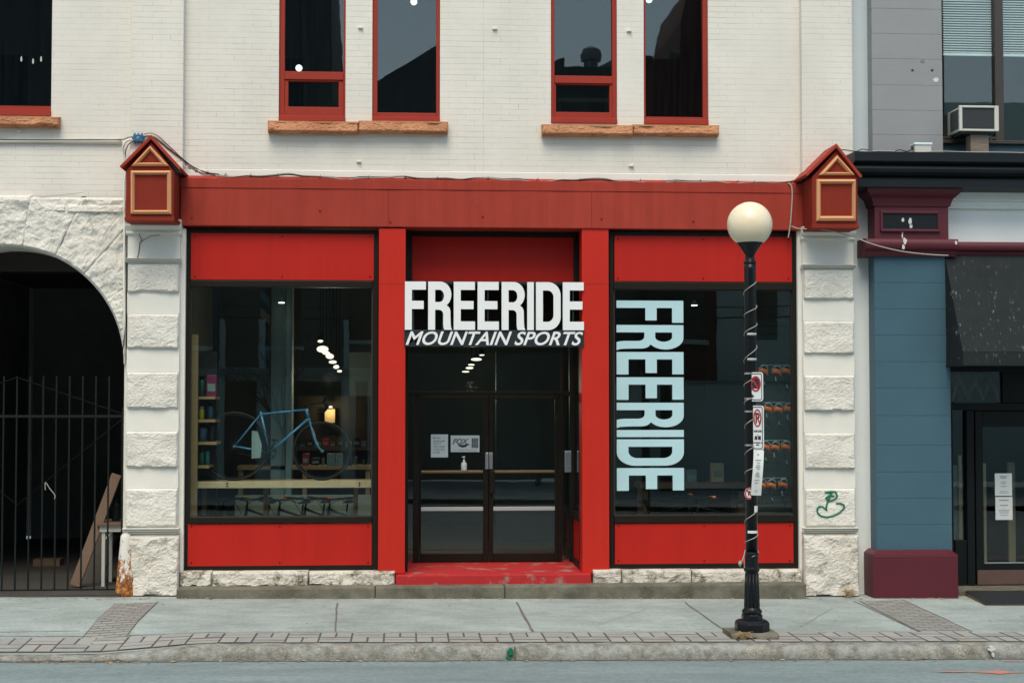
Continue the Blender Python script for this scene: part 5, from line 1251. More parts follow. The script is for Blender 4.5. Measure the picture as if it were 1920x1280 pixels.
# burgundy roll mouldings
def roll(py0, py1, yb2):
    z1, z0 = ZP(py0, yb2, 1700), ZP(py1, yb2, 1700); h = z1 - z0
    return [(0.4, z1), (yb2 + 0.04, z1)] + [(yb2 - 0.05 * math.sin(R(a)), z1 - 0.33 * h + 0.33 * h * math.cos(R(a))) for a in range(30, 151, 20)] + [(yb2 + 0.02, z1 - 0.70 * h), (yb2 + 0.02, z1 - 0.78 * h), (yb2 + 0.05, z0), (0.4, z0)]
mb = MB(); mb.extr_x(roll(447, 480, -0.30), XP(1622, -0.3, 460), XP(1795, -0.3, 460)); mb.extr_x(roll(452, 480, -0.22), XP(1795, -0.3, 460) + 0.001, NR); obj('roll_moulding', mb, 'burg', nb)
for px, py, w_, h_ in ((1697, 452, 0.035, 0.05), (1694, 463, 0.02, 0.04), (1793, 455, 0.02, 0.03), (1697, 437, 0.014, 0.06)):
    q = P(px, py, -0.36); mb = MB(); yy = -0.352 if py > 445 else -0.254
    mb.prism([(q.x + w_ * rnd.uniform(0.5, 1.1) * math.cos(u), q.z + h_ * rnd.uniform(0.6, 1.1) * math.sin(u)) for u in [i * math.pi / 5 for i in range(10)]], yy - 0.004, yy + 0.05); obj('splash', mb, 'patch', nb)
# white frieze panel right of the capital
mb = MB(); mb.box(cx1, NR, -0.02, 0.4, zb_(455), zb_(386)); mb.box(cx1, NR, -0.09, 0.4, zb_(386), zb_(372)); mb.box(cx1, NR, -0.14, 0.4, zb_(372), zb_(352.5)); obj('frieze', mb, 'panelw', nb, 0.01)
# upper window
mb = MB(); mb.box(px1, NR, 0.05, 0.5, ZC1 - 0.2, ZP(268, 0.05, 1850)); obj('spandrel', mb, 'bluewall', nb)
mb = MB(); zs0, zs1 = ZP(264, 0.02, 1850), ZT - 1.2
mb.box(px1, NR, -0.02, 0.3, ZP(270, 0.0, 1850), zs0); 
for a, b in ((1865, 1881), (2000, 2016)): mb.box(XP(a, 0.05, 150), XP(b, 0.05, 150), 0.03, 0.2, zs0, zs1)
mb.box(px1, NR, 0.04, 0.2, zs1, zs1 + 0.2)
up_w = obj('window', mb, 'brownfr', nb, 0.006)
for k, (a, b) in enumerate(((1771, 1865), (1881, 2000))):
    xa, xb_ = max(XP(a, 0.08, 150), px1), XP(b, 0.08, 150)
    mb = MB(); mb.box(xa, xb_, 0.09, 0.098, zs0, zs1); obj('pane', mb, 'blindglass', up_w)
    bl = thing('window_blind', ('pale slatted blind half lowered in the upper window above the air conditioner', 'pale slatted blind in the upper window pane cut by the picture edge')[k], 'blind', ((xa + xb_) / 2, 0.15, ZP(106, 0.15, 1850)), group='blinds in the grey building')
    z = ZP(103, 0.15, 1850); mb = MB(); mb.box(xa + 0.01, xb_ - 0.01, 0.135, 0.165, z - 0.02, z + 0.012); obj('bottom_rail', mb, 'blind', bl)
    mb = MB(); z += 0.03
    while z < zs1: mb.add([(xa + 0.01, 0.135, z - 0.01), (xb_ - 0.01, 0.135, z - 0.01), (xb_ - 0.01, 0.165, z + 0.013), (xa + 0.01, 0.165, z + 0.013)], [(0, 1, 2, 3)]); z += 0.0325
    obj('slats', mb, 'blind', bl)
    mb = MB()
    for u in (0.12, 0.5, 0.88): x = xa + (xb_ - xa) * u; mb.tube([(x, 0.132, ZP(103, 0.15, 1850)), (x, 0.132, zs1)], 0.0025, 4)
    obj('cord', mb, 'cablew', bl)
mb = MB(); mb.box(px1 - 0.1, NR, 2.5, 2.6, ZC0, ZT); mb.box(px1 - 0.1, NR, 0.5, 2.5, ZC1 - 0.2, ZC1 - 0.1); mb.box(NR, NR + 0.2, -0.1, 6, -0.2, ZT); mb.box(xs0, NR, 6, 6.2, -0.2, ZT); obj('inner_wall', mb, 'room', nb)
mb = MB(); mb.box(xs0, NR, -0.2, 6.2, ZT - 1.0, ZT - 0.8); mb.box(px1, NR, 0.04, 0.5, zs1 + 0.2, ZT - 1.0); obj('roof', mb, 'greyblk', nb)
mb = MB(); mb.box(XP(2016, 0.05, 150), NR, 0.09, 0.098, zs0, zs1); obj('pane', mb, 'blindglass', up_w)
# air conditioner
YA = -0.42
x0, x1, z0, z1 = RC(1799, 198, 1873, 246, YA); 
ac = thing('air_conditioner', 'dirty white window air conditioner sticking out above the black cornice', 'air conditioner', ((x0 + x1) / 2, -0.2, z0))
mb = MB(); mb.box(x0 + 0.02, x1 - 0.02, YA + 0.03, 0.08, z0 + 0.01, z1 - 0.01); obj('casing', mb, 'acwhite', ac, 0.01)
mb = MB(); t = 0.04; mb.box(x0, x0 + t, YA, YA + 0.04, z0, z1); mb.box(x1 - t * 1.4, x1, YA, YA + 0.04, z0, z1); mb.box(x0 + t, x1 - t * 1.4, YA, YA + 0.04, z0, z0 + t * 0.7); mb.box(x0 + t, x1 - t * 1.4, YA, YA + 0.04, z1 - t * 0.7, z1); obj('front_frame', mb, 'acwhite', ac, 0.006)
mb = MB(); mb.box(x0 + t, x1 - t * 1.4, YA + 0.02, YA + 0.03, z0 + t * 0.7, z1 - t * 0.7); obj('grille', mb, 'acgrille', ac)
mb = MB()
for k in range(11): zz_ = z0 + 0.05 + k * 0.023; mb.box(x0 + 0.012, x0 + 0.021, YA + 0.08, -0.05, zz_, zz_ + 0.012)
obj('louvres', mb, 'acgrille', ac)
mb = MB(); mb.box(x0 - 0.1, x1 + 0.12, -0.02, 0.0, z0 - 0.03, z0); mb.box(x0 + 0.05, x1 - 0.05, YA + 0.05, 0.0, z0 - 0.025, z0 - 0.002); obj('support_plate', mb, 'brownfr', ac)
bx0_, bx1_, bz0, bz1 = RC(1818, 250, 1852, 285, -0.3); mb = MB(); mb.box(bx0_, bx1_, -0.34, -0.16, ZC1 - 0.012, z0 - 0.028); solo('wood_block', mb, 'oldwood', 'stained timber block propping up the air conditioner', 'wood block', bevel=0.006)
# white box and wires on the cornice
x0, x1, z0, z1 = RC(1713, 268, 1747, 286, -0.42)
jb = thing('junction_box', 'white electrical box with a lid standing on the black cornice', 'junction box', ((x0 + x1) / 2, -0.36, z0)); mb = MB(); mb.box(x0 + 0.01, x1 - 0.01, -0.44, -0.28, ZC1 - 0.008, z1 - 0.03); obj('body', mb, 'acwhite', jb, 0.006)
mb = MB(); mb.box(x0, x1, -0.45, -0.27, z1 - 0.03, z1); obj('lid', mb, 'shade', jb, 0.006)
mb = MB(); mb.lathe([(0.02, 0), (0.02, 0.03)], (0, 0, 0), 10); mb.v = [(x0 + 0.01 - v[2] * 0.6, -0.36 + v[0], (z0 + z1) / 2 + v[1]) for v in mb.v]; obj('gland', mb, 'cable', jb)
cable('cable', [(1540, 290, -0.12), (1575, 281, -0.5), (1604, 284, -0.5), (1618, 280, -0.5), (1640, 284, -0.5), (1672, 286, -0.5), (1686, 281, -0.5), (1700, 284, -0.5), (1712, 279, -0.38)], -0.5, 0.007, 'cable', 'black cable curling along the cornice towards the white box')
cable('cable', [(1604, 286, -0.52), (1660, 283, -0.5), (1700, 286.5, -0.5), (1760, 284, -0.5), (1810, 285, -0.48), (1870, 285.5, -0.48), (1925, 287, -0.48)], -0.5, 0.006, 'cablew', 'thin pale cable lying along the edge of the black cornice')
# awning
xa0 = XP(1773, -0.2, 500); yw, yfr = -0.19, -0.80
za1 = ZP(479, yw, 1790); zaf = ZP(659, yfr, 1820); zab = ZP(686, yfr, 1820)
pr = [(yw, za1), (yfr, zaf), (yfr, zab), (yw, zab)]
aw = thing('awning', 'dark grey sloping awning over the right shop door', 'awning', ((xa0 + NR) / 2, -0.4, zab))
mb = MB(); mb.add([(xa0, yw, za1), (NR - 0.2, yw, za1), (NR - 0.2, yfr, zaf), (xa0, yfr, zaf)], [(3, 2, 1, 0)]); mb.add([(xa0, yw, za1), (xa0, yfr, zaf), (xa0, yfr, zab), (xa0, yw, zab)], [(0, 1, 2, 3)]); mb.add([(NR - 0.2, yw, za1), (NR - 0.2, yfr, zaf), (NR - 0.2, yfr, zab), (NR - 0.2, yw, zab)], [(3, 2, 1, 0)])
o = obj('canvas', mb, 'awning', aw); s_ = o.modifiers.new('thickness', 'SOLIDIFY'); s_.thickness = 0.006
mb = MB(); n = 30
for i in range(n + 1):
    x = xa0 + (NR - 0.2 - xa0) * i / n; wv = 0.004 * math.sin(i * 1.9); mb.v += [(x, yfr - 0.003 + wv, zaf - 0.004), (x, yfr - 0.001 + wv, zab)]
for i in range(n): a = i * 2; mb.f.append((a, a + 1, a + 3, a + 2))
o = obj('valance', mb, 'awning', aw); s_ = o.modifiers.new('thickness', 'SOLIDIFY'); s_.thickness = 0.006
mb = MB(); mb.tube([(xa0, yw, zab + 0.01), (xa0, yfr, zab + 0.01), (NR - 0.2, yfr, zab + 0.01), (NR - 0.2, yw, zab + 0.01)], 0.014, 8); obj('frame_tube', mb, 'black', aw)
# right shop front
YR = 0.42; zrs = ZP(1097, YR, 1850)
mb = MB(); fx0 = XP(1775, YR, 900)
mb.box(bx1 - 0.02, NR, YR, YR + 0.15, ZP(769, YR, 1850), ZP(755, YR, 1850)); mb.box(bx1 - 0.02, NR, YR, YR + 0.15, ZP(697, YR, 1850), zb_(470)); mb.box(XP(1880, YR, 720), NR, YR + 0.01, YR + 0.14, ZP(755, YR, 1850), ZP(697, YR, 1850))
mb.box(XP(1812, YR, 900), XP(1826, YR, 900), YR - 0.02, YR + 0.15, zrs, ZP(769, YR, 1850)); mb.box(bx1 - 0.02, XP(1787, YR, 900), YR - 0.01, YR + 0.15, zrs, ZP(769, YR, 1850)); mb.box(XP(1787, YR), XP(1812, YR), YR + 0.005, YR + 0.15, zrs, ZP(1012, YR, 1850)); mb.box(XP(1960, YR), NR, YR, YR + 0.15, zrs, ZP(769, YR, 1850)); obj('shopfront_frame', mb, 'doorblack', nb, 0.006)
mb = MB(); mb.box(fx0, XP(1880, YR, 720), YR + 0.05, YR + 0.058, ZP(755, YR, 1850), ZP(697, YR, 1850)); obj('transom_glass', mb, 'glass', nb)
mb = MB(); mb.box(XP(1787, YR), XP(1812, YR), YR + 0.05, YR + 0.058, ZP(1012, YR, 1850), ZP(769, YR, 1850)); obj('side_glass', mb, 'glass', nb)
Yq = YR - 0.005; mb = MB(); dx0_, dx1_ = XP(1826.5, Yq), XP(1959, Yq); g0, g1 = XP(1841, Yq), XP(1945, Yq); z0, z1 = zrs + 0.02, ZP(770, Yq, 1850); gz0_, gz1_ = ZP(1056, Yq, 1850), ZP(800, Yq, 1850)
mb.box(dx0_, g0, Yq, Yq + 0.06, z0, z1); mb.box(g1, dx1_, Yq, Yq + 0.06, z0, z1); mb.box(g0, g1, Yq, Yq + 0.06, z0, gz0_); mb.box(g0, g1, Yq, Yq + 0.06, gz1_, z1); dr_ = obj('door', mb, 'doorblack', nb, 0.008)
mb = MB(); mb.box(g0, g1, Yq + 0.03, Yq + 0.038, gz0_, gz1_); obj('pane', mb, 'glass', dr_)
mb = MB(); mb.box(g0, g1, Yq - 0.006, Yq, gz0_ + 0.002, gz0_ + 0.02); obj('glazing_bead', mb, 'alu', dr_)
mb = MB(); mb.box(dx0_ + 0.01, dx1_ - 0.01, Yq - 0.008, Yq - 0.001, ZP(1095, Yq, 1850), ZP(1068, Yq, 1850)); obj('kick_plate', mb, 'kick', dr_)
mb = MB(); mb.box(bx1 - 0.05, NR, -0.12, 1.2, -0.3, zrs); obj('sill_step', mb, 'stepconc', nb, 0.01)
mb = MB(); mb.box(bx1 - 0.1, NR, 4.0, 4.1, -0.2, ZC0); mb.box(bx1 - 0.1, NR, 0.5, 4.0, ZP(640, 1.0, 1850), ZP(640, 1.0, 1850) + 0.05); mb.box(XP(1700), XP(1700) + 0.1, 0.6, 4, -0.2, ZC0); mb.box(bx1, NR, 1.2, 4.0, -0.3, zrs); obj('inner_wall', mb, 'dark', nb)
for k, (pxr, lines, lab) in enumerate((((1865.5, 887, 1897.5, 929), ((0.12, 0.28, 0.7, 'h'), (0.19, 0.34, 0.66, 'h'), (0.36, 0.36, 0.64, 'n'), (0.42, 0.30, 0.7, 'n'), (0.48, 0.44, 0.56, 'n'), (0.56, 0.3, 0.7, 'n'), (0.62, 0.44, 0.56, 'n'), (0.8, 0.28, 0.72, 'n'), (0.86, 0.22, 0.78, 'n')), 'upper white notice sheet taped on the glass of the black door'),
                         ((1866.5, 931, 1898.5, 974), ((0.13, 0.22, 0.78, 'h'), (0.35, 0.26, 0.74, 'h'), (0.47, 0.46, 0.54, 'n'), (0.57, 0.16, 0.84, 'n'), (0.63, 0.22, 0.78, 'n'), (0.69, 0.24, 0.76, 'n'), (0.79, 0.28, 0.72, 'n')), 'lower white notice sheet taped under another on the black door'))):
    Yp = Yq + 0.022; t, (x0, x1, z0, z1) = sheet('paper_notice', pxr, Yp, 'paperw', lab)
    for (v, a, b, kd) in lines: mb = MB(); mb.box(x0 + (x1 - x0) * a, x0 + (x1 - x0) * b, Yp - 0.001, Yp, z1 - (z1 - z0) * (v + (0.035 if kd == 'h' else 0.02)), z1 - (z1 - z0) * v); obj('text_line', mb, 'inkgrey', t)
# things seen dimly inside the right shop: easel posts and patterned panels
def post(px, y0, y1, w_, Y, m, label):
    mb = MB(); a = P(px, y0, Y); mb.box(a.x - w_ / 2, a.x + w_ / 2, Y, Y + 0.06, zrs + 0.001, a.z); solo('wooden_post', mb, m, label, 'post', bevel=0.015)
post(1846, 868, 0, 0.05, 1.0, 'beam', 'slim pale wooden post behind the black door, left of the notices')
post(1897, 866, 0, 0.10, 1.2, 'beam', 'thick pale wooden post behind the notices in the black door')
post(1800, 853, 0, 0.05, 0.9, 'beam', 'pale wooden post behind the narrow side glass of the right shop')
mb = MB(); x0, x1, z0, z1 = RC(1784, 872, 1806, 940, 1.3); mb.box(x0, x1, 1.3, 1.34, zrs + 0.001, z1); solo('display_board', mb, 'roomlt', 'pale display board leaning inside the right shop side glass', 'board')
def zig(px0, py0, px1, py1, Y, label, name='patterned_panel'):
    x0, x1, z0, z1 = RC(px0, py0, px1, py1, Y); t = thing(name, label, 'panel', ((x0 + x1) / 2, Y, z0)); mb = MB(); mb.box(x0, x1, Y, Y + 0.02, z0, z1); obj('board', mb, 'signdark', t)
    for k, (c_, off) in enumerate((('roomlt', 0.0), ('orange', 0.16), ('plank', 0.34))):
        mb = MB(); n = 3; W_ = (x1 - x0) / n; H_ = z1 - z0
        for i in range(n):
            for (u0, v0, u1, v1) in ((0, 0, 0.5, 0.62), (0.5, 0.62, 1, 0)):
                a, b = x0 + (i + u0) * W_, x0 + (i + u1) * W_; za_, zb3 = z0 + H_ * (v0 + off), z0 + H_ * (v1 + off); th = H_ * 0.10
                mb.add([(a, Y - 0.002, za_), (b, Y - 0.002, zb3), (b, Y - 0.002, min(z1, zb3 + th)), (a, Y - 0.002, min(z1, za_ + th))], [(0, 1, 2, 3)])
        obj('zigzag', mb, c_, t)
zig(1786, 702, 1872, 752, 1.1, 'dim zigzag patterned panel behind the transom under the awning')
# ramp
A = [G(x, y) for x, y in ((1848, 1135), (1985, 1133))]; yr0 = -0.14
mb = MB(); xr0, xr1 = XP(1811, yr0, 1105), XP(1990, yr0, 1105); zr = zrs + 0.004
fx = [A[0].x, A[1].x]; fy = A[0].y
v = [(xr0, yr0, zr), (xr1, yr0, zr), (fx[1], fy, gz(7) + 0.025), (fx[0], fy, gz(7) + 0.025), (xr0, yr0, gz(7)), (xr1, yr0, gz(7)), (fx[1], fy, gz(7) + 0.001), (fx[0], fy, gz(7) + 0.001)]
rp_ = thing('door_ramp', 'dark rubber topped wooden ramp in front of the black door', 'ramp', ((xr0 + xr1) / 2, -0.5, gz(7)))
mb.add([v[0], v[1], v[2], v[3]], [(3, 2, 1, 0)]); o = obj('rubber_top', mb, 'acgrille', rp_); s_ = o.modifiers.new('thickness', 'SOLIDIFY'); s_.thickness = 0.012
dz = Vector((0, 0, -0.014)); w2 = [tuple(Vector(q) + dz) for q in v[:4]] + v[4:]
mb = MB(); mb.add(w2, [(3, 2, 1, 0), (0, 3, 7, 4), (3, 2, 6, 7), (1, 0, 4, 5), (2, 1, 5, 6), (4, 7, 6, 5)][1:]); obj('wood_base', mb, 'plank', rp_)

# ================================================================== SHOP CONTENTS
# timber rail / display deck across the left window
x0, x1, z0, z1 = RC(360, 902, 697, 914.5, 0.42); zdk = ZP(895.5, 0.75)
deck = thing('display_rail', 'pale pine rail carrying the blue bicycle across the left window', 'rail', ((x0 + x1) / 2, 0.7, z0))
mb = MB(); mb.box(x0, x1, 0.42, 0.46, z0, z1); obj('front_board', mb, 'beam', deck, 0.004)
mb = MB(); mb.box(x0, x1, 0.46, 1.0, z1 - 0.03, z1 - 0.004); obj('top_board', mb, 'shelfw', deck)
mb = MB()
for px in (426, 674):
    for dz_ in (0.028, 0.06): q = P(px, 908, 0.42); mb.box(q.x - 0.011, q.x + 0.011, 0.416, 0.42, z0 + dz_ - 0.009, z0 + dz_ + 0.009)
obj('bolt', mb, 'black', deck)
for px in (385, 500, 668):
    mb = MB(); q = XP(px, 0.9); mb.box(q - 0.03, q + 0.03, 0.9, 0.96, zfi, z1 - 0.03); obj('leg', mb, 'shelfw', deck)
# blue bicycle
YBk = 0.70; zw = z1 - 0.004
def bpt(px, py, dy=0.0): q = P(px, py, YBk + dy); return Vector((q.x, q.y, q.z))
rh, fh = bpt(440, 836), bpt(604, 845)
bike = thing('bicycle', 'blue framed drop bar bicycle without a saddle on the pine rail in the left window', 'bicycle', ((rh.x + fh.x) / 2, YBk, zw), group='bicycles in the left window')
def wheel(c, rad, root, pname='wheel', local=False):
    mb = MB(); mb.torus(c, rad - 0.014, 0.016, 'y', 40, 8); wh_ = obj(pname, mb, 'tyre', root, smooth=True, local=local)
    mb = MB(); mb.torus(c, rad - 0.04, 0.009, 'y', 40, 6); obj('rim', mb, 'black', wh_, smooth=True, local=local)
    mb = MB(); mb.lathe([(0.02, -0.04), (0.014, -0.01), (0.014, 0.01), (0.02, 0.04)], (0, 0, 0), 10); mb.v = [(c[0] + v[0], c[1] + v[2], c[2] + v[1]) for v in mb.v]; obj('hub', mb, 'alu', wh_, local=local)
    mb = MB()
    for k in range(20):
        a = 2 * math.pi * k / 20; s_ = 0.02 if k % 2 else -0.02; mb.tube([(c[0] + 0.014 * math.cos(a + 0.5), c[1] + s_, c[2] + 0.014 * math.sin(a + 0.5)), (c[0] + (rad - 0.045) * math.cos(a), c[1], c[2] + (rad - 0.045) * math.sin(a))], 0.0016, 3)
    obj('spokes', mb, 'signdark', wh_, local=local); return wh_
wheel(rh, rh.z - zw, bike); wheel(fh, fh.z - zw, bike)
st, bb, ht, hb = bpt(489, 776), bpt(506, 848), bpt(574, 766), bpt(579, 784)
mb = MB(); mb.tube([bpt(488.5, 771), bb], 0.0155, 10); mb.tube([st, bpt(573, 768)], 0.014, 10); mb.tube([bpt(578, 785), bb], 0.0165, 10); mb.tube([ht, hb], 0.019, 10)
for s_ in (-1, 1):
    off = Vector((0, 0.055 * s_, 0)); mb.tube([st + off * 0.3, rh + off], 0.0085, 8); mb.tube([bb + off * 0.5, rh + off], 0.010, 8)
obj('frame', mb, 'bikeblue', bike, smooth=True)
mb = MB(); crown = bpt(581, 790)
mb.tube([hb, crown], 0.017, 8)
for s_ in (-1, 1):
    off = Vector((0, 0.05 * s_, 0)); mb.tube(smooth_path([crown + off * 0.5, bpt(588, 815) + off, bpt(595, 834) + off, fh + off]), [0.013] * 12 + [0.009] * 7, 8)
obj('fork', mb, 'bikeblue', bike, smooth=True)
hbar = MB(); stem = bpt(572, 758); hbar.tube([ht, stem, bpt(588, 756)], 0.012, 8)
for s_ in (-1, 1):
    o_ = Vector((0, 0.2 * s_, 0)); hbar.tube(smooth_path([bpt(588, 756), bpt(588, 756) + o_ * 0.9, bpt(592, 756) + o_, bpt(606, 754) + o_, bpt(612, 760) + o_, bpt(608, 770) + o_, bpt(596, 774) + o_]), 0.012, 8); hbar.tube([bpt(606, 755) + o_, bpt(611, 744) + o_, bpt(608, 741) + o_], 0.012, 8)
obj('handlebar', hbar, 'black', bike, smooth=True)
mb = MB(); mb.torus(bb + Vector((0, -0.05, 0)), 0.085, 0.006, 'y', 30, 5); mb.torus(bb + Vector((0, -0.045, 0)), 0.06, 0.005, 'y', 24, 5)
for a in (20, 92, 164, 236, 308): mb.tube([bb + Vector((0, -0.05, 0)), bb + Vector((0.085 * math.cos(R(a)), -0.05, 0.085 * math.sin(R(a))))], 0.006, 5)
for s_, a in ((-1, 250), (1, 70)): e = bb + Vector((0.17 * math.cos(R(a)), 0.075 * s_, 0.17 * math.sin(R(a)))); mb.tube([bb + Vector((0, 0.06 * s_, 0)), e], 0.010, 6); mb.box(e.x - 0.04, e.x + 0.04, e.y - 0.02, e.y + 0.05 if s_ > 0 else e.y + 0.02, e.z - 0.01, e.z + 0.01)
obj('crankset', mb, 'black', bike)
mb = MB(); sp_ = rh + Vector((0, -0.05, 0)); mb.tube([bb + Vector((0, -0.05, 0.085)), sp_ + Vector((0, 0, 0.035))], 0.004, 4); mb.tube([bb + Vector((0, -0.05, -0.085)), sp_ + Vector((0.03, 0, -0.09)), sp_ + Vector((0.0, 0, -0.10))], 0.004, 4); mb.torus(sp_, 0.045, 0.008, 'y', 20, 5); mb.torus(sp_ + Vector((0, 0.012, 0)), 0.065, 0.004, 'y', 20, 5); obj('chain', mb, 'black', bike)
# spoke tag (paper)
mb = MB(); q = bpt(480, 836, -0.06); mb.prism([(q.x - 0.055, q.z - 0.16), (q.x + 0.06, q.z - 0.15), (q.x + 0.075, q.z + 0.02), (q.x + 0.02, q.z + 0.19), (q.x - 0.055, q.z + 0.2)], YBk - 0.065, YBk - 0.06); solo('price_card', mb, 'roomlt', 'grey card hanging in front of the rear wheel of the blue bicycle', 'card')

# mountain bikes on the floor below the rail
def mtb(x, y, rz, mcol, grip, label):
    t = thing('bicycle', label, 'bicycle', (x, y, zfi), rz, 'bicycles in the left window')
    t.scale = (0.9, 0.9, 0.9); r = 0.35; wb = 1.12; A_, B_ = Vector((-wb / 2, 0, r)), Vector((wb / 2, 0, r)); bb_ = Vector((-0.12, 0, 0.33)); se = Vector((-0.30, 0, 0.78)); h1 = Vector((0.33, 0, 0.86)); h0 = Vector((0.37, 0, 0.74))
    wheel(A_, r, t, local=True); wheel(B_, r, t, local=True)
    mb = MB(); mb.tube([se, bb_], 0.018, 8); mb.tube([se + Vector((0.02, 0, -0.06)), h1], 0.02, 8); mb.tube([h0, bb_], 0.024, 8); mb.tube([h1, h0], 0.025, 8)
    for s_ in (-1, 1): o_ = Vector((0, 0.06 * s_, 0)); mb.tube([se + Vector((0.03, 0, -0.1)), A_ + o_], 0.011, 6); mb.tube([bb_, A_ + o_], 0.012, 6)
    obj('frame', mb, mcol, t, smooth=True, local=True)
    mb = MB()
    for s_ in (-1, 1): o_ = Vector((0, 0.065 * s_, 0)); mb.tube([Vector((0.375, 0, 0.72)) + o_, B_ + o_], [0.022, 0.018], 8)
    mb.box(0.34, 0.41, -0.085, 0.085, 0.70, 0.75); obj('fork', mb, mcol if mcol == 'yellow' else 'black', t, local=True)
    mb = MB(); mb.tube([h1, (0.31, 0, 0.97), (0.36, 0, 1.0)], 0.016, 8); mb.tube(smooth_path([(0.28, -0.36, 1.03), (0.34, -0.18, 1.02), (0.36, 0, 1.0), (0.34, 0.18, 1.02), (0.28, 0.36, 1.03)]), 0.014, 8)
    for s_ in (-1, 1): mb.tube([(0.33, 0.2 * s_, 1.015), (0.40, 0.24 * s_, 1.0), (0.39, 0.33 * s_, 0.985)], 0.007, 5); mb.tube(smooth_path([(0.36, 0.2 * s_, 1.01), (0.47, 0.1 * s_, 0.95), (0.42, 0.03 * s_, 0.80)]), 0.005, 4)
    obj('handlebar', mb, 'black', t, smooth=True, local=True)
    for s_ in (-1, 1): mb = MB(); mb.tube([(0.30, 0.26 * s_, 1.026), (0.27, 0.385 * s_, 1.031)], 0.019, 10); obj('grip', mb, grip, t, smooth=True, local=True)
    mb = MB(); mb.tube([se, (-0.335, 0, 0.9)], 0.014, 8); obj('seat_post', mb, 'black', t, local=True)
    mb = MB(); mb.tube([(-0.48, 0, 0.93), (-0.40, 0, 0.935), (-0.30, 0, 0.92), (-0.20, 0, 0.915)], [0.05, 0.065, 0.035, 0.018], 10); mb.v = [(v[0], v[1], 0.925 + (v[2] - 0.925) * 0.45) for v in mb.v]; obj('saddle', mb, 'black', t, smooth=True, local=True)
    mb = MB(); mb.torus(bb_ + Vector((0, -0.06, 0)), 0.07, 0.006, 'y', 24, 5)
    for s_ in (-1, 1): mb.tube([bb_ + Vector((0, 0.07 * s_, 0)), bb_ + Vector((0.1 * s_, 0.08 * s_, -0.13 * s_))], 0.01, 6)
    obj('crankset', mb, 'alu', t, local=True)
for px, y, ang, mc, gr_, lab in ((412, 1.45, -70, 'yellow', 'yellow', 'bicycle with a bright yellow fork at the left end of the floor row'), (486, 1.5, -115, 'black', 'black', 'black bicycle with plain black grips behind the pine rail, second of the floor row'),
    (548, 1.45, -118, 'black', 'teal', 'black bicycle with teal grips in the floor row under the pine rail'), (592, 1.55, -112, 'black', 'orange', 'black bicycle with orange grips in the floor row under the pine rail'), (636, 1.5, -112, 'teal', 'magenta', 'teal framed bicycle with pink grips at the right of the floor row')):
    mtb(XP(px, y), y, R(ang), mc, gr_, lab)
# low pale cabinet behind the bikes
mb = MB(); x0, x1, z0, z1 = RC(440, 928, 697, 965, 2.05); mb.box(x0, x1, 2.05, 2.18, zfi, z1); solo('partition_board', mb, 'passfloor2', 'low pale panel standing behind the row of bicycles', 'board', bevel=0.01)
# counter with goods
x0, x1, z0, z1 = RC(445, 873, 697, 880, 2.2)
ct = thing('counter', 'long wooden counter behind the blue bicycle', 'counter', ((x0 + x1) / 2, 2.4, zfi)); mb = MB(); mb.box(x0, x1, 2.2, 2.7, z0, z1); obj('worktop', mb, 'shelfw', ct)
for px in (452, 572, 690):
    mb = MB(); q = XP(px, 2.2); mb.box(q - 0.03, q + 0.03, 2.25, 2.31, zfi, z0); obj('leg', mb, 'shelfw', ct)
def jar(px, py_top, zb, rpx, Y, m, label, cat='jar', capm='black'):
    q = P(px, py_top, Y); k = (Y + DIST) / FPX; h = q.z - zb; t = thing(cat.replace(' ', '_'), label, cat, (q.x, Y, zb), group='goods on the shop shelves')
    mb = MB(); mb.lathe([(rpx * k, 0), (rpx * k, h * 0.75), (rpx * k * 0.7, h * 0.85)], (q.x, Y, zb), 12); obj('body', mb, m, t, smooth=True)
    mb = MB(); mb.lathe([(rpx * k * 0.72, h * 0.85), (rpx * k * 0.7, h)], (q.x, Y, zb), 12); obj('cap', mb, capm, t)
def carton(px0, py0, px1, Y, zb, m, label, name='carton'):
    x0, x1 = XP(px0, Y), XP(px1, Y); z1 = ZP(py0, Y, (px0 + px1) / 2); t = thing(name, label, name, ((x0 + x1) / 2, Y, zb), group='goods on the shop shelves'); mb = MB(); mb.box(x0, x1, Y, Y + 0.15, zb, z1); obj('box', mb, m, t, 0.005)
    mb = MB(); mb.box(x0 + (x1 - x0) * 0.1, x0 + (x1 - x0) * 0.9, Y - 0.002, Y, zb + (z1 - zb) * 0.25, zb + (z1 - zb) * 0.6); obj('label_panel', mb, 'roomlt', t)
carton(568, 850, 580, 2.3, z1, 'signred', 'small red carton on the counter left of the grey cartons'); carton(614, 850, 629, 2.3, z1, 'roomlt', 'grey carton on the counter, left one of a pair'); carton(630, 850, 644, 2.3, z1, 'roomlt', 'grey carton on the counter, right one of a pair'); carton(585, 858, 600, 2.4, z1, 'signdark', 'low dark carton on the counter between red and grey cartons')
jar(505, 812, z1, 5, 2.35, 'signdark', 'dark bottle with a violet cap on the counter behind the frame', 'bottle', 'magenta'); jar(523, 845, z1, 6, 2.35, 'beam', 'tan jar on the counter beside the dark bottle'); jar(543, 800, z1, 2, 2.4, 'beam', 'thin pale tube standing on the counter', 'tube', 'beam')
jar(655, 850, z1, 5, 2.4, 'boxblue', 'blue jar at the right end of the counter')
bz = z1
x0, x1, z0, z1 = RC(556, 838, 700, 844, 3.2); bs = thing('wall_shelf', 'brown wall shelf crowded with small goods behind the blue bicycle', 'shelf', ((x0 + x1) / 2, 3.3, z0)); mb = MB(); mb.box(x0, x1, 3.2, 3.5, z0, z1); obj('shelf_board', mb, 'plank', bs)
mb = MB(); mb.box(x0, x1, 3.5, 3.54, zfi, z1 + 0.75); obj('back_panel', mb, 'timber', bs)
sz = z1
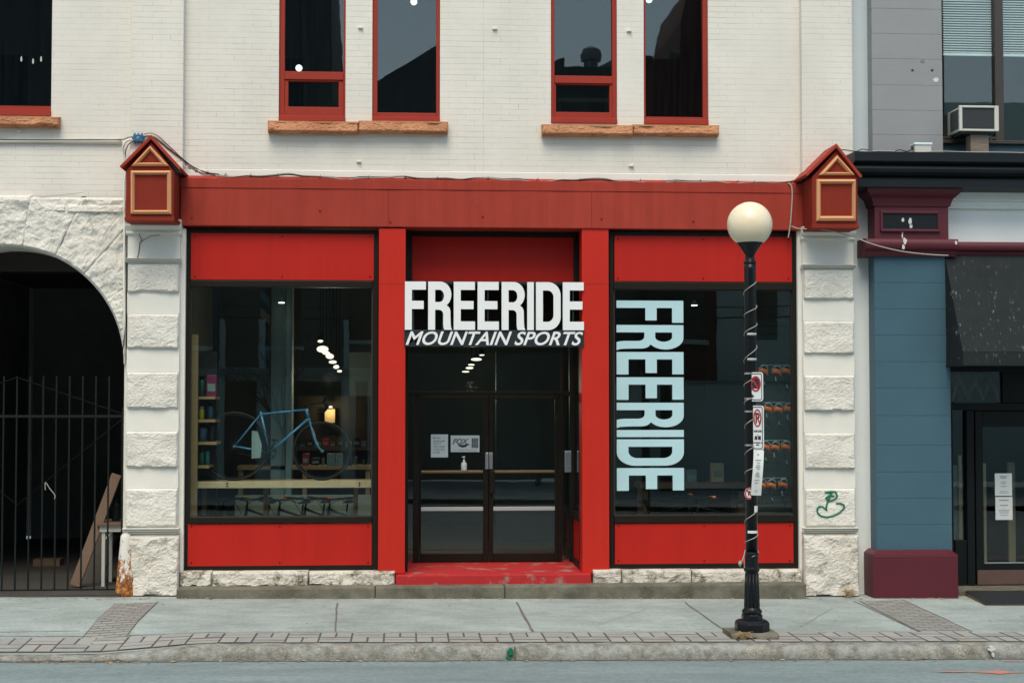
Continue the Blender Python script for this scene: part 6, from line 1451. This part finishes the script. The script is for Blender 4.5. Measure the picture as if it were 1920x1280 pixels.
for i in range(9):
    a = 562 + i * 14.5; m_ = ('boxblue', 'signdark', 'roomlt', 'signred', 'plank', 'boxgreen', 'beam', 'signdark', 'inkgrey')[i]
    nm = ('short', 'tall', 'small', 'squat', 'narrow', 'slim', 'little', 'broad', 'plain')[i]
    carton(a, 838 - 8 - (i * 7) % 13, a + 9 + (i * 5) % 4, 3.25, sz, m_, nm + ' ' + ('blue', 'black', 'pale grey', 'red', 'brown', 'green', 'tan', 'dark', 'grey')[i] + ' box on the brown wall shelf behind the bicycle', 'box')
for i in range(7):
    a = 590 + i * 15.5; m_ = ('signdark', 'roomlt', 'boxblue', 'signred', 'black', 'plank', 'boxgreen')[i]
    jar(a, 862 - (i * 5) % 9, bz, 3.2, 2.5, m_, ('black', 'pale grey', 'blue', 'red', 'jet black', 'brown', 'green')[i] + ' bottle in the back row on the long wooden counter', 'bottle', 'roomlt' if i % 2 else 'black')
# lit warm cabinet
x0, x1, z0, z1 = RC(609, 767, 628, 792, 3.3); mb = MB(); mb.box(x0, x1, 3.3, 3.34, z0, z1); t = thing('lit_panel', 'small warm lit wooden panel glowing above the front wheel', 'panel', ((x0 + x1) / 2, 3.3, z0))
obj('board', mb, 'beam', t)
q = MB(); q.lathe([(0.03, 0), (0.02, 0.03)], (x1 - 0.06, 3.24, z1 + 0.02), 10); obj('lamp', q, 'bulb', t)
pl_ = bpy.data.lights.new('panel_lamp', 'POINT'); pl_.energy = 2.4; pl_.color = (1, 0.7, 0.35); pl_.shadow_soft_size = 0.03; po_ = bpy.data.objects.new('panel_light', pl_); COL.objects.link(po_); po_.parent = t; po_.location = (x1 - 0.06 - t.location.x, -0.16, z1 - t.location.z - 0.02)
# shelving at the left end of the window
xl0, xl1 = XP(357, 0.35), XP(372, 0.35)
sh_ = thing('shelf_unit', 'tall pine shelf unit with bottles at the left end of the window', 'shelf', ((xl0 + XP(407, 0.6)) / 2, 0.7, zfi))
mb = MB(); mb.box(XP(358, 0.35), XP(371.5, 0.35), 0.35, 0.40, zfi, ZP(628, 0.35)); obj('side_panel', mb, 'shelfw', sh_)
mb = MB(); mb.box(XP(358, 0.95), XP(407, 0.95), 0.95, 0.98, zfi, ZP(660, 0.9)); obj('back_panel', mb, 'timber', sh_)
shz = []
for k, (py, pr_) in enumerate(((743, 405), (786, 406), (828, 408), (872, 394))):
    z = ZP(py, 0.5, 385); shz.append(z); mb = MB(); mb.box(XP(371.5, 0.5), XP(pr_, 0.5), 0.45, 0.95, z - 0.035, z); obj('shelf_board', mb, 'shelfw', sh_)
wh = ('topmost shelf', 'second shelf', 'third shelf', 'lowest shelf')
jar(379, 706, shz[0], 5, 0.6, 'boxgreen', 'dark green bottle on the topmost shelf beside a magenta bag', 'bottle'); carton(388, 703, 406, 0.55, shz[0], 'magenta', 'magenta bag with a crumpled top on the topmost shelf', 'bag')
jar(378, 762, shz[1], 5, 0.6, 'yellow', 'short jar with a yellow base on the second shelf', 'jar', 'clear'); jar(386, 758, shz[1], 4, 0.65, 'signdark', 'slim dark bottle on the second shelf, middle of three', 'bottle'); jar(395, 756, shz[1], 5, 0.6, 'boxblue', 'blue bottle on the second shelf, right of the slim dark one', 'bottle')
jar(380, 795, shz[2], 8, 0.6, 'boxblue', 'fat blue jar on the third shelf at the left', 'jar'); jar(397, 792, shz[2], 5, 0.6, 'signdark', 'dark bottle on the third shelf beside the fat blue jar', 'bottle')
jar(378, 842, shz[3], 6, 0.6, 'boxgreen', 'green jar on the lowest shelf, left one', 'jar'); jar(389, 840, shz[3], 4, 0.6, 'teal', 'teal bottle on the lowest shelf beside the green jar', 'bottle')
# banner on the reflection column
x0, x1, z0, z1 = RC(488, 540, 505, 690, 2.0); bn = thing('banner', 'narrow multicoloured banner hanging beside the grey reflection column', 'banner', ((x0 + x1) / 2, 2.0, z0)); mb = MB(); mb.box(x0, x1, 2.0, 2.01, z0, z1); obj('cloth', mb, 'signdark', bn)
for k, m_ in enumerate(('boxblue', 'timber', 'plank', 'bluecol')):
    mb = MB(); a = z0 + (z1 - z0) * (0.1 + 0.22 * k); mb.add([(x0, 1.997, a + 0.12), (x1, 1.997, a), (x1, 1.997, a + 0.13), (x0, 1.997, a + 0.25)], [(0, 1, 2, 3)]); obj('stripe', mb, m_, bn)
# pendant lamps
for px, py, Y, lab in ((528, 567, 1.9, 'small pale conical pendant lamp in the left display window'), (1302, 572, 1.9, 'small pale conical pendant lamp in the right display window')):
    q = P(px, py, Y); t = thing('pendant_lamp', lab, 'lamp', (q.x, Y, q.z), group='pendant lamps in the windows'); k = (Y + DIST) / FPX
    mb = MB(); mb.lathe([(7.2 * k, 0), (6.5 * k, 2 * k), (1.8 * k, 8.5 * k), (1.0 * k, 10 * k)], (q.x, Y, q.z), 20); obj('lamp_shade', mb, 'shade', t)
    mb = MB(); mb.lathe([(5.2 * k, -1.2 * k), (5.6 * k, -0.2 * k)], (q.x, Y, q.z), 16); obj('bulb', mb, 'bulbw', t)
    mb = MB(); mb.tube([(q.x, Y, q.z + 10 * k), (q.x, Y, zci)], 0.004, 5); obj('cord', mb, 'cable', t)
# track lights
def spot_track(pts, lab, flat=0.5):
    P0 = P(*pts[0]); t = thing('track_light', lab, 'lamp', (P0.x, P0.y, zci - 0.02)); mb = MB(); qs = [P(*p_) for p_ in pts]
    mb.tube([(q.x, q.y, zci - 0.03) for q in qs], 0.015, 6); obj('rail', mb, 'black', t)
    for i, q in enumerate(qs):
        mb = MB(); mb.tube([(q.x, q.y, zci - 0.03), (q.x, q.y + 0.02, q.z + 0.05)], 0.006, 5); mb.lathe([(0.03, 0.0), (0.045, 0.03), (0.03, 0.09), (0.01, 0.1)], (q.x, q.y + 0.03, q.z), 14); sp = obj('spotlight', mb, 'black', t)
        mb = MB(); rr = (0.045, 0.085, 0.062, 0.07, 0.06, 0.05, 0.045)[i % 7]; dirv = Vector(((i % 3 - 1) * 0.5, -0.8, -0.5)).normalized(); u = dirv.cross(Vector((0, 0, 1))).normalized(); w3 = dirv.cross(u)
        c_ = Vector((q.x, q.y - 0.03, q.z)); ring = [c_ + (u * math.cos(a) + w3 * math.sin(a) * (flat * (1.25 if i % 2 else 0.85))) * rr for a in [j * math.pi / 8 for j in range(16)]]; mb.add(ring + [c_ - dirv * 0.03 + u * 0.02 * math.cos(a) for a in (0, 2, 4)], [tuple(range(16))]); mb.v = mb.v[:16]; mb.add([v + dirv * -0.012 for v in ring], [tuple(range(15, -1, -1))]); obj('lit_face', mb, 'bulb', sp)
    l_ = bpy.data.lights.new('track_lamp', 'POINT'); l_.energy = 16; l_.color = (1, 0.82, 0.6); l_.shadow_soft_size = 0.1; o_ = bpy.data.objects.new('track_glow', l_); COL.objects.link(o_); o_.parent = t; q = qs[len(qs) // 2]; o_.location = Vector((q.x, q.y, q.z - 0.35)) - t.location
spot_track([(600.5, 640, 2.6), (605, 655, 3.0), (612, 662, 3.3), (618, 668, 3.7), (624, 679, 4.2), (631, 688, 4.8), (636.5, 696, 5.4)], 'row of lit spotlights on a ceiling track seen through the left window')
spot_track([(903, 666, 4.5), (893, 674, 4.8), (884, 684, 5.1), (880, 690, 5.4), (873, 697, 5.8)], 'row of lit spotlights on a ceiling track seen above the entrance doors', 0.22)
# goggles rack, right window
def goggles(px, py, Y, k, lab, m):
    q = P(px, py, Y); s_ = (Y + DIST) / FPX; t = thing('goggles', lab, 'goggles', (q.x, Y, q.z), group='orange goggles hanging in the right window')
    mb = MB(); n = 12
    for i in range(n + 1):
        a = math.pi * i / n; x = -math.cos(a) * 9.0 * s_; y = -math.sin(a) * 0.05; hgt = (6.5 + 3.5 * abs(math.cos(a)) ** 1.5) * s_
        mb.v += [(q.x + x, Y + y, q.z + 1 * s_ - 0.28 * x), (q.x + x * 1.04, Y + y * 0.9, q.z - hgt - 0.28 * x)]
    for i in range(n): a = i * 2; mb.f.append((a, a + 1, a + 3, a + 2))
    o = obj('lens', mb, m, t, smooth=True); sm = o.modifiers.new('thickness', 'SOLIDIFY'); sm.thickness = 0.008
    mb = MB(); mb.tube(smooth_path([(q.x - 7 * s_, Y - 0.02, q.z), (q.x - 5 * s_, Y - 0.05, q.z + 6 * s_), (q.x + 1 * s_, Y - 0.05, q.z + 7.5 * s_), (q.x + 6 * s_, Y - 0.04, q.z + 5 * s_), (q.x + 8 * s_, Y - 0.02, q.z - 1 * s_)], 4), 0.011, 6); obj('frame', mb, 'clear', t, smooth=True)
    mb = MB(); ln = 34 + 4 * (k % 3); pts_ = smooth_path([(q.x - 4 * s_, Y - 0.01, q.z - 6 * s_), (q.x - 3 * s_, Y - 0.02, q.z - (ln * 0.5) * s_), (q.x + 0.5 * s_, Y - 0.02, q.z - (ln * 0.8) * s_), (q.x + 4 * s_, Y - 0.01, q.z - ln * s_)], 5); mb.tube(pts_, [0.007 + 0.006 * (i > len(pts_) * 0.6) for i in range(len(pts_))], 5); obj('strap', mb, 'tyre', t, smooth=True)
    mb = MB(); i0 = int(len(pts_) * (0.2 if k % 2 else 0.55)); mb.tube([Vector(v) + Vector((0.004, -0.008, 0)) for v in pts_[i0:i0 + 4]], 0.009, 5); obj('strap_print', mb, 'clear', t)
yg = 0.85
rk = thing('display_rack', 'dark slatted wall rack holding orange goggles in the right window', 'rack', (XP(1450, 1.0), 1.0, zfi))
mb = MB(); mb.box(XP(1415, 1.05), XP(1520, 1.05), 1.05, 1.09, zfi, ZP(600, 1.05, 1450)); obj('back_board', mb, 'room', rk)
mb = MB()
for k in range(24): z = ZP(612 + k * 15, 1.04, 1450); mb.box(XP(1415, 1.04), XP(1520, 1.04), 1.044, 1.049, z, z + 0.008)
obj('slots', mb, 'ink', rk)
mb = MB()
for r, py in enumerate((687, 757, 828, 899)):
    z = ZP(py, yg, 1450); mb.tube([(XP(1434, yg), yg + 0.03, z + 0.02), (XP(1474, yg), yg + 0.03, z + 0.02)], 0.006, 5)
    for px in (1436, 1455, 1472): mb.tube([(XP(px, yg), yg + 0.03, z + 0.02), (XP(px, yg), 1.05, z + 0.02)], 0.005, 5)
obj('hooks', mb, 'clear', rk)
rown = ('topmost row', 'second row', 'third row', 'lowest row'); coln = ('left', 'middle', 'right')
cols = ((1431, 1456, 1474), (1439, 1459, 1478), (1434, 1453, 1473), (1427, 1446, 1468))
for r, py in enumerate((692, 763, 834, 905)):
    for c_, px in enumerate(cols[r]): goggles(px, py + (1 if c_ == 1 else 0), yg - 0.03 * (c_ % 2), r * 3 + c_, 'orange goggles hanging %s in the %s of the right window rack' % (coln[c_], rown[r]), 'orange')
# table with bikes dimly behind the lettering
mb = MB(); x0, x1, z0, z1 = RC(1200, 905, 1400, 915, 2.4); t = thing('shop_bench', 'dark wooden bench low behind the right display window', 'bench', ((x0 + x1) / 2, 2.6, zfi)); mb.box(x0, x1, 2.4, 3.0, z0, z1); obj('seat', mb, 'plank', t)
for px in (1210, 1390):
    mb = MB(); q = XP(px, 2.4); mb.box(q - 0.04, q + 0.04, 2.45, 2.95, zfi, z0); obj('leg', mb, 'plank', t)
carton(1287, 880, 1305, 2.5, z1, 'inkgrey', 'grey carton on the dark bench beside the lettering'); carton(1334, 868, 1356, 2.6, z1, 'beam', 'tan carton on the dark bench in the right window')
mtb(XP(1250, 1.5), 1.5, R(-25), 'black', 'black', 'black bicycle parked behind the lettering of the right window')
mtb(XP(1345, 1.3), 1.35, R(-160), 'black', 'orange', 'black bicycle with orange grips parked in the right window')
# lit ceiling globes in the rooms upstairs
for px, py, Y, lab in ((560.5, 128, 1.2, 'lit round bulb hanging in the upper window with the narrow lower sash, left pair'), (776, 4, 1.4, 'lit round bulb near the top of the plain upper window, left pair'), (1217, 0, 1.4, 'lit round bulb near the top of the plain upper window, right pair')):
    q = P(px, py, Y); t = thing('ceiling_bulb', lab, 'lamp', (q.x, Y, q.z), group='lit bulbs upstairs'); mb = MB(); mb.lathe([(max(0.001, 0.045 * math.cos(R(a))), 0.045 * math.sin(R(a))) for a in range(-90, 91, 15)], (q.x, Y, q.z), 14); obj('bulb', mb, 'bulbw', t, smooth=True)
    mb = MB(); mb.tube([(q.x, Y, q.z + 0.045), (q.x, Y, ZT - 0.35)], 0.005, 5); obj('cord', mb, 'cable', t)

# ================================================================== ACROSS THE STREET (seen only as reflections)
LO = 25.0
def OP(px, py): q = P(px, py, LO); return q.x, q.z
def opp(label, poly, m, extra=(), depth=8.0, off=0.0, win=None):
    pts = [OP(*q) for q in poly]; x0 = min(p_[0] for p_ in pts); x1 = max(p_[0] for p_ in pts)
    t = thing('street_building', label, 'building', ((x0 + x1) / 2, -LO - off, 0), group='buildings across the street')
    pr = [(x1, 0.0)] + pts + [(x0, 0.0)] if pts[0][0] > pts[-1][0] else [(x0, 0.0)] + pts + [(x1, 0.0)]
    mb = MB(); mb.prism([(p_[0], p_[1]) for p_ in pr], -LO - off - depth, -LO - off); obj('wall', mb, m, t)
    if win:
        for zz_ in win[1]:
            x = x0 + 0.8
            while x < x1 - 1.2:
                mb = MB(); mb.box(x, x + 1.0, -LO - off - 0.02, -LO - off + 0.01, zz_, zz_ + 1.7); w4 = obj('window', mb, 'oppglass', t)
                mb = MB(); mb.box(x - 0.1, x + 1.1, -LO - off - 0.02, -LO - off + 0.08, zz_ - 0.12, zz_); obj('sill', mb, 'oppgrey', w4); x += win[0]
    for nm, pl, mm in extra:
        mb = MB(); mb.prism([OP(*q) for q in pl], -LO - off - depth * 0.7, -LO - off - 0.5); obj(nm, mb, mm, t)
    return t
opp('tall dark brick block across the street, left', [(-420, -160), (612, -160), (618, -60), (621, 10), (622, 230)], 'oppbrick', win=(2.6, (4.0, 7.5, 10.6)))
opp('gabled brick house across the street', [(600, 205), (880, 38), (1030, 120)], 'oppbrick', off=0.6, win=(2.8, (4.2,)))
t = opp('low flat roofed terrace with parapet across the street', [(1031, 103), (1040, 100), (1066, 88), (1067, 106), (1206, 107), (1214, 108)], 'oppbrick', extra=(('parapet', [(1074, 128), (1148, 128), (1190, 78), (1160, 88)], 'opproof'),), off=1.2, win=(2.7, (4.2, 7.4)))
q = OP(1125, 96); mb = MB(); k = (LO + DIST) / FPX
mb.lathe([(0.22, 0), (0.22, 0.25), (0.30, 0.28), (0.32, 0.45), (0.26, 0.62), (0.1, 0.72)], (q[0], -LO - 2.0, q[1] - 0.1), 14); obj('water_tank', mb, 'opproof', t)
opp('red brick corner block with chimney stacks across the street', [(1207, 108), (1342, 109)], 'oppred', extra=(('turret', [(1284, 112), (1284, 30), (1288, 8), (1300, -40), (1342, -42), (1342, 112)], 'oppred'), ('chimney', [(1216, 110), (1216, 95), (1232, 95), (1232, 110)], 'oppbrick'), ('chimney', [(1264, 110), (1264, 88), (1281, 92), (1281, 110)], 'oppbrick')), win=(2.7, (4.2, 7.4)))
opp('wide grey rendered block across the street, right', [(1343, 150), (1700, 150), (1702, 190), (2350, 190)], 'oppgrey', win=(3.0, (4.2, 7.2)))
# low concrete yard wall in front of the terrace
t = thing('yard_wall', 'low rendered yard wall across the street', 'wall', (OP(1350, 900)[0], -23.6, 0), group='buildings across the street')
mb = MB(); a, b = OP(1130, 700), OP(1560, 700); mb.box(a[0], b[0], -23.8, -23.55, -0.05, 2.9); obj('wall', mb, 'oppgrey', t); mb = MB(); mb.box(a[0] - 0.05, b[0] + 0.05, -23.84, -23.5, 2.9, 3.0); obj('coping', mb, 'opproof', t)

t = thing('street_building', 'pale rendered shop row with dark doors across the street', 'building', (OP(560, 800)[0], -24.6, 0), group='buildings across the street')
mb = MB(); a, b = OP(410, 690), OP(735, 690); mb.box(a[0], b[0], -24.95, -24.6, 0, OP(560, 690)[1]); obj('wall', mb, 'oppgrey', t)
for p0, p1 in ((425, 482), (552, 640), (668, 690)):
    a, b = OP(p0, 715), OP(p1, 715); mb = MB(); mb.box(a[0], b[0], -24.6, -24.56, 0, a[1]); obj('door', mb, 'oppglass', t)
for p0, p1 in ((415, 425), (488, 500), (536, 546), (646, 656), (722, 732)):
    a, b = OP(p0, 600), OP(p1, 600); mb = MB(); mb.box(a[0], b[0], -24.62, -24.45, 0, a[1]); obj('pilaster', mb, 'oppgrey', t)
a = OP(300, 705); b = OP(730, 705); mb = MB(); mb.box(a[0], b[0], -24.7, -24.4, a[1], a[1] + 0.2); obj('fascia', mb, 'opproof', t)
def bare_tree(px, label, h, seed):
    r = random.Random(seed); x = OP(px, 900)[0]; y = -22.6; t = thing('bare_tree', label, 'tree', (x, y, 0), group='bare trees across the street')
    tr = MB(); top = Vector((x + 0.1, y, h * 0.4)); tr.tube([(x, y, -0.1), (x + 0.05, y, h * 0.2), top], [0.09, 0.075, 0.06], 8); obj('trunk', tr, 'timber', t)
    br = MB()
    def grow(p, d, l, rad, n):
        q = p + d * l; br.tube([p, p + d * l * 0.5 + Vector((r.uniform(-.05, .05), 0, 0.03)), q], [rad, rad * 0.8, rad * 0.6], 4)
        if n == 0: return
        for _ in range(3):
            dd = (d + Vector((r.uniform(-0.75, 0.75), r.uniform(-0.6, 0.6), r.uniform(-0.1, 0.55)))).normalized(); grow(q if r.random() < 0.6 else p + d * l * r.uniform(0.4, 0.9), dd, l * r.uniform(0.6, 0.85), rad * 0.58, n - 1)
    for _ in range(5): grow(top - Vector((0, 0, r.uniform(0, h * 0.12))), Vector((r.uniform(-0.8, 0.8), r.uniform(-0.5, 0.5), 0.8)).normalized(), h * 0.2, 0.035, 4)
    obj('branches', br, 'timber', t)
bare_tree(540, 'bare street tree with thin spreading twigs across the street', 4.6, 3)
bare_tree(1010, 'taller bare street tree across the street beside the terrace', 5.6, 5)
# windblown bits at the foot of the step and in the gutter
mb = MB(); lr = random.Random(12)
def bit(x, y, z):
    a = lr.uniform(0, 6.28); l = lr.uniform(0.012, 0.035); w_ = l * lr.uniform(0.3, 0.7); c_, s_ = math.cos(a), math.sin(a)
    mb.add([(x - c_ * l, y - s_ * l, z), (x + s_ * w_, y - c_ * w_, z + lr.uniform(0, 0.012)), (x + c_ * l, y + s_ * l, z + 0.003), (x - s_ * w_, y + c_ * w_, z + lr.uniform(0, 0.012))], [(0, 1, 2, 3)])
for _ in range(150): x = lr.uniform(-5.3, 7.6); bit(x, -0.43 - abs(lr.gauss(0, 0.05)), walk_z(x, -0.45) + 0.008)
for _ in range(190): x = lr.uniform(-5.5, 7.8); bit(x, yk - 0.09 - abs(lr.gauss(0, 0.06)), rz_(x, yk - 0.1) + 0.006)
for _ in range(60): x = lr.uniform(-5.5, 7.8); y = lr.uniform(yk + 0.2, -0.5); bit(x, y, walk_z(x, y) + 0.012)
o = obj('leaf_litter', mb, 'straw'); o['kind'] = 'stuff'
g = MB()  # thin dark strip with an uneven edge along the kerb foot
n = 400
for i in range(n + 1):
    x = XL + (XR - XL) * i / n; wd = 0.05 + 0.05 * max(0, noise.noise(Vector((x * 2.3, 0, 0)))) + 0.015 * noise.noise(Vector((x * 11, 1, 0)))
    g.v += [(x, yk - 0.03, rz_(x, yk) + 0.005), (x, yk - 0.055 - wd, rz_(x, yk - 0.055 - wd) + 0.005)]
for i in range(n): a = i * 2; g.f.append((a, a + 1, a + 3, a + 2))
struct('gutter_strip', g, 'joint')

# paint splashes and the joint on the kerb
def kerb_patch(px, w_, h0, h1, m, seed):
    r = random.Random(seed); x = G(px, 1226).x; zb = gz(x) - KH; mb = MB(); pts = []
    for i in range(14):
        a = 2 * math.pi * i / 14; rr = r.uniform(0.6, 1.15); pts.append((x + w_ * rr * math.cos(a), zb + (h0 + h1) / 2 + (h1 - h0) / 2 * rr * math.sin(a)))
    mb.prism(pts, yk - 0.088, yk - 0.03); struct('kerb_paint', mb, m)
kerb_patch(963, 0.035, 0.05, 0.125, 'green', 3); kerb_patch(959, 0.025, 0.0, 0.05, 'green', 4); kerb_patch(1897, 0.035, 0.075, 0.125, 'patch', 5); kerb_patch(1898, 0.014, 0.02, 0.08, 'patch', 6)
x = G(972, 1226).x; mb = MB(); mb.box(x - 0.008, x + 0.008, yk - 0.085, yk + 0.05, gz(x) - KH, gz(x) - 0.003); struct('kerb_joint', mb, 'joint')
for pa, pb in (((470, 1150), (560, 1133)), ((1120, 1172), (1210, 1142)), ((1500, 1176), (1560, 1140)), ((60, 1162), (150, 1148))):
    joint(pa, pb, 0.005, 14)

for px, lab in ((70, 'dim warm filament lamp glowing deep inside the leftmost upper window'),):
    for k, (dx, dy) in enumerate(((-30, 112), (7, 112), (-8, 116))):
        q = P(px + dx, dy, 2.2); t = thing('pendant_lamp', ('left', 'right', 'middle')[k] + ' one of three dim warm bulbs inside the leftmost upper window', 'lamp', (q.x, 2.2, q.z), group='dim bulbs in the leftmost upper window')
        mb = MB(); mb.lathe([(0.004, -0.03), (0.013, -0.01), (0.010, 0.03), (0.004, 0.045)], (q.x, 2.2, q.z), 8); obj('bulb', mb, 'bulb', t)
        mb = MB(); mb.tube([(q.x, 2.2, q.z + 0.045), (q.x, 2.2, ZT - 0.35)], 0.004, 4); obj('cord', mb, 'cable', t)
x0, x1, z0, z1 = RC(1046, 184, 1142, 212, 0.35); mb = MB(); mb.box(x0, x1, 0.35, 0.9, z1 - 0.05, z1); t = thing('desk', 'dark desk edge behind the lower sash of the third upper window', 'desk', ((x0 + x1) / 2, 0.6, ZP(322)))
obj('desktop', mb, 'plank', t)
for xx in (x0 + 0.03, x1 - 0.03): mb = MB(); mb.box(xx - 0.02, xx + 0.02, 0.4, 0.85, ZP(322), z1 - 0.05); obj('leg', mb, 'signdark', t)

# contact shade painted as dark strips along the foot of the step and columns
def foot_shade(x0, x1, y, seed):
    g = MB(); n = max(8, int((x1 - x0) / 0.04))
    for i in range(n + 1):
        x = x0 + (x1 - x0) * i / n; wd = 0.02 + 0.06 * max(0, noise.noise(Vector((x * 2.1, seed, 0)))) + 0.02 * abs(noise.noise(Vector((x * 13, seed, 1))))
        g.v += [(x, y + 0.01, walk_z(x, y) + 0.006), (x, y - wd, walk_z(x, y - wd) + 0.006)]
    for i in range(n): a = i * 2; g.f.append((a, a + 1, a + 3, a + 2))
    struct('ground_shade', g, 'joint')
foot_shade(xa, xb_, -0.42, 1); foot_shade(XP(250, -0.2, 1110), XP(334, -0.2, 1110), -0.19, 2); foot_shade(XP(1508, -0.2, 1110), XP(1606, -0.2, 1110), -0.19, 3); foot_shade(XP(1638, -0.36, 1110), XP(1797, -0.36, 1110), -0.36, 4); foot_shade(-5.6, XP(222, -0.25, 1120), -0.25, 5)
# street wires and a pole across the street, mirrored in the right window
x = OP(1227, 900)[0]; y = -22.9; pz = OP(1227, 560)[1]
t = thing('utility_pole', 'dark wooden utility pole across the street', 'pole', (x, y, 0), group='poles across the street')
mb = MB(); mb.tube([(x, y, -0.1), (x, y, 8.5)], [0.16, 0.12], 12); obj('shaft', mb, 'timber', t)
mb = MB(); mb.box(x - 0.9, x + 0.9, y - 0.05, y + 0.05, 7.6, 7.75); obj('crossarm', mb, 'timber', t)
for k, (zz_, lab) in enumerate(((5.2, 'upper slack street wire across the road'), (4.9, 'lower slack street wire across the road'))):
    mb = MB(); mb.tube([(-14 + i * 1.5, y + 0.2, zz_ - 0.25 * math.sin(math.pi * i / 20)) for i in range(21)], 0.02, 6); solo('street_wire', mb, 'cable', lab, 'wire', 'street wires')
